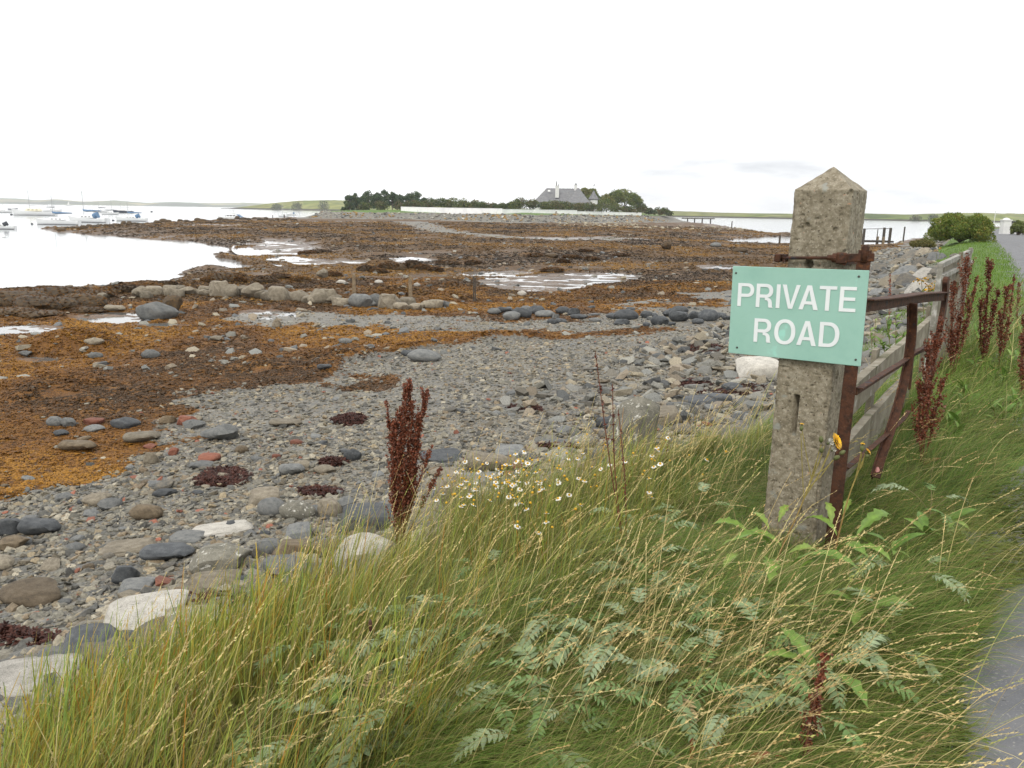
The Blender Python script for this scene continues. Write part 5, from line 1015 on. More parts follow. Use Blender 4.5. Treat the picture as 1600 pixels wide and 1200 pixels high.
for k in range(7):
    for r_ in range(4):
        v, f = rock_v(2, 'block', 900+k*5+r_); c = np.array([a[0]+W2+.3+k*.75+(r_ % 2)*.3, a[1]-1.2-k*.5, 3.15+r_*.36]); mb.add((v*[.42, .35, .2])+c, [tuple(q) for q in f])
mb.build('rubble_courses', RM['bank'], sw, smooth=False); settle(sw)
t = at_(1556, 329, Yp+8); o = MB(); o.tube([(t[0], Yp+8, 2.9), (t[0], Yp+8, t[2])], [.05, .025], 8); o = o.build('flagpole', M_pill, label='thin white flagpole behind the round bush', cat='flagpole'); recentre(o, (t[0], Yp+8, 2.9))
# ================================================================ ISLAND HOUSE AND WALL
M_ww = mat('whitewashed_wall', [(.6, .6, .61), (.72, .72, .72), (.78, .78, .77)], sc=.25, rough=.9, bump=.2, spots=[(.5, .68, (.28, .27, .26))])
def wallrun(lab, pts, tops):
    root = empty('garden_wall', (pts[0][0], pts[0][1], Tz(*pts[0])), label=lab, cat='wall', group='white garden walls of the island'); mb = MB()
    a, b = np.array(pts[0]), np.array(pts[1]); n = 10
    za, zb_ = tops; vs = []; dd = (b-a)/np.linalg.norm(b-a); nn = np.array([dd[1], -dd[0]])
    for k in range(n+1):
        p = a+(b-a)*k/n; zt = za+(zb_-za)*k/n; z0 = Tz(p[0], p[1])-1
        for s_, z in ((-1, z0), (1, z0), (1, zt), (-1, zt)): q = p+nn*.2*s_; vs.append((q[0], q[1], z))
    mb.add(vs, [(i*4+k, i*4+(k+1) % 4, (i+1)*4+(k+1) % 4, (i+1)*4+k) for i in range(n) for k in range(4)]+[(3, 2, 1, 0), tuple(4*n+k for k in range(4))]); mb.build('wall_face', M_ww, root)
    mb = MB(); mb.beam((a[0], a[1], za+.06), (b[0], b[1], zb_+.06), .52, .12); mb.build('coping', M_ww, root)
    for k in range(1, n, 3):
        p = a+(b-a)*k/n+nn*.3; zt = za+(zb_-za)*k/n; z0 = Tz(p[0], p[1])-.8; mb = MB(); mb.box((p[0], p[1], (zt+z0-.25)/2), (.45, .4, zt-z0-.25), bev=.02); mb.build('buttress', M_ww, root)
    settle(root)
def wp(px, py, x, y):
    return (x, y, aty(px, py, y)[2])
PA = [(627, 323.4, 313), (700, 325, 295), (784, 326.2, 272)]; PB = [(784.5, 327.2, 272), (901, 328.8, 303)]; PC = [(901.5, 330.6, 303), (1002, 332.6, 342)]
def wx(px, Y): return aty(px, 330, Y)[0]
for seg, lab in ((PA[:2], 'white garden wall, leftmost run beside the lawn'), (PA[1:], 'white garden wall run left of the house, stained and overgrown'), (PB, 'white garden wall run directly below the house'), (PC, 'lower white garden wall run at the right end')):
    wallrun(lab, [(wx(s[0], s[2]), s[2]) for s in seg], [aty(*s)[2] for s in seg])
M_slate = mat('slate_roof', [(.085, .087, .092), (.13, .132, .138), (.175, .172, .168)], sc=1.2, rough=.75, bump=.5, bsc=6, spots=[(1.5, .66, (.16, .145, .115))])
M_glass = mat('window_glass', [(.02, .025, .03), (.05, .055, .06)], sc=1, rough=.1, bump=0, spec=.6)
Y = 325.; hs = lambda px, py, dy=0.: at_(px, py, Y+dy)
zE = hs(880, 316)[2]; zR = hs(880, 293.6)[2]; xl = hs(834, 316)[0]; xr = hs(921, 316)[0]; gz_ = Tz((xl+xr)/2, Y)-.3
house = empty('house', ((xl+xr)/2, Y, gz_), label='white house with a big grey slate hipped roof, two chimneys and a corner turret', cat='house')
mb = MB(); mb.box(((xl+xr)/2, Y+6, (gz_+zE)/2), (xr-xl-1.4, 11.2, zE-gz_)); mb.build('wall', M_pill, house)
def hip(mb, x0, x1, y0, y1, ze, zr, rx0, rx1, ry, th=.25):
    p = [(x0, y0, ze), (x1, y0, ze), (x1, y1, ze), (x0, y1, ze), (rx0, ry, zr), (rx1, ry, zr)]
    b = [(x, y, z-th) for x, y, z in p[:4]]
    mb.add(p+b, [(0, 1, 5, 4), (1, 2, 5), (2, 3, 4, 5), (3, 0, 4), (0, 6, 7, 1), (1, 7, 8, 2), (2, 8, 9, 3), (3, 9, 6, 0), (9, 8, 7, 6)])
mb = MB(); hip(mb, xl, xr-1.5, Y-.4, Y+12.4, zE, zR, hs(855, 300)[0], hs(906, 300)[0], Y+6); rf = mb.build('roof', M_slate, house)
xa, xb = hs(884.5, 316)[0], hs(921, 316)[0]
mb = MB(); hip(mb, xa, xb, Y-3.2, Y+7, zE-.1, hs(904, 293.6)[2]+.1, hs(903, 300)[0], hs(905.5, 300)[0], Y+3.2); mb.build('wing_roof', M_slate, house)
mb = MB(); mb.box(((xa+xb)/2, Y+1, (gz_+zE)/2-.1), (xb-xa-1, 7.2, zE-gz_-.2)); mb.build('wing_wall', M_pill, house)
def chim(px0, px1, yt, yb, dy, pots):
    a, b = hs(px0, yt, dy), hs(px1, yt, dy); zb2 = hs(px0, yb, dy)[2]; w = b[0]-a[0]; c = (a[0]+b[0])/2
    mb = MB(); mb.box((c, Y+dy, (a[2]+zb2)/2), (w, w*1.1, a[2]-zb2), bev=.05); mb.box((c, Y+dy, a[2]+.1), (w*1.2, w*1.3, .25), bev=.05); ch = mb.build('chimney', M_pill, house)
    for (dx, h) in pots: mb = MB(); mb.tube([(c+dx, Y+dy, a[2]+.2), (c+dx, Y+dy, a[2]+h)], [.22, .17], 10); mb.build('chimney_pot', M_blk if h > 1 else RM['dark grey'], ch)
chim(868, 873.5, 291, 309, 1.5, [(-.35, 2.0), (.4, .8)]); chim(897.5, 902, 290, 298, 5, [(-.25, 1.), (.25, .9)])
tx = hs(928, 311)[0]; tz = hs(928, 311.8)[2]; tr_ = 7.6*Y/F
mb = MB(); mb.tube([(tx, Y+2, gz_), (tx, Y+2, tz)], tr_*.86, 8); mb.build('turret_wall', M_pill, house)
mb = MB(); mb.tube([(tx, Y+2, tz-.1), (tx, Y+2, tz+.15), (tx, Y+2, tz+1.4), (tx, Y+2, hs(926, 297)[2])], [tr_*.9, tr_*1.1, tr_*.66, .05], 8); tt = mb.build('turret_roof', M_slate, house)
zv = hs(926, 297)[2]; mb = MB(); mb.tube([(tx, Y+2, zv-.2), (tx, Y+2, zv+2.4)], .06, 6); mb.box((tx, Y+2, zv+1.9), (.7, .05, .12)); mb.box((tx+.2, Y+2, zv+2.2), (.3, .04, .3)); mb.build('weather_vane', M_blk, tt)
mb = MB(); a, b = hs(855.5, 300.5, 3), hs(860, 297, 4); mb.box(((a[0]+b[0])/2, Y+2.6, (a[2]+b[2])/2+.15), (1.0, .9, .1), Euler((math.radians(48), 0, 0)).to_matrix(), .02); mb.build('skylight', M_pill, house)
for px in (842, 850, 863, 878): 
    x = hs(px, 320)[0]; mb = MB(); mb.box((x, Y+.36, zE-1.4), (1.3, .12, 1.5)); wf = mb.build('window', M_pill, house); mb = MB(); mb.box((x, Y+.27, zE-1.4), (1.1, .08, 1.3)); mb.build('pane', M_glass, wf)
for px in (893, 903, 914):
    x = hs(px, 320)[0]; mb = MB(); mb.box((x, Y-2.62, zE-1.4), (1.3, .1, 1.5)); wf = mb.build('window', M_pill, house); mb = MB(); mb.box((x, Y-2.7, zE-1.4), (1.1, .08, 1.3)); mb.build('pane', M_glass, wf)
mb = MB(); mb.tube([(xl, Y-.5, zE-.2), (xa, Y-.5, zE-.2)], .09, 6); mb.build('gutter', M_blk, house); settle(house)
# ================================================================ BOATS
def plain(name, c, r=.45): return mat(name, [tuple(q*.9 for q in c), c], sc=3, rough=r, bump=0)
M_hull = plain('white_gelcoat', (.66, .67, .67), .3); M_cream = plain('cream_paint', (.62, .58, .42)); M_navy = plain('navy_hull', (.03, .04, .06)); M_blue = plain('blue_canvas', (.10, .18, .29), .9)
M_alu = plain('mast_alloy', (.36, .37, .38), .4); M_varn = plain('varnished_timber', (.13, .07, .035)); M_anti = plain('antifouling', (.05, .05, .055)); M_dkc = plain('dark_canvas', (.05, .055, .065), .9); M_sail = plain('sailcloth', (.75, .75, .73), .9)
def yacht(px, py, Lpx, head, lab, hull=None, mast=1., cover=None, hood=None, cabin=True, sail=False, tall=1.35, masts=1, Y=None, cabinm=None, motor=False):
    p = g(px, py, 0.) if Y is None else np.array([aty(px, py, Y)[0], Y]); d = np.hypot(*p); L = Lpx*d/F/max(.5, abs(math.cos(head))); hull = hull or M_hull
    root = empty('sailing_boat' if not motor else 'motor_boat', (p[0], p[1], 0), head, label=lab, cat='boat', group='boats moored in the bay')
    ns = 13; rows = []; B = L*.15
    for i in range(ns):
        t = i/(ns-1); b = B*(.62+.38*math.sin(min(1, t/.45)*math.pi/2)) if t < .45 else B*(1-((t-.45)/.55)**2.3)
        b = max(b, .02); x = -L/2*(.92)+L*.96*t; sh = L*.085+L*.055*(t-.35)**2*2.2+L*.02*t
        rows.append([(x+sh*.25*(t > .9), -b, sh), (x, -b*.96, sh*.45), (x*.985, -b*.72, -.05*L*.4), (x*.95, 0, -.045*L), (x*.985, b*.72, -.05*L*.4), (x, b*.96, sh*.45), (x+sh*.25*(t > .9), b, sh)])
    mb = MB(); V = [q for r in rows for q in r]; fs = [(i*7+k, i*7+k+1, (i+1)*7+k+1, (i+1)*7+k) for i in range(ns-1) for k in range(6)]+[(0, 1, 2, 3, 4, 5, 6)]
    mb.add(V, fs); mb.build('hull', hull, root, smooth=True)
    mb = MB(); V = [q for r in rows for q in (r[0], r[6])]; V = [(x, y*.97, z-.02) for x, y, z in V]; mb.add(V, [(i*2, (i+1)*2, (i+1)*2+1, i*2+1) for i in range(ns-1)]); mb.build('deck', M_hull if hull is not M_navy else M_varn, root)
    mb = MB(); mb.add([(x*1.002, y*1.015, z) for r in rows for (x, y, z) in [(r[1][0], r[1][1], .10), (r[1][0], r[1][1]*.99, -.06)]]+[(x*1.002, y*1.015, z) for r in rows for (x, y, z) in [(r[5][0], r[5][1], .10), (r[5][0], r[5][1]*.99, -.06)]],
                      [(i*2, i*2+1, (i+1)*2+1, (i+1)*2) for i in range(ns-1)]+[(2*ns+i*2, 2*ns+(i+1)*2, 2*ns+(i+1)*2+1, 2*ns+i*2+1) for i in range(ns-1)]); mb.build('waterline_stripe', M_anti, root)
    dz = L*.1
    if cabin and not motor:
        mb = MB(); mb.box((L*.04, 0, dz+L*.03), (L*.36, B*1.15, L*.07), bev=L*.018, taper=.86); cb = mb.build('cabin', cabinm or M_hull, root)
        for s_ in (-1, 1):
            for k in range(3): mb = MB(); mb.box((L*(-.06+.09*k), s_*B*.545, dz+L*.03), (L*.05, .03, L*.02)); mb.build('window', M_glass, cb)
    if motor:
        mb = MB(); mb.box((L*.02, 0, dz+L*.05), (L*.42, B*1.3, L*.11), bev=L*.02, taper=.8); cb = mb.build('cabin', M_hull, root)
        for s_ in (-1, 1):
            for k in range(3): mb = MB(); mb.box((L*(-.1+.11*k), s_*B*.6, dz+L*.07), (L*.08, .05, L*.035), Euler((s_*-.15, 0, 0)).to_matrix()); mb.build('window', M_glass, cb)
        mb = MB(); mb.box((-L*.03, 0, dz+L*.14), (L*.25, B*.9, L*.03), bev=.02); mb.build('flying_bridge', M_hull, root)
        mb = MB(); mb.tube([(-L*.08, -.3, dz+L*.12), (-L*.05, -.3, dz+L*.27), (-L*.05, .3, dz+L*.27), (-L*.08, .3, dz+L*.12)], .04, 6); mb.tube([(-L*.12, 0, dz+L*.27), (L*.12, 0, dz+L*.26)], .04, 6); mb.build('radar_arch', M_alu, root)
        mb = MB(); mb.add([(-L*.22, -B*.7, dz+L*.12), (-L*.22, B*.7, dz+L*.12), (-L*.40, B*.8, dz+.1), (-L*.40, -B*.8, dz+.1), (-L*.2, -B*.7, dz+L*.1), (-L*.2, B*.7, dz+L*.1), (-L*.37, B*.8, dz), (-L*.37, -B*.8, dz)], [(0, 1, 2, 3), (7, 6, 5, 4), (0, 4, 5, 1), (1, 5, 6, 2), (2, 6, 7, 3), (3, 7, 4, 0)]); mb.build('cockpit_canvas', M_blue, root)
        mb = MB(); pts = [(L*.2+L*.28*k/5, 0, dz+.75) for k in range(6)]; mb.tube(pts, .025, 5)
        for q in pts: mb.tube([q, (q[0], q[1], dz+.05)], .02, 5)
        mb.build('bow_rail', M_alu, root); return root
    H = L*tall*mast*.56
    if mast:
        for mi in range(masts):
            xm = L*.12-mi*L*.45; hm = H*(1 if mi == 0 else .7); mb = MB(); mb.tube([(xm, 0, dz), (xm, 0, dz+hm)], [L*.006+.02, L*.004+.012], 8); ms = mb.build('mast', M_alu, root)
            mb = MB(); mb.tube([(xm, -B*.5, dz+hm*.55), (xm, B*.5, dz+hm*.55)], .02+L*.001, 5); mb.build('spreader', M_alu, ms)
        mb = MB(); top = (L*.12, 0, dz+H*.98)
        for q in ((L*.52, 0, L*.13), (-L*.44, 0, L*.1), (L*.1, B*.9, L*.1), (L*.1, -B*.9, L*.1)): mb.tube([top, q], .008, 4, cap=False)
        mb.build('rigging', M_alu, root)
        zb2 = dz+L*.14; mb = MB(); mb.tube([(L*.12, 0, zb2), (-L*.3, 0, zb2+.02*L)], .05+L*.002, 6); mb.build('boom', M_alu, root)
        if cover:
            mb = MB(); mb.tube([(L*.135, 0, zb2+L*.07), (L*.12, 0, zb2+L*.04), (L*.05, 0, zb2+L*.03), (-L*.15, 0, zb2+L*.032), (-L*.31, 0, zb2+L*.03)], [L*.008, L*.022, L*.022, L*.017, L*.008], 8); mb.build('sail_cover', cover, root, smooth=True)
        if sail:
            mb = MB(); n = 10; V = []
            for i in range(n):
                t = i/(n-1); z = zb2+(H*.95-L*.14)*t; c = L*.42*(1-t)**.9+.02; V += [(L*.11, .0, z), (L*.11-c*.5, .3*(1-t), z), (L*.11-c, .15*(1-t), z), (L*.11-c*.5, .3*(1-t)+.03, z)]
            mb.add(V, [(i*4+k, i*4+(k+1) % 4, (i+1)*4+(k+1) % 4, (i+1)*4+k) for i in range(n-1) for k in range(4)]); mb.build('mainsail', M_sail, root)
    if hood:
        mb = MB(); mb.tube([(-L*.12, 0, dz+.05), (-L*.14, 0, dz+L*.05), (-L*.2, 0, dz+L*.09), (-L*.25, 0, dz+L*.02)], [B*.3, B*.45, B*.42, B*.2], 10); mb.build('spray_hood', hood, root)
    return root
yacht(0, 358, 40, math.pi+.15, 'white yacht stern cut by the left edge of the picture', hood=M_dkc, cover=None, mast=.0)
yacht(56, 336.5, 52, math.pi+.2, 'white yacht with a cream deckhouse at the left of the mooring', cabinm=M_cream, tall=.9)
yacht(93, 351, 56, math.pi+.1, 'long low white yacht with a blue boom cover, nearest of the moored boats', cover=M_blue, tall=1.0)
yacht(140, 347.5, 57, math.pi-.1, 'white yacht with a blue boom cover and blue spray hood, right beside the nearest one', cover=M_blue, hood=M_blue, tall=1.1)
yacht(207, 345.5, 42, math.pi+.1, 'white yacht with blue canvas, rightmost of the near group', cover=M_blue, hood=M_blue, tall=.0+.9)
yacht(82, 331, 22, .2, 'small white yacht with dark canvas behind the cream deckhouse', cover=M_dkc, tall=1.2)
yacht(158, 331.5, 22, math.pi, 'far white yacht with a dark boom cover, centre of the far row', cover=M_dkc, tall=1.4)
yacht(172, 335, 21, .2, 'small pale yacht in front of the dark-covered far yacht', cover=M_dkc, tall=1.9)
yacht(193, 332.5, 27, math.pi+.1, 'dark-hulled boat with a bare mast in the far row', hull=M_navy, tall=.7)
yacht(20, 327.5, 12, .1, 'tiny moored boat near the far left edge', tall=0.01, mast=0, hull=M_navy)
yacht(5, 332, 22, .1, 'half-cut white boat in the far row at the left edge', tall=0.01, mast=0)
yacht(107.5, 320.8, 6, .5, 'tiny boat under white sail far out on the lough', sail=True, tall=1.4, Y=2000)
yacht(363, 344.5, 40, math.pi, 'white motor cruiser with a blue cockpit cover behind the spit', motor=True)
yacht(444, 339.5, 20, 2.6, 'white yacht moored behind the spit left of the island', cover=None, tall=1.3, Y=380)
yacht(456, 336.5, 17, 2.9, 'smaller white yacht with a blue hood behind its neighbour', hood=M_blue, tall=1.1, Y=470)
for i, (px, py, lab) in enumerate([(18, 336, 'small mooring buoy left of the cream-decked yacht'), (50, 350.5, 'mooring buoy in front of the left moorings'), (177, 345, 'dark mooring buoy between two blue-covered yachts'), (6, 371, 'white buoy nearest the camera at the left edge'), (237, 331.5, 'far mooring buoy right of the boats'), (353, 338.5, 'dark buoy left of the motor cruiser')]):
    p = g(px, py, 0); s = max(.25, np.hypot(*p)*1.6/F); me = meshnp('mooring_buoy', ICO[2][0]*[s, s, s*.8], ICO[2][1], M_dkc if i != 3 else M_hull); o = objm('mooring_buoy', me, label=lab, cat='buoy'); o.location = (p[0], p[1], s*.3)
# ================================================================ GRASSES
M_grass = matcol('grass_blade', rough=.55, trans=.35, var=.15, spec=.25)
def blades(P, az, L, W, th0, th1, seg, cb, ct, twist=None, pw=.7):
    n = len(P); t = np.linspace(0, 1, seg+1); th = th0[:, None]+(th1-th0)[:, None]*(t[None]**1.2)
    ds = L[:, None]/seg; hx = np.concatenate([np.zeros((n, 1)), np.cumsum(np.sin((th[:, 1:]+th[:, :-1])/2)*ds, 1)], 1); hz = np.concatenate([np.zeros((n, 1)), np.cumsum(np.cos((th[:, 1:]+th[:, :-1])/2)*ds, 1)], 1)
    d = np.stack([np.sin(az), np.cos(az)], 1); tw = rng.uniform(0, np.pi, n) if twist is None else twist
    C = np.stack([P[:, None, 0]+d[:, None, 0]*hx, P[:, None, 1]+d[:, None, 1]*hx, P[:, None, 2]+hz], -1)
    side = np.stack([np.cos(tw)*d[:, 1]+np.sin(tw)*d[:, 0]*.4, -np.cos(tw)*d[:, 0]+np.sin(tw)*d[:, 1]*.4, np.sin(tw)*.5], 1)
    w = W[:, None]*np.maximum(1-t[None], .06)**pw*np.minimum(1, .6+t[None]*2)
    A = C+side[:, None]*w[..., None]/2; B = C-side[:, None]*w[..., None]/2
    V = np.stack([A, B], 2).reshape(-1, 3); b = (np.arange(n)*(seg+1)*2)[:, None]; k = np.arange(seg)[None]*2
    F_ = np.stack([b+k, b+k+1, b+k+3, b+k+2], -1).reshape(-1, 4)
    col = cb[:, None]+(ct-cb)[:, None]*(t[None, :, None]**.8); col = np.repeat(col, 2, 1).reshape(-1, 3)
    return V, F_, col, C
def cat_(L_):
    b = 0; V = []; F_ = []; C_ = []
    for v, f, c in L_: V.append(v); F_.append(f+b); C_.append(c); b += len(v)
    return np.concatenate(V), np.concatenate(F_), np.concatenate(C_)
def field(n, rmin, rmax, a0, a1, umin, umax, pw=1.):
    r = rmin*(rmax/rmin)**(rng.uniform(0, 1, n)**pw); a = rng.uniform(a0, a1, n); x = r*np.sin(a); y = r*np.cos(a); u = U(x, y); um = umax+vsh(y)+(fbm(x, y, .9, 3, 33)-.5)*1.0
    k = (u > umin+(fbm(x, y, 2.2, 2, 35)-.5)*.3) & (u < um); x, y, u = x[k], y[k], u[k]
    # keep the post's own footprint clear
    q = np.stack([x-PCEN[0], y-PCEN[1]], 1); k = ~((np.abs(q@n1[:2]) < .135) & (np.abs(q@n2[:2]) < .135)); x, y, u = x[k], y[k], u[k]
    return np.stack([x, y, TF(x, y)-.01], 1), u
def pick(n, cols, p): return np.array(cols)[rng.choice(len(cols), n, p=p)]*rng.uniform(.75, 1.25, (n, 1))
PATHN = math.atan2(.85, -.53)        # compass azimuth pointing from the bank to the path
def postclear(P):
    q = np.hypot(P[:, 0]-PCEN[0]-n1[0]*.35, P[:, 1]-PCEN[1]-n1[1]*.35); return .38+.62*sstep(q, .25, .75)
def gk(x, y): return fbm(x, y, .9, 3, 61), fbm(x, y, .7, 3, 67)
# lush fescue, combed over towards the path
P, u = field(235000, 1.15, 17, -.62, .72, .02, 2.75, .95); n = len(P); f1, f2 = gk(P[:, 0], P[:, 1])
seaw = sstep(u, 1.3, 2.6)*sstep(P[:, 0], 1.4, -.3)
keep = rng.uniform(size=n) > seaw*.55; P, u, f1, f2, seaw = P[keep], u[keep], f1[keep], f2[keep], seaw[keep]; n = len(P)
az_ = PATHN-.5+(f1-.5)*3.4+rng.normal(0, .52, n); mnd = sstep(f2, .35, .65)
rr3 = np.hypot(P[:, 0], P[:, 1])
Lg = rng.uniform(.20, .36, n)*(.75+.5*mnd)*(1-.35*sstep(.35-u, 0, .3)); Lg *= postclear(P); th0 = rng.uniform(.15, .6, n); th1 = rng.uniform(1.25, 1.95, n)-.3*seaw
cb = pick(n, [(.024, .043, .008), (.055, .06, .016)], [.7, .3]); ct = pick(n, [(.11, .20, .03), (.165, .25, .04), (.22, .27, .06), (.40, .32, .14), (.29, .26, .08)], [.34, .29, .15, .12, .10])  # blade bases darkened: shade of the gaps painted into the grass
yl = np.clip(seaw+sstep(f1, .52, .7)*.5, 0, 1)[:, None]; ct = ct*(1-yl*.7)+np.array([(.29, .27, .07)])*yl*.7
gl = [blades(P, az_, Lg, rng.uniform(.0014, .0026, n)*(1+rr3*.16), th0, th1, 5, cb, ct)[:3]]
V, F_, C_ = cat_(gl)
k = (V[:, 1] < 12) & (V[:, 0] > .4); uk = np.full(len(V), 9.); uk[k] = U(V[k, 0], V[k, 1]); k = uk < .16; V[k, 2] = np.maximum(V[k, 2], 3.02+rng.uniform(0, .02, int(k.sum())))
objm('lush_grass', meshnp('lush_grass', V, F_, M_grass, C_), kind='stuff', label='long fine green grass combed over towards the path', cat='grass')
# coarse upright yellow-green grass on the seaward edge, in tussocks
def tussocks(nt, per, rmin, rmax, a0, a1, umin, umax, Lr, lean, cols, pr, w=(.003, .006), edge=None):
    T_, u = field(nt, rmin, rmax, a0, a1, umin, umax); T_ = T_[postclear(T_) > .8]; m = len(T_); idx = np.repeat(np.arange(m), per); n = len(idx); P = T_[idx].copy(); o = rng.normal(0, .045, (n, 2))*(1+T_[idx, 1:2]*.05); P[:, :2] += o; P[:, 2] = TF(P[:, 0], P[:, 1])-.01
    sc = rng.uniform(.7, 1.2, m)[idx]; aa = np.arctan2(o[:, 0], o[:, 1])*.45+rng.normal(math.pi/2-.1, .5, n)
    L_ = rng.uniform(*Lr, n)*sc; th0 = np.abs(rng.normal(.12, .12, n)); th1 = rng.uniform(.3, 1.25, n)*lean
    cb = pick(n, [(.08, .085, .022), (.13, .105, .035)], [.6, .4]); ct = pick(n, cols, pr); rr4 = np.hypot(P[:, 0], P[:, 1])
    return blades(P, aa, L_, rng.uniform(*w, n)*(1+rr4*.05), th0, th1, 5, cb, ct, pw=.55)[:3]
YG = [(.25, .30, .045), (.35, .34, .06), (.15, .23, .045), (.36, .25, .04), (.38, .17, .02), (.42, .35, .16)]
V, F_, C_ = cat_([tussocks(820, 17, 1.5, 7, -.66, .25, 1.35, 3.2, (.24, .48), 1., YG, [.3, .28, .17, .1, .04, .11]), tussocks(330, 16, 2.0, 5.5, -.7, -.2, 2.0, 3.4, (.24, .46), .8, YG, [.28, .27, .15, .14, .08, .08], w=(.005, .0095)),
                 tussocks(90, 14, 2.2, 4.2, -.62, -.30, 2.3, 3.3, (.34, .56), .7, [(.24, .28, .04), (.42, .30, .04), (.16, .24, .05), (.42, .2, .03)], [.4, .25, .25, .1], w=(.007, .013)),
                 tussocks(420, 18, 5, 14, -.1, .62, .9, 3.0, (.15, .30), 1.1, YG, [.3, .25, .3, .05, .0, .10])])
objm('coarse_grass', meshnp('coarse_grass', V, F_, M_grass, C_), kind='stuff', label='coarse yellow-green tussock grass along the seaward edge of the bank', cat='grass')
# dead thatch low down
P, u = field(30000, 1.3, 9, -.64, .6, .3, 3.3); n = len(P)
V, F_, C_, _ = blades(P, rng.uniform(0, 6.28, n), rng.uniform(.12, .3, n), rng.uniform(.0015, .003, n), rng.uniform(.4, 1.2, n), rng.uniform(1.2, 2., n), 4, pick(n, [(.17, .13, .065)], [1.]), pick(n, [(.36, .27, .13), (.22, .15, .07)], [.6, .4]))
objm('dead_grass', meshnp('dead_grass', V, F_, M_grass, C_), kind='stuff', label='dead straw-coloured grass tangled under the green', cat='grass')
# flowering culms with nodding heads
def culms(n, rmin, rmax, a0, a1, umin, umax, Lr, th, azc, azs, w=.0021):
    P, u = field(n, rmin, rmax, a0, a1, umin, umax); P = P[postclear(P) > rng.uniform(.4, .95, len(P))]; n = len(P); az_ = rng.normal(azc, azs+.18, n); L_ = rng.uniform(*Lr, n); t0 = rng.uniform(.05, .45, n); t1 = t0+rng.uniform(*th, n)
    r5 = np.hypot(P[:, 0], P[:, 1]); ctip = pick(n, [(.47, .37, .17), (.55, .45, .22), (.40, .29, .12), (.32, .32, .10)], [.35, .3, .2, .15]); cb = ctip*np.array([(.6, .72, .5)])
    V, F_, C_, ctr = blades(P, az_, L_, np.full(n, w)*(1+r5*.12), t0, t1, 8, cb, ctip, pw=.25); out = [(V, F_, C_)]
    m = 26; hv = []; hf = []; hc = []
    f = rng.uniform(.80, 1.0, (n, m)); fi = f*8; i0 = np.minimum(fi.astype(int), 7); fr = (fi-i0)[..., None]; ar = np.arange(n)[:, None]; Q = ctr[ar, i0]*(1-fr)+ctr[ar, i0+1]*fr
    has = (rng.uniform(size=n) < .8)[:, None]; D = ctr[:, 8]-ctr[:, 6]; D /= np.linalg.norm(D, axis=1)[:, None]; D = np.repeat(D[:, None], m, 1)+rng.normal(0, .22, (n, m, 3)); sd = rng.normal(size=(n, m, 3)); sd -= D*(sd*D).sum(-1, keepdims=True); sd /= np.linalg.norm(sd, axis=-1, keepdims=True)
    l = rng.uniform(.006, .012, (n, m, 1))*has[..., None]; ww = l*.17; A = Q; B = Q+D*l*.5+sd*ww; Cc = Q+D*l; Dd = Q+D*l*.5-sd*ww; V2 = np.stack([A, B, Cc, Dd], 2).reshape(-1, 3); b = np.arange(n*m)[:, None]*4; out.append((V2, b+np.arange(4)[None], np.repeat(np.repeat(ctip[:, None], m, 1).reshape(-1, 3)*1.08, 4, 0)))
    return out
cu_ = culms(1700, 1.7, 6.5, -.62, .40, .5, 3.1, (.38, .68), (.3, 1.1), math.pi/2-.1, .35)+culms(900, 1.5, 8, .1, .66, -.05, 2.0, (.35, .62), (.6, 1.4), math.pi/2+.35, .4)+culms(500, 4, 10, -.15, .35, 1.0, 3.0, (.25, .48), (.3, .9), math.pi/2, .5)+culms(130, 2.2, 4.8, -.6, .1, 2.3, 3.1, (.5, .78), (.2, .8), math.pi/2-.3, .5)
cu_ += culms(420, 8, 15, .38, .68, -.1, 2.0, (.45, .8), (.5, 1.3), math.pi/2+.2, .5, w=.0022)
V, F_, C_ = cat_(cu_); objm('seeding_grass', meshnp('seeding_grass', V, F_, M_grass, C_), kind='stuff', label='straw-coloured flowering grass stems with nodding heads over the bank', cat='grass')
# tall mixed growth right of the fence and the mown verge further on
P, u = field(26000, 6, 20, .30, .74, .0, 2.3); n = len(P)
V1 = blades(P, rng.normal(PATHN-.5, .8, n), rng.uniform(.25, .5, n), rng.uniform(.004, .008, n), rng.uniform(.1, .6, n), rng.uniform(.9, 1.7, n), 4, pick(n, [(.03, .05, .012)], [1.]), pick(n, [(.13, .22, .03), (.18, .26, .04), (.36, .31, .13)], [.5, .38, .12]))[:3]
P, u = field(60000, 15, 62, .40, .66, -.2, 4.2, 1.); n = len(P); r5 = np.hypot(P[:, 0], P[:, 1])
V2 = blades(P, rng.uniform(0, 6.28, n), rng.uniform(.05, .11, n)*(1+r5*.012), .012*(.4+r5/30)*np.ones(n), rng.uniform(0, .5, n), rng.uniform(.5, 1.3, n), 2, pick(n, [(.08, .15, .016)], [1.]), pick(n, [(.115, .215, .022), (.16, .25, .032), (.21, .23, .05)], [.5, .38, .12]))[:3]
V, F_, C_ = cat_([V1, V2]); objm('verge_grass', meshnp('verge_grass', V, F_, M_grass, C_), kind='stuff', label='bright green verge grass between the shore bank and the road', cat='grass')
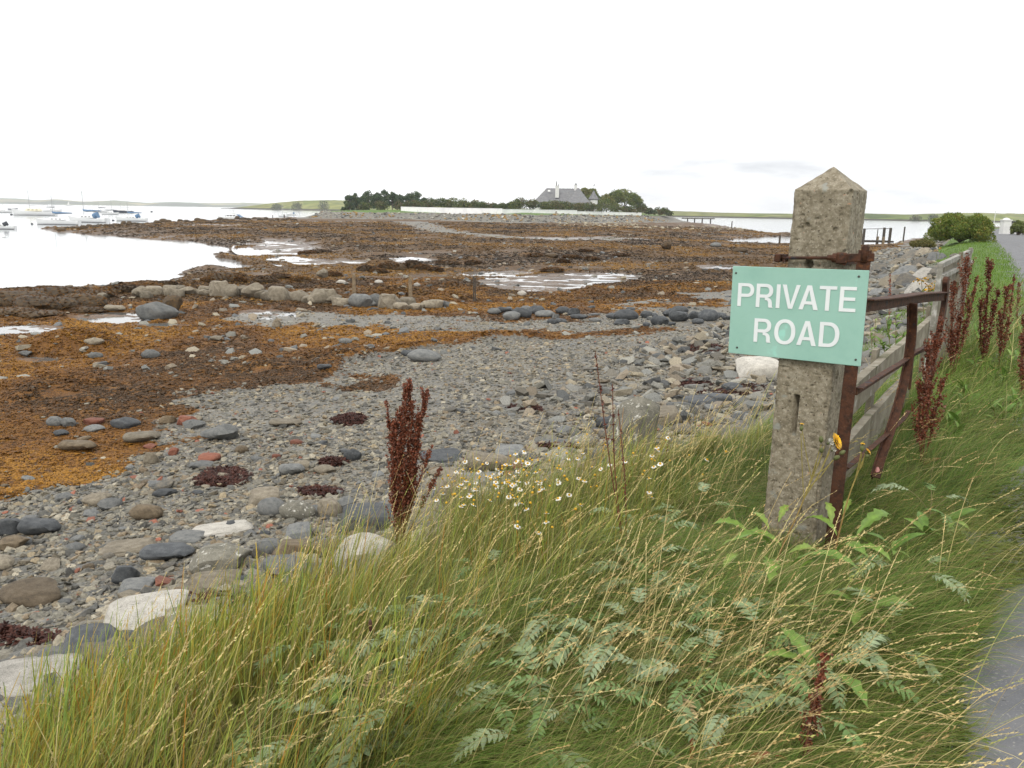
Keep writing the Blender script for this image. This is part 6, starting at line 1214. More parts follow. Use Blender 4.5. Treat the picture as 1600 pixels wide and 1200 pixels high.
# ================================================================ PLANTS
M_leaf = matcol('leaf_blade', rough=.5, trans=.25, var=.18, spec=.35, vsc=30)
M_stem = matcol('plant_stem', rough=.6, trans=0, var=.2, vsc=60)
def M3(rx, ry, rz): return np.array(Euler((rx, ry, rz)).to_matrix())
def leaflet(L_, w, tooth=6, fold=.25, seed=0):
    """flat toothed leaflet along +x"""
    r = np.random.default_rng(seed); n = tooth*2+1; vs = [(0, 0, 0)]; up = []; dn = []; mid = []
    for i in range(1, n+1):
        t = i/(n+1); ww = w*math.sin(math.pi*t**.75)**.8*(1 if i % 2 else .74); x = L_*t; z = -.25*L_*t*t; mid.append((x, 0, z)); up.append((x+(.05*L_ if i % 2 else 0), ww/2, z+ww*fold)); dn.append((x+(.05*L_ if i % 2 else 0), -ww/2, z+ww*fold))
    vs = [(0, 0, 0)]+mid+[(L_, 0, -.25*L_)]; m = len(vs); vs += up+dn; f = []
    for s, b in ((1, m), (0, m+n)):
        for i in range(n+1):
            a0 = i; a1 = i+1; o0 = b+i-1; o1 = b+i
            q = [a0, a1] + ([o1] if i < n else []) + ([o0] if i > 0 else [])
            if len(q) >= 3: f.append(tuple(q if not s else q[::-1]))
    return vs, f
def silver_leaf(seed, L_=.17, npair=9, col=(.17, .235, .14), pet=.16, rise=1.0):
    r = np.random.default_rng(seed); mb = MB(); pts = []; n = 16; p = np.zeros(3); e = rise
    for i in range(n+1): pts.append(p.copy()); p = p+np.array([math.cos(e), 0, math.sin(e)])*(L_+pet)/n; e -= (1.5 if i > n*.35 else .7)/n*1.6
    mb.cc = (.20, .17, .07); mb.tube(pts, [.0016]*(n)+[.0008], 5)
    i0 = pet/(L_+pet)*n
    for k in range(npair+1):
        f = i0+(n-i0)*(k+.5)/(npair+.8); i = min(int(f), n-1); q = pts[i]+(pts[i+1]-pts[i])*(f-i); d = pts[i+1]-pts[i]; d /= np.linalg.norm(d); s = math.sin(math.pi*(.22+.62*k/npair))
        pit = math.atan2(d[2], d[0])
        for sgn in ((-1, 1) if k < npair else (0,)):
            ang = sgn*(1.15-.45*k/npair)+r.normal(0, .08); v, f_ = leaflet(.042*s*r.uniform(.9, 1.1)*L_/.17, .018*s*L_/.17, 6); R = M3(0, -pit, 0)@M3(r.normal(0, .25), r.normal(-.15, .15), ang); mb.cc = tuple(np.array(col)*r.uniform(.8, 1.25)); mb.add([q+R@np.array(x) for x in v], f_)
        if k % 2 and k < npair:
            for sgn in (-1, 1): v, f_ = leaflet(.012, .008, 2); R = M3(0, -pit, 0)@M3(0, 0, sgn*1.3); mb.add([q-d*.008+R@np.array(x) for x in v], f_)
    return mb
def mesh_of(mb, name, mats):
    me = bpy.data.meshes.new(name); me.from_pydata(mb.v, [], mb.f); me.update()
    for m in mats: me.materials.append(m)
    for p, i in zip(me.polygons, mb.m): p.material_index = i; p.use_smooth = True
    at = me.color_attributes.new('Col', 'FLOAT_COLOR', 'POINT'); at.data.foreach_set('color', np.array([(*c, 1) for c in mb.c], np.float32).ravel()); return me
SLV = [mesh_of(silver_leaf(40+k, col=c, L_=l, npair=q), 'feather_leaf', [M_leaf]) for k, (c, l, q) in enumerate([((.165, .23, .10), .17, 9), ((.12, .20, .06), .16, 8), ((.24, .30, .17), .18, 10), ((.14, .22, .075), .14, 8), ((.19, .25, .12), .20, 10), ((.29, .22, .11), .15, 9)])]
def child(name, me, root, loc=(0, 0, 0), rot=(0, 0, 0), s=1.): o = bpy.data.objects.new(name, me); link(o, root); o.location = loc; o.rotation_euler = rot; o.scale = (s,)*3; return o
SW = [(510, 1030), (545, 1085), (600, 1105), (650, 1060), (690, 985), (725, 1000), (750, 1055), (660, 1140), (760, 1115), (700, 1180), (785, 1075), (835, 1055), (860, 1105), (905, 1115), (958, 880), (1000, 900), (1025, 925), (1052, 895), (1108, 935), (1132, 940), (900, 1010), (880, 985), (1040, 1085), (1080, 1095), (1112, 1075), (1020, 1115), (930, 945), (980, 810), (1085, 795), (1250, 1055), (1290, 1010), (1305, 1065), (1245, 1115), (1420, 905), (1385, 1005), (560, 1150), (500, 1170), (620, 1175), (850, 1170), (1190, 1045), (1450, 795), (430, 1135), (640, 1005), (800, 1000), (960, 1030), (1000, 1000), (1170, 1000), (720, 930), (760, 900), (600, 1040), (820, 1130), (930, 1170), (1150, 1120), (560, 1010), (900, 905), (1010, 850)]
def sw_zone(x, y): return 'at bottom centre' if x < 800 and y > 1040 else 'left of centre' if x < 800 else 'near the post foot' if y < 960 and x > 930 else 'in the middle of the bank' if x < 1150 else 'near the path edge'
zc = {}
for i, (x, y) in enumerate(sorted(SW)):
    p = onT(x, y+34); zone = sw_zone(x, y); zc[zone] = zc.get(zone, -1)+1
    root = empty('silverweed', tuple(p), random.uniform(0, 6.28), label=f'silvery feather-leaved silverweed {zone}, {ORD[zc[zone]]} from the left there', cat='silverweed', group=f'silverweed plants {zone}')
    m = random.choice([3, 4, 4, 5])
    for k in range(m): child('leaf', random.choice(SLV[:5] if random.random() < .93 else SLV), root, (0, 0, random.uniform(.02, .09)), (random.uniform(-.2, .2), random.uniform(-.1, .15), 6.28*k/m+random.uniform(-.5, .5)), random.uniform(.7, 1.0))
# lobed and oval leaves
def big_leaf(L_, w, lobes, col, seed, e0=.9, e1=-.5, tipc=None):
    r = np.random.default_rng(seed); mb = MB(); n = 26; p = np.zeros(3); rows = []
    for i in range(n+1):
        t = i/n; e = e0+(e1-e0)*t; base = w*(math.sin(math.pi*min(1, t**.8))**.7)*(.35+.65*min(1, t*1.6)) if lobes else w*math.sin(math.pi*t**.85)**.75
        k = base*(1-.45*((t*lobes) % 1))*(1+r.normal(0, .04)) if lobes else base*(1+r.normal(0, .03))
        back = -.03*L_*((t*lobes) % 1) if lobes else 0; rows.append((p.copy(), max(k, .0015)/2, e, back)); p = p+np.array([math.cos(e), 0, math.sin(e)])*L_/n
    for (q, h, e, bk), t in zip(rows, np.linspace(0, 1, n+1)):
        c = np.array(col) if tipc is None else np.array(col)*(1-t)+np.array(tipc)*t
        for s in (-1, -.5, 0, .5, 1):
            mb.cc = tuple(c*(1.25 if s == 0 else 1)*r.uniform(.92, 1.08)); mb.add([q+[bk*abs(s), h*s, h*.35*abs(s)+r.normal(0, h*.05)]], [])
    mb.f = [(i*5+k, i*5+k+1, (i+1)*5+k+1, (i+1)*5+k) for i in range(n) for k in range(4)]; mb.m = [0]*len(mb.f)
    return mb
LOB = [mesh_of(big_leaf(.20, .075, 5, (.14, .22, .035), 70, 1.0, -.6), 'leaf', [M_leaf]), mesh_of(big_leaf(.17, .06, 4, (.18, .25, .05), 71, .6, -.7), 'leaf', [M_leaf]), mesh_of(big_leaf(.24, .08, 5, (.12, .20, .035), 72, 1.2, -.3), 'leaf', [M_leaf])]
OVL = [mesh_of(big_leaf(.12, .035, 0, (.13, .22, .035), 80, .8, -.3), 'leaf', [M_leaf]), mesh_of(big_leaf(.10, .03, 0, (.18, .26, .06), 81, .6, -.5), 'leaf', [M_leaf]), mesh_of(big_leaf(.16, .05, 0, (.10, .18, .03), 82, .9, .0), 'leaf', [M_leaf])]
RED = [mesh_of(big_leaf(.14, .045, 0, (.22, .20, .03), 85, 1.1, .0, tipc=(.24, .05, .03)), 'leaf', [M_leaf]), mesh_of(big_leaf(.12, .03, 0, (.24, .10, .02), 86, 1.2, .2, tipc=(.28, .03, .025)), 'leaf', [M_leaf])]
BIGL = mesh_of(big_leaf(.15, .085, 0, (.16, .21, .075), 87, .35, .1), 'leaf', [M_leaf])
# flower heads
def yellow_head(seed=1):
    r = np.random.default_rng(seed); mb = MB(); mb.cc = (.10, .12, .03); mb.tube([(0, 0, -.016), (0, 0, -.008), (0, 0, .002)], [.003, .009, .008], 10)
    mb.cc = (.75, .43, .01)
    for ring, (nr_, rad, z) in enumerate([(34, .023, .004), (26, .018, .008), (16, .011, .010)]):
        for k in range(nr_):
            a = 6.283*k/nr_+r.normal(0, .05); c, s = math.cos(a), math.sin(a); w = .0016; l = rad*r.uniform(.9, 1.1); mb.cc = tuple(np.array((.78, .46, .012))*r.uniform(.85, 1.1)); mb.add([(c*.003-s*w, s*.003+c*w, z-.004), (c*.003+s*w, s*.003-c*w, z-.004), (c*l+s*w, s*l-c*w, z), (c*l-s*w, s*l+c*w, z)], [(0, 1, 2, 3)])
    return mesh_of(mb, 'flower_head', [M_leaf])
def bud(seed): 
    mb = MB(); mb.cc = (.09, .10, .035); mb.tube([(0, 0, -.004), (0, 0, .004), (0, 0, .012), (0, 0, .02), (0, 0, .023)], [.003, .0085, .009, .006, .003], 9); return mesh_of(mb, 'bud', [M_stem])
def fluff():
    r = np.random.default_rng(3); mb = MB(); mb.cc = (.11, .12, .05); mb.tube([(0, 0, 0), (0, 0, .014)], [.004, .007], 8)
    mb.cc = (.68, .67, .62)
    for k in range(60): d = r.normal(size=3); d[2] = abs(d[2])+.9; d /= np.linalg.norm(d); s = np.cross(d, [1, .3, 0]); s /= np.linalg.norm(s); mb.add([np.array([0, 0, .012])-s*.0008, np.array([0, 0, .012])+s*.0008, np.array([0, 0, .012])+d*.02+s*.0016, np.array([0, 0, .012])+d*.02-s*.0016], [(0, 1, 2, 3)])
    return mesh_of(mb, 'seed_puff', [M_leaf])
YH, BU, FLF = yellow_head(), bud(1), fluff()
def orient(d): return Vector(d).to_track_quat('Z', 'X').to_euler()
def thistle(base_px, stem_px, heads, leaves, lab, colr=(.22, .09, .04), dY=0.):
    b = onT(*base_px); Y = b[1]+dY; root = empty('sow_thistle', tuple(b), label=lab, cat='wildflower'); sp = [b]+[aty(*q, Y) for q in stem_px]; sp = smooth_path(sp, 5); mb = MB(); n = len(sp)
    for i in range(n-1):
        t = i/n; mb.cc = tuple(np.array(colr)*(1-t)+np.array((.22, .20, .05))*t); mb.tube([sp[i]-b, sp[i+1]-b], [.0042*(1-t*.45)]*2, 7, cap=False)
    tip = sp[-1]
    for (x, y, kind, d, sc) in heads:
        h = aty(x, y, Y-.02); att = sp[max(0, n-3-int(3*random.random()))]; mb.cc = (.22, .18, .05); mid = (att+h)/2+[0, 0, -.012]; mb.tube([att-b, mid-b, h-np.array(d)*.014-b], [.0018]*3, 6, cap=False)
        child({'y': 'flower_head', 'b': 'bud', 'f': 'seed_puff'}[kind], {'y': YH, 'b': BU, 'f': FLF}[kind], root, tuple(h-b), orient(d), sc)
    mb.build('stem', M_stem, root, smooth=True, col=True)
    for (x, y, k, rz, tl, sc) in leaves:
        q = onT(x, y); q = q-b; child('leaf', LOB[k % 3] if k < 10 else OVL[k % 3], root, (q[0], q[1], max(q[2], 0)+.2), (random.uniform(-.3, .3), tl, rz), sc)
    return root
thistle((1205, 905), [(1222, 855), (1250, 795), (1276, 722)], [(1306, 690, 'y', (.62, -.5, .42), 1.5), (1252, 672, 'b', (.0, 0, 1), .9), (1253, 663, 'y', (0, 0, 1), .38), (1283, 690, 'b', (-.2, -.2, 1), 1.1), (1292, 694, 'f', (.5, -.4, .6), 1.), (1284, 706, 'b', (-.3, -.3, .6), 1), (1299, 705, 'f', (.3, -.4, .6), .8), (1313, 709, 'b', (.7, 0, .5), 1.), (1304, 717, 'b', (.3, -.3, .4), 1.1)],
        [(1215, 925, 0, 2.6, .2, 1.), (1200, 930, 2, 3.6, .1, 1.), (1225, 935, 1, .3, .1, 1.), (1190, 950, 0, 4.4, .2, 1.1), (1180, 925, 1, 3.1, 0, 1.), (1225, 960, 2, 5.6, .2, 1.2), (1165, 905, 0, 2.8, 0, .9), (1195, 895, 1, 1.9, -.2, .9), (1240, 965, 0, 6.1, .1, 1.2), (1150, 940, 1, 3.9, .1, .8), (1210, 880, 1, .9, -.4, .8)],
        'tall sow thistle with one open yellow flower and red stem, in front of the post')
thistle((1298, 905), [(1305, 860), (1325, 780), (1350, 715)], [(1356, 706, 'y', (.7, -.3, .6), .7), (1348, 694, 'y', (0, 0, 1), .42), (1347, 704, 'b', (-.1, 0, 1), 1), (1353, 714, 'b', (.5, -.1, .6), .9)],
        [(1300, 905, 0, 2.2, .1, .9), (1310, 915, 1, .2, .2, .9), (1330, 905, 2, .6, .2, 1.), (1290, 890, 1, 1.4, -.5, .9), (1320, 930, 0, 5.5, .2, .9), (1310, 870, 1, .9, -.5, .7), (1345, 880, 10, .4, 0, 1.2), (1300, 935, 2, 5.0, .1, .9)],
        'smaller sow thistle with two orange-yellow flowers right of the post foot', dY=-.05)
for i, (x, y, lab, k) in enumerate([(1390, 880, 'clump of broad green leaves in the grass right of the post', 11), (1440, 850, 'clump of yellowing oval leaves in the grass right of the gate', 10), (1270, 1090, 'lobed green leaf rosette beside the small dark dock', 0), (1340, 985, 'lobed bright leaf lying over the grass right of the post', 2), (1480, 830, 'oval pale leaves near the road edge', 11), (560, 1100, 'small lobed green plant among silverweed at bottom left', 1), (240, 1150, 'pale green lobed seedling in the lower left grass', 1)]):
    p = onT(x, y+15); root = empty('leafy_weed', tuple(p), label=lab, cat='weed')
    for q in range(6): child('leaf', (LOB if k < 10 else OVL)[(q+k) % 3], root, (0, 0, .1), (random.uniform(-.3, .3), random.uniform(-.2, .3), q*1.05+random.uniform(-.3, .3)), random.uniform(.7, 1.05))
p = onT(975, 1105); root = empty('coltsfoot', tuple(p), label='single broad pale leaf standing in the bottom centre grass', cat='weed'); child('leaf', BIGL, root, (0, 0, .14), (.5, .1, -.5), .9); child('leaf', OVL[2], root, (0, 0, .05), (0, 0, 1.9), .8)
for x, y, k, rz, lab in ((1105, 1215, 1, 1.2, 'red curled dock leaf standing up at the bottom edge'), (1160, 1235, 0, .2, 'yellow and red dock leaf at the bottom edge right of the red one'), (1075, 1225, 1, 1.8, 'orange-brown dock leaf at the bottom edge left of the red one'), (1505, 548, 0, 1.4, 'small red leaf among the docks by the fence')):
    p = onT(x, y); root = empty('dock_seedling', tuple(p), label=lab, cat='dock'); child('leaf', RED[k], root, (0, 0, .07), (.4, -.2, rz), .62); child('leaf', OVL[0], root, (0, 0, .02), (0, 0, rz+2.4), .7)
# ---------------------------------------------------------------- docks
def dock(base_px, tops, lab, colr=(.14, .042, .020), dens=1., grp='docks in seed', thin=False):
    b = onT(*base_px); root = empty('dock_plant', tuple(b), label=lab, cat='dock', group=grp)
    for (x, y, wpx, f0) in tops:
        t = aty(x, y, b[1]+random.uniform(-.05, .05)); dist = np.linalg.norm(b-[0, 0, EYE]); w = wpx*dist/F/2; mid = b+(t-b)*.5+np.array([random.uniform(-.02, .02), 0, 0])*1.; path = smooth_path([b, mid, t], 8); mb = MB(); n = len(path)
        for i in range(n-1): mb.cc = tuple(np.array((.12, .045, .025))*random.uniform(.7, 1.2)); mb.tube([path[i]-b, path[i+1]-b], [.0038*(1-.6*i/n)]*2, 6, cap=False)
        mb.build('stem', M_stem, root, smooth=True, col=True)
        H = np.linalg.norm(t-b); m = int(2100*H*dens*max(.35, min(wpx/24, 1.6))); P_ = np.array(path)-b; f = f0+(1-f0)*rng.uniform(0, 1, m); fi = f*(n-1); i0 = np.minimum(fi.astype(int), n-2); fr = (fi-i0)[:, None]; Q = P_[i0]*(1-fr)+P_[i0+1]*fr
        # seeds crowd short upright branchlets that leave the stem, thinning towards the tip
        tt = (f-f0)/(1-f0); nb = int(10+w*260); fb_ = f0+(1-f0)*rng.uniform(0, .92, nb)**.9; ab = rng.uniform(0, 6.283, nb); lb = w*rng.uniform(1.2, 3.0, nb)*(1-((fb_-f0)/(1-f0))**1.6*.75); bi = rng.integers(0, nb, m); on = rng.uniform(size=m) < .68
        q0 = fb_[bi]*(n-1); k0 = np.minimum(q0.astype(int), n-2); Qb = P_[k0]*(1-(q0-k0)[:, None])+P_[k0+1]*(q0-k0)[:, None]; tb = rng.uniform(0, 1, m); out_ = lb[bi]*(tb*.75-.3*tb**2); Qb = Qb+np.stack([np.cos(ab[bi])*out_, np.sin(ab[bi])*out_, lb[bi]*tb*1.25], 1)
        Q = np.where(on[:, None], Qb, Q); a = rng.uniform(0, 6.283, m); rad = rng.uniform(.2, 1, m)*(.0045+.006*(vn(f*23, f*0+x) > .45))*(1+dist*.08)
        C0 = Q+np.stack([np.cos(a)*rad, np.sin(a)*rad, rng.normal(0, .004, m)], 1); s = rng.uniform(.0026, .0052, m)*(1+dist*.1); A = rng.normal(size=(m, 3)); A /= np.linalg.norm(A, axis=1)[:, None]; B = np.cross(A, rng.normal(size=(m, 3))); B /= np.linalg.norm(B, axis=1)[:, None]
        V = np.stack([C0-A*s[:, None], C0+B*s[:, None]*.8, C0+A*s[:, None], C0-B*s[:, None]*.8], 1).reshape(-1, 3); c = np.array(colr)*rng.uniform(.5, 1.7, (m, 1)); pale = rng.uniform(size=m) < .05; c[pale] = (.30, .20, .13)
        o = objm('seed_spike', meshnp('seed_spike', V, np.arange(m*4).reshape(-1, 4), M_leaf, np.repeat(c, 4, 0)), root)
    for k in range(3): child('leaf', RED[k % 2] if k < 2 else OVL[2], root, (0, 0, .02), (.2, 0, random.uniform(0, 6.28)), .9)
    return root
dock((622, 868), [(641, 592, 26, .18), (630, 628, 28, .15), (668, 608, 22, .35), (652, 650, 30, .12), (604, 624, 10, .45), (612, 668, 22, .3), (676, 695, 14, .3), (640, 700, 30, .15), (690, 730, 6, .5), (622, 640, 20, .2), (636, 600, 20, .3), (646, 625, 24, .3), (618, 655, 22, .2), (655, 680, 24, .2), (662, 640, 14, .35), (630, 670, 30, .1)], 'tall bushy dock in dark red seed rising before the pebbles left of centre')
dock((978, 880), [(930, 548, 3, .55), (957, 600, 2, .6), (966, 640, 3, .3)], 'tall thin bare dock stem leaning left, right of centre', dens=.12, colr=(.10, .03, .02))
dock((1440, 735), [(1468, 500, 26, .25), (1452, 540, 30, .2), (1438, 600, 22, .3), (1475, 590, 20, .3)], 'dark red dock leaning against the end of the iron gate')
dock((1484, 610), [(1511, 402, 24, .3), (1492, 440, 22, .3), (1527, 432, 12, .4), (1500, 490, 18, .3)], 'dark dock with three spikes behind the iron gate end')
dock((1537, 590), [(1547, 408, 22, .2), (1532, 470, 16, .3), (1560, 455, 14, .3)], 'rust-red dock right of the fence panel, tallest of the right group', colr=(.10, .022, .010))
dock((1560, 590), [(1574, 448, 16, .25), (1563, 490, 14, .3), (1585, 430, 8, .3)], 'slim dark dock against the road surface')
dock((1596, 640), [(1606, 470, 16, .2), (1596, 520, 14, .2)], 'dark dock cut by the right edge of the picture')
dock((1250, 1225), [(1292, 1020, 12, .45), (1275, 1090, 26, .35), (1262, 1140, 18, .3)], 'short dark red dock at the bottom edge below the post')
dock((1388, 520), [(1391, 428, 5, .1)], 'single thin rust-coloured dock spike seen behind the sign edge', dens=.5, colr=(.22, .07, .04))
dock((1590, 520), [(1592, 440, 8, .2)], 'faint dock spike against the road at the right edge', dens=.6)
# plantain heads
for i, (bx, by, hx, hy, lab) in enumerate([(480, 1165, 579, 985, 'long-stalked plantain with a dark brown head, bottom left'), (500, 1130, 440, 1110, 'short plantain head left of the long-stalked one'), (530, 1200, 478, 1160, 'plantain head low at the bottom left'), (600, 1215, 585, 1190, 'plantain head at the bottom edge')]):
    b = onT(bx, by); h = aty(hx, hy, b[1]+.02); root = empty('plantain', tuple(b), label=lab, cat='plantain'); mb = MB(); mb.cc = (.40, .31, .16); pth = smooth_path([b, (b+h)/2+[-.0, 0, .03], h], 6); mb.tube([q-b for q in pth], .0016, 6); mb.build('stalk', M_stem, root, smooth=True, col=True)
    mb = MB(); mb.cc = (.05, .022, .014); mb.tube([h-b+[0, 0, z] for z in (-.002, .004, .016, .03, .036)], [.003, .0052, .006, .005, .002], 9); mb.build('seed_head', M_stem, root, smooth=True, col=True)
# ---------------------------------------------------------------- mayweed
def daisy(petals=True, seed=0):
    r = np.random.default_rng(seed); mb = MB(); mb.cc = (.62, .36, .02); mb.tube([(0, 0, -.003), (0, 0, .0), (0, 0, .004), (0, 0, .0075), (0, 0, .009)], [.004, .0075, .007, .0045, .0015], 10)
    if petals:
        for k in range(14):
            a = 6.283*k/14+r.normal(0, .06); c, s = math.cos(a), math.sin(a); l = .019*r.uniform(.85, 1.1); w = .0032; dz = r.uniform(-.006, .0); mb.cc = (.74, .74, .70); mb.add([(c*.005-s*w*.6, s*.005+c*w*.6, .0), (c*.005+s*w*.6, s*.005-c*w*.6, .0), (c*l*.7+s*w, s*l*.7-c*w, .001+dz*.5), (c*l, s*l, dz), (c*l*.7-s*w, s*l*.7+c*w, .001+dz*.5)], [(0, 1, 2, 3, 4)])
    return mesh_of(mb, 'flower_head', [M_leaf])
DA = [daisy(True, 1), daisy(True, 2), daisy(False, 3)]
MW = [(715, 800, 8, 'at the left end of the mayweed patch'), (745, 790, 14, 'behind the left end of the mayweed patch'), (770, 800, 16, 'in the thick of the mayweed patch'), (800, 790, 16, 'in the thick of the mayweed patch'), (830, 785, 14, 'in the thick of the mayweed patch'), (765, 840, 10, 'at the front of the mayweed patch'), (800, 850, 8, 'at the front of the mayweed patch'), (850, 820, 9, 'at the right end of the mayweed patch'), (880, 760, 8, 'between the mayweed patch and the bare dock stem'), (915, 800, 7, 'left of the bare dock stem'), (860, 870, 4, 'alone in front of the mayweed patch'), (990, 760, 7, 'right of the bare dock stem'), (1010, 800, 6, 'right of the bare dock stem'), (1060, 760, 4, 'nearer the post than the other mayweed'), (735, 830, 8, 'at the front of the mayweed patch')]
for i, (x, y, nf_, lab) in enumerate(MW):
    b = onT(x, y+42); root = empty('mayweed', tuple(b), label=f'mayweed {lab}, {ORD[i]} plant of the drift', cat='wildflower', group=f'mayweed {lab}')
    n = 420; P = np.zeros((n, 3)); P[:, :2] = rng.normal(0, .085, (n, 2)); P[:, 2] = rng.uniform(.0, .2, n)
    V, F_, C_, _ = blades(P, rng.uniform(0, 6.28, n), rng.uniform(.04, .11, n), rng.uniform(.002, .004, n), rng.uniform(0, .9, n), rng.uniform(.3, 1.5, n), 2, pick(n, [(.08, .11, .02)], [1.]), pick(n, [(.17, .22, .03), (.27, .24, .04), (.13, .19, .03)], [.4, .3, .3]))
    objm('foliage', meshnp('foliage', V, F_, M_leaf, C_), root); mb = MB(); mb.cc = (.17, .17, .05)
    for k in range(int(nf_*1.5)):
        q = np.array([random.gauss(0, .10), random.gauss(0, .09), random.uniform(.24, .42)]); mb.tube([q*[.2, .2, 0], q*[.7, .7, .5], q], .0014, 5, cap=False); child('flower_head', random.choice([DA[0], DA[1], DA[2], DA[0], DA[2]]), root, tuple(q), (random.uniform(-.5, .5), random.uniform(-.5, .5), random.uniform(0, 6)), random.uniform(.65, .95))
    mb.build('stems', M_stem, root, col=True)
# ---------------------------------------------------------------- ragwort and leafy weeds behind the gate
def leafy(base_px, tops, lab, nl=26, flower=False, name='leafy_weed', cl=OVL, size=1.):
    b = onT(*base_px); root = empty(name, tuple(b), label=lab, cat='weed')
    for (x, y) in tops:
        t = aty(x, y, b[1]+random.uniform(-.1, .1)); pth = smooth_path([b+[random.uniform(-.05, .05), 0, 0], (b+t)/2, t], 5); mb = MB(); mb.cc = (.15, .13, .05); mb.tube([q-b for q in pth], .004, 6); mb.build('stem', M_stem, root, col=True)
        for k in range(nl):
            f = random.uniform(.15, 1); q = b+(t-b)*f-b; child('leaf', cl[k % 3], root, tuple(q), (random.uniform(-.4, .4), random.uniform(-.9, .1), random.uniform(0, 6.28)), random.uniform(.6, 1.0)*size)
        if flower:
            for k in range(14): child('flower_head', YH, root, tuple(t-b+np.array([random.gauss(0, .05), random.gauss(0, .05), random.uniform(-.04, .05)])), (random.uniform(-.6, .6), random.uniform(-.6, .6), 0), .85)
    return root
leafy((1398, 590), [(1385, 500), (1400, 492), (1412, 520), (1375, 530)], 'pale green leafy weeds filling the gap behind the iron gate', nl=16, size=1.1)
leafy((1365, 580), [(1360, 515), (1368, 500)], 'pale leafy weed just right of the sign edge', nl=12)
leafy((1448, 560), [(1440, 440), (1452, 452), (1465, 445)], 'ragwort with golden flowers above the iron top rail', nl=8, flower=True, name='ragwort')
leafy((1425, 560), [(1430, 510), (1440, 500)], 'leafy weeds between the bent bar and the gate end', nl=12)
for i, (x, y) in enumerate([(1530, 600), (1560, 625), (1585, 600), (1510, 650), (1560, 680), (1590, 670), (1490, 700), (1535, 560)]):
    leafy((x, y), [(x-8+random.uniform(-5, 5), y-45), (x+10, y-38)], f'broad-leaved green weed in the tall verge right of the fence, {ORD[i]} of a loose row', nl=9, size=1.1)['group'] = 'broad-leaved weeds of the verge'
leafy((1090, 690), [(1085, 645), (1098, 650), (1075, 655)], 'small russet-topped shrubby herb left of the post', nl=16, cl=[mesh_of(big_leaf(.05, .014, 0, (.22, .12, .03), 91, .8, 0), 'leaf', [M_leaf]), mesh_of(big_leaf(.05, .014, 0, (.10, .14, .03), 92, .8, 0), 'leaf', [M_leaf]), mesh_of(big_leaf(.04, .012, 0, (.28, .13, .03), 93, .8, 0), 'leaf', [M_leaf])])
leafy((1465, 415), [(1462, 392), (1470, 388)], 'far ragwort with yellow flowers at the bank top', nl=6, flower=True, name='ragwort')
b = onT(1368, 790); h = aty(1370, 738, b[1]); root = empty('bindweed', tuple(b), label='wilted pale pink bloom hanging in the grass right of the gate', cat='flower'); mb = MB(); mb.cc = (.2, .17, .06); mb.tube([(0, 0, 0), tuple(h-b+[0, 0, .03])], .0015, 5); mb.build('stem', M_stem, root, col=True)
mb = MB(); mb.cc = (.46, .22, .20); mb.tube([h-b+[0, 0, .03], h-b+[.004, 0, .012], h-b+[0, 0, -.012], h-b+[.003, 0, -.03]], [.004, .014, .019, .006], 9, cap=False); mb.build('petals', M_leaf, root, smooth=True, col=True)
# ================================================================ TREES AND SHRUBS
M_fol = matcol('tree_foliage', rough=.7, trans=.2, var=.15, spec=.2, vsc=2)
M_bark = mat('bark', [(.05, .04, .03), (.10, .08, .06)], sc=3, rough=.95, bump=.3)
def leafcloud(blobs, n, size, cols, p, flat=.0, clump=.25):
    """leaf-sized faces on and inside a set of ellipsoids, each blob its own clump"""
    Bc = np.array([b[:3] for b in blobs]); Br = np.array([b[3:6] for b in blobs]); wt = (Br**2).sum(1); k = rng.choice(len(blobs), n, p=wt/wt.sum()); d = rng.normal(size=(n, 3)); d /= np.linalg.norm(d, axis=1)[:, None]
    rad = rng.uniform(.55, 1.05, n)**.6; bump_ = 1+.22*(vn3(d*3.1+k[:, None]*7., 5)-.5)*2; C0 = Bc[k]+d*Br[k]*(rad*bump_)[:, None]
    A = rng.normal(size=(n, 3)); A[:, 2] *= 1-flat; A /= np.linalg.norm(A, axis=1)[:, None]; B = np.cross(A, rng.normal(size=(n, 3))); B /= np.linalg.norm(B, axis=1)[:, None]; s = size*rng.uniform(.5, 1.3, n)[:, None]
    V = np.stack([C0-A*s, C0-B*s*.55, C0+A*s, C0+B*s*.55], 1).reshape(-1, 3); bc = np.array(cols)[rng.choice(len(cols), len(blobs), p=p)]; c = bc[k]*rng.uniform(.6, 1.35, (n, 1)); j = rng.uniform(size=n) < clump; c[j] = np.array(cols)[rng.choice(len(cols), int(j.sum()), p=p)]
    return V, np.arange(n*4).reshape(-1, 4), np.repeat(c, 4, 0)
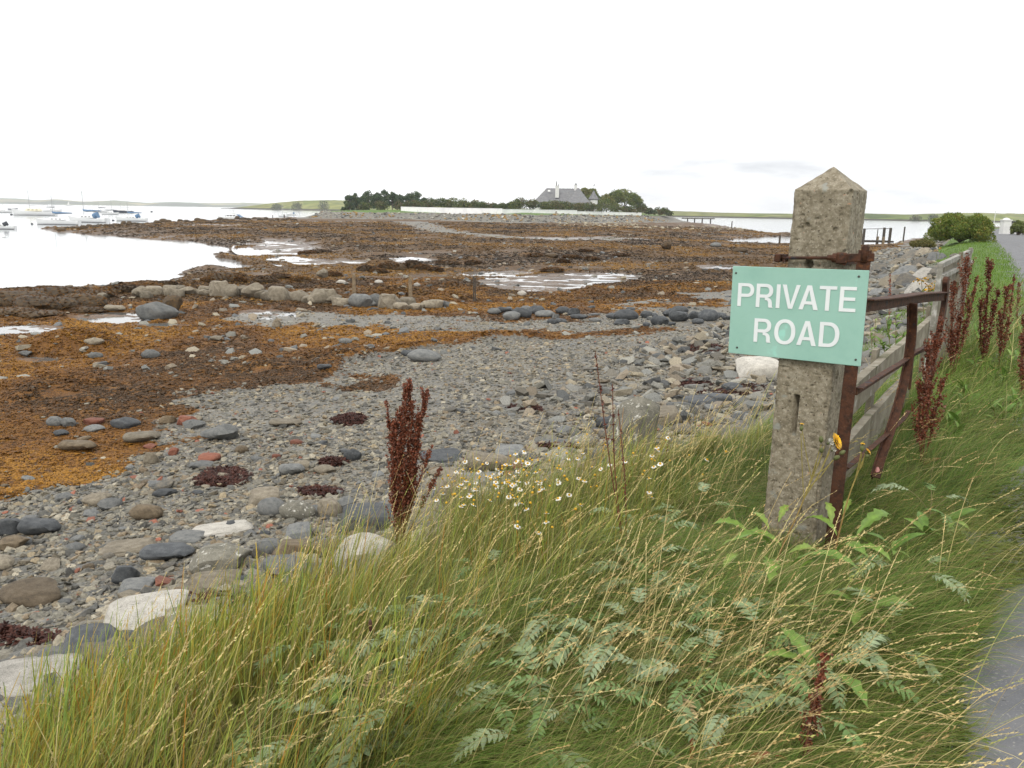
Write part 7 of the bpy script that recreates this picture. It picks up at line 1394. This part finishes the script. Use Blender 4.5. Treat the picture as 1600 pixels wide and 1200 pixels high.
def tree(px, yt, yb, wpx, Y, kind, lab, grp=None, n=None, name=None):
    b = aty(px, yb, Y); z0 = min(Tz(b[0], Y), b[2]); t = aty(px, yt, Y); H = t[2]-z0; Wd_ = wpx*Y/F; r = np.random.default_rng(int(px*7+yt)); blobs = []
    if kind == 'pine':
        cols, pp = [(.045, .08, .04), (.065, .105, .048), (.09, .12, .04)], [.4, .4, .2]
        for k in range(30): f = r.uniform(.12, 1)**.8; a = r.uniform(0, 6.28); q = Wd_*.58*(1.08-f*.8)*r.uniform(.2, 1); s = Wd_*r.uniform(.08, .17); blobs.append((math.cos(a)*q, math.sin(a)*q, H*f-s*.4, s, s, s*.75))
        blobs.append((0, 0, H-.35*Wd_*.3, Wd_*.12, Wd_*.12, Wd_*.16)); N_ = n or 3400
    elif kind == 'shrub':
        cols, pp = [(.075, .105, .03), (.13, .15, .04), (.12, .095, .045), (.05, .075, .03)], [.3, .3, .2, .2]
        for k in range(14): a = r.uniform(0, 6.28); q = r.uniform(0, .45)*Wd_; x = math.cos(a)*q; f = math.sqrt(max(0, 1-(x/(Wd_*.56))**2)); s = H*r.uniform(.2, .36); blobs.append((x, math.sin(a)*q*.5, max(H*.3, H*f*r.uniform(.55, .95)-s*.5), s*1.5, s*1.1, s))
        N_ = n or 1700
    else:
        cols, pp = [(.14, .165, .035), (.09, .13, .03), (.18, .165, .05), (.07, .10, .03)], [.35, .3, .2, .15]
        for k in range(20): a = r.uniform(0, 6.28); e = r.uniform(-.5, 1.4); q = Wd_*.36*r.uniform(.4, 1); s = Wd_*r.uniform(.12, .2); blobs.append((math.cos(a)*q*math.cos(e), math.sin(a)*q*math.cos(e), H*.58+math.sin(e)*(H*.42-s), s, s, s*.85))
        N_ = n or 3200
    root = empty(name or {'pine': 'pine_tree', 'shrub': 'shrub', 'round': 'broadleaf_tree'}[kind], (b[0], Y, z0), label=lab, cat='tree' if kind != 'shrub' else 'shrub', group=grp)
    V, F_, C_ = leafcloud(blobs, N_, max(.16, .30*Y/320), cols, pp); objm('crown', meshnp('crown', V, F_, M_fol, C_, smooth=False), root)
    mb = MB(); tr_ = max(.06, H*.025); top = (r.uniform(-.2, .2), 0, H*.75); mb.tube([(0, 0, -.3), (.05, 0, H*.35), top], [tr_, tr_*.75, tr_*.25], 7)
    for bl in blobs[:7]: mb.tube([(.03, 0, H*.25), (bl[0]*.5, bl[1]*.5, (bl[2]+H*.25)/2), bl[:3]], [tr_*.5, tr_*.3, tr_*.12], 5)
    mb.build('trunk', M_bark, root); return root
ORD2 = ORD
for i, (px, yt, yb, w, Y) in enumerate([(546, 305, 328, 16, 330), (556, 302, 328, 16, 335), (568, 307, 328, 14, 328), (577, 298, 329, 22, 335), (590, 302, 329, 20, 330), (601, 297, 329, 16, 338), (613, 300, 329, 18, 334), (625, 305, 330, 18, 330), (640, 303, 330, 20, 334), (650, 299.5, 330, 24, 336), (662, 309, 330, 14, 330)]):
    tree(px, yt+.5, yb, w*1.5, Y, 'pine', f'dark wind-shaped pine at the left end of the island, {ORD[i]} from the left', 'pines at the left end of the island')
for i, (px, yt, yb, w, Y, c) in enumerate([(570, 317, 331, 16, 318, 0), (596, 314, 330, 14, 318, 0), (633, 314, 330, 30, 322, 0), (655, 312, 329, 26, 322, 0), (672, 310.5, 329, 24, 326, 0), (690, 309.5, 328, 26, 324, 0), (708, 309.5, 328, 26, 324, 0), (725, 310, 328, 24, 322, 0), (742, 312, 328, 22, 320, 0), (756, 314.5, 328, 22, 318, 0), (772, 318, 329, 18, 318, 0), (785, 317, 329, 18, 316, 0), (797, 315, 329, 18, 316, 0), (812, 309.5, 329, 24, 314, 0), (833, 312, 330, 24, 312, 0), (852, 316, 330, 16, 312, 0), (870, 310.5, 330, 22, 310, 1), (885, 315, 331, 20, 312, 0), (903, 315.5, 331, 22, 312, 0), (921, 316, 331, 24, 314, 0), (940, 313, 333, 24, 330, 0), (960, 316, 334, 28, 335, 0), (980, 322, 335, 22, 340, 0), (1000, 317.5, 335, 22, 350, 0), (1013, 325, 335, 18, 355, 0), (1030, 324, 336, 34, 362, 0)]):
    tree(px, yt, yb, w*1.2, Y, 'shrub', f'olive-green shrub behind the white garden wall, {ORD[i]} from the left', 'shrubs behind the garden wall')
for px, yt, yb, w, Y, lab in ((912, 292, 326, 26, 352, 'broadleaf tree behind the house roof, left of the turret'), (925, 293, 326, 30, 356, 'broadleaf tree behind the turret'), (948, 301, 330, 30, 350, 'small round tree right of the turret'), (962, 295, 333, 34, 352, 'yellow-green round tree right of the house'), (975, 292.5, 334, 42, 358, 'biggest round tree at the right of the house'), (990, 302, 335, 24, 352, 'lower tree on the right flank of the biggest tree')):
    tree(px, yt, yb, w*1.1, Y, 'round', lab)
for px, yt, yb, w, Y, lab in ((433, 317, 324, 14, 1290, 'dark wood on the left headland'), (465, 316, 324, 12, 1280, 'smaller dark copse on the left headland'), (506, 313, 325, 10, 1270, 'lone bare tree on the headland right of the copses'), (1432, 336, 343, 26, 930, 'dark copse on the far shore right of the post'), (1460, 334.5, 343, 22, 940, 'copse on the far shore left of the round bush')):
    tree(px, yt, yb, w, Y, 'shrub', lab, n=500)
# the round bush beside the road
def bush(px, yb, wpx, hpx, lab, n, cols, pp, size, name='round_bush'):
    b = g(px, yb, 3.); s = b[1]/F*1.02; Wd_, H = wpx*s, hpx*s; blobs = []
    r = np.random.default_rng(int(px)); 
    for k in range(70): a = r.uniform(0, 6.28); q = Wd_*.40*math.sqrt(r.uniform(0, 1)); x = math.cos(a)*q; y = math.sin(a)*q; f = max(.05, 1-(q/(Wd_*.5))**2.6)**.5; sz = Wd_*r.uniform(.07, .12); blobs.append((x, y, max(sz*.6, H*f*r.uniform(.45, 1)-sz), sz, sz, sz*.9))
    root = empty(name, (b[0], b[1]+Wd_*.3, 2.95), label=lab, cat='bush'); V, F_, C_ = leafcloud(blobs, n, size, cols, pp, clump=.8); objm('crown', meshnp('crown', V, F_, M_fol, C_, smooth=False), root)
    mb = MB()
    for bl in blobs[:14]: mb.tube([(0, 0, 0), (bl[0]*.5, bl[1]*.5, bl[2]*.4), bl[:3]], [.05, .035, .012], 6)
    mb.build('trunk', M_bark, root)
bush(1517, 378, 100, 50, 'big rounded green bush on the lawn beside the road', 46000, [(.10, .15, .025), (.16, .19, .035), (.22, .19, .04), (.12, .175, .035)], [.3, .3, .15, .25], .055)
bush(1594, 368, 24, 24, 'shrub hanging over the rubble wall at the right edge', 6000, [(.11, .14, .04), (.17, .19, .06)], [.5, .5], .08, 'shrub')
bush(1448, 384, 40, 12, 'low russet scrub on the bank left of the round bush', 3500, [(.14, .12, .04), (.10, .10, .03)], [.5, .5], .05, 'shrub')
# ---------------------------------------------------------------- haze
hz = bpy.data.materials.new('sea_haze'); hz.use_nodes = True; t = hz.node_tree; t.nodes.remove(t.nodes['Principled BSDF']); pv = t.nodes.new('ShaderNodeVolumePrincipled'); pv.inputs['Color'].default_value = (.95, .975, 1, 1); pv.inputs['Density'].default_value = .00015; pv.inputs['Anisotropy'].default_value = 0
t.links.new(pv.outputs[0], t.nodes['Material Output'].inputs['Volume'])
mb = MB(); mb.box((0, 0, 45), (15600, 15600, 130)); mb.build('haze', hz, kind='stuff')
# ---------------------------------------------------------------- every labelled top-level object is a thing
for o in COL.objects:
    if o.parent is None and 'category' in o.keys() and 'kind' not in o.keys(): o['kind'] = 'thing'
    if 'label' in o.keys() and len(o['label'].replace('-', ' ').split()) > 16: print('LONG', o['label'])
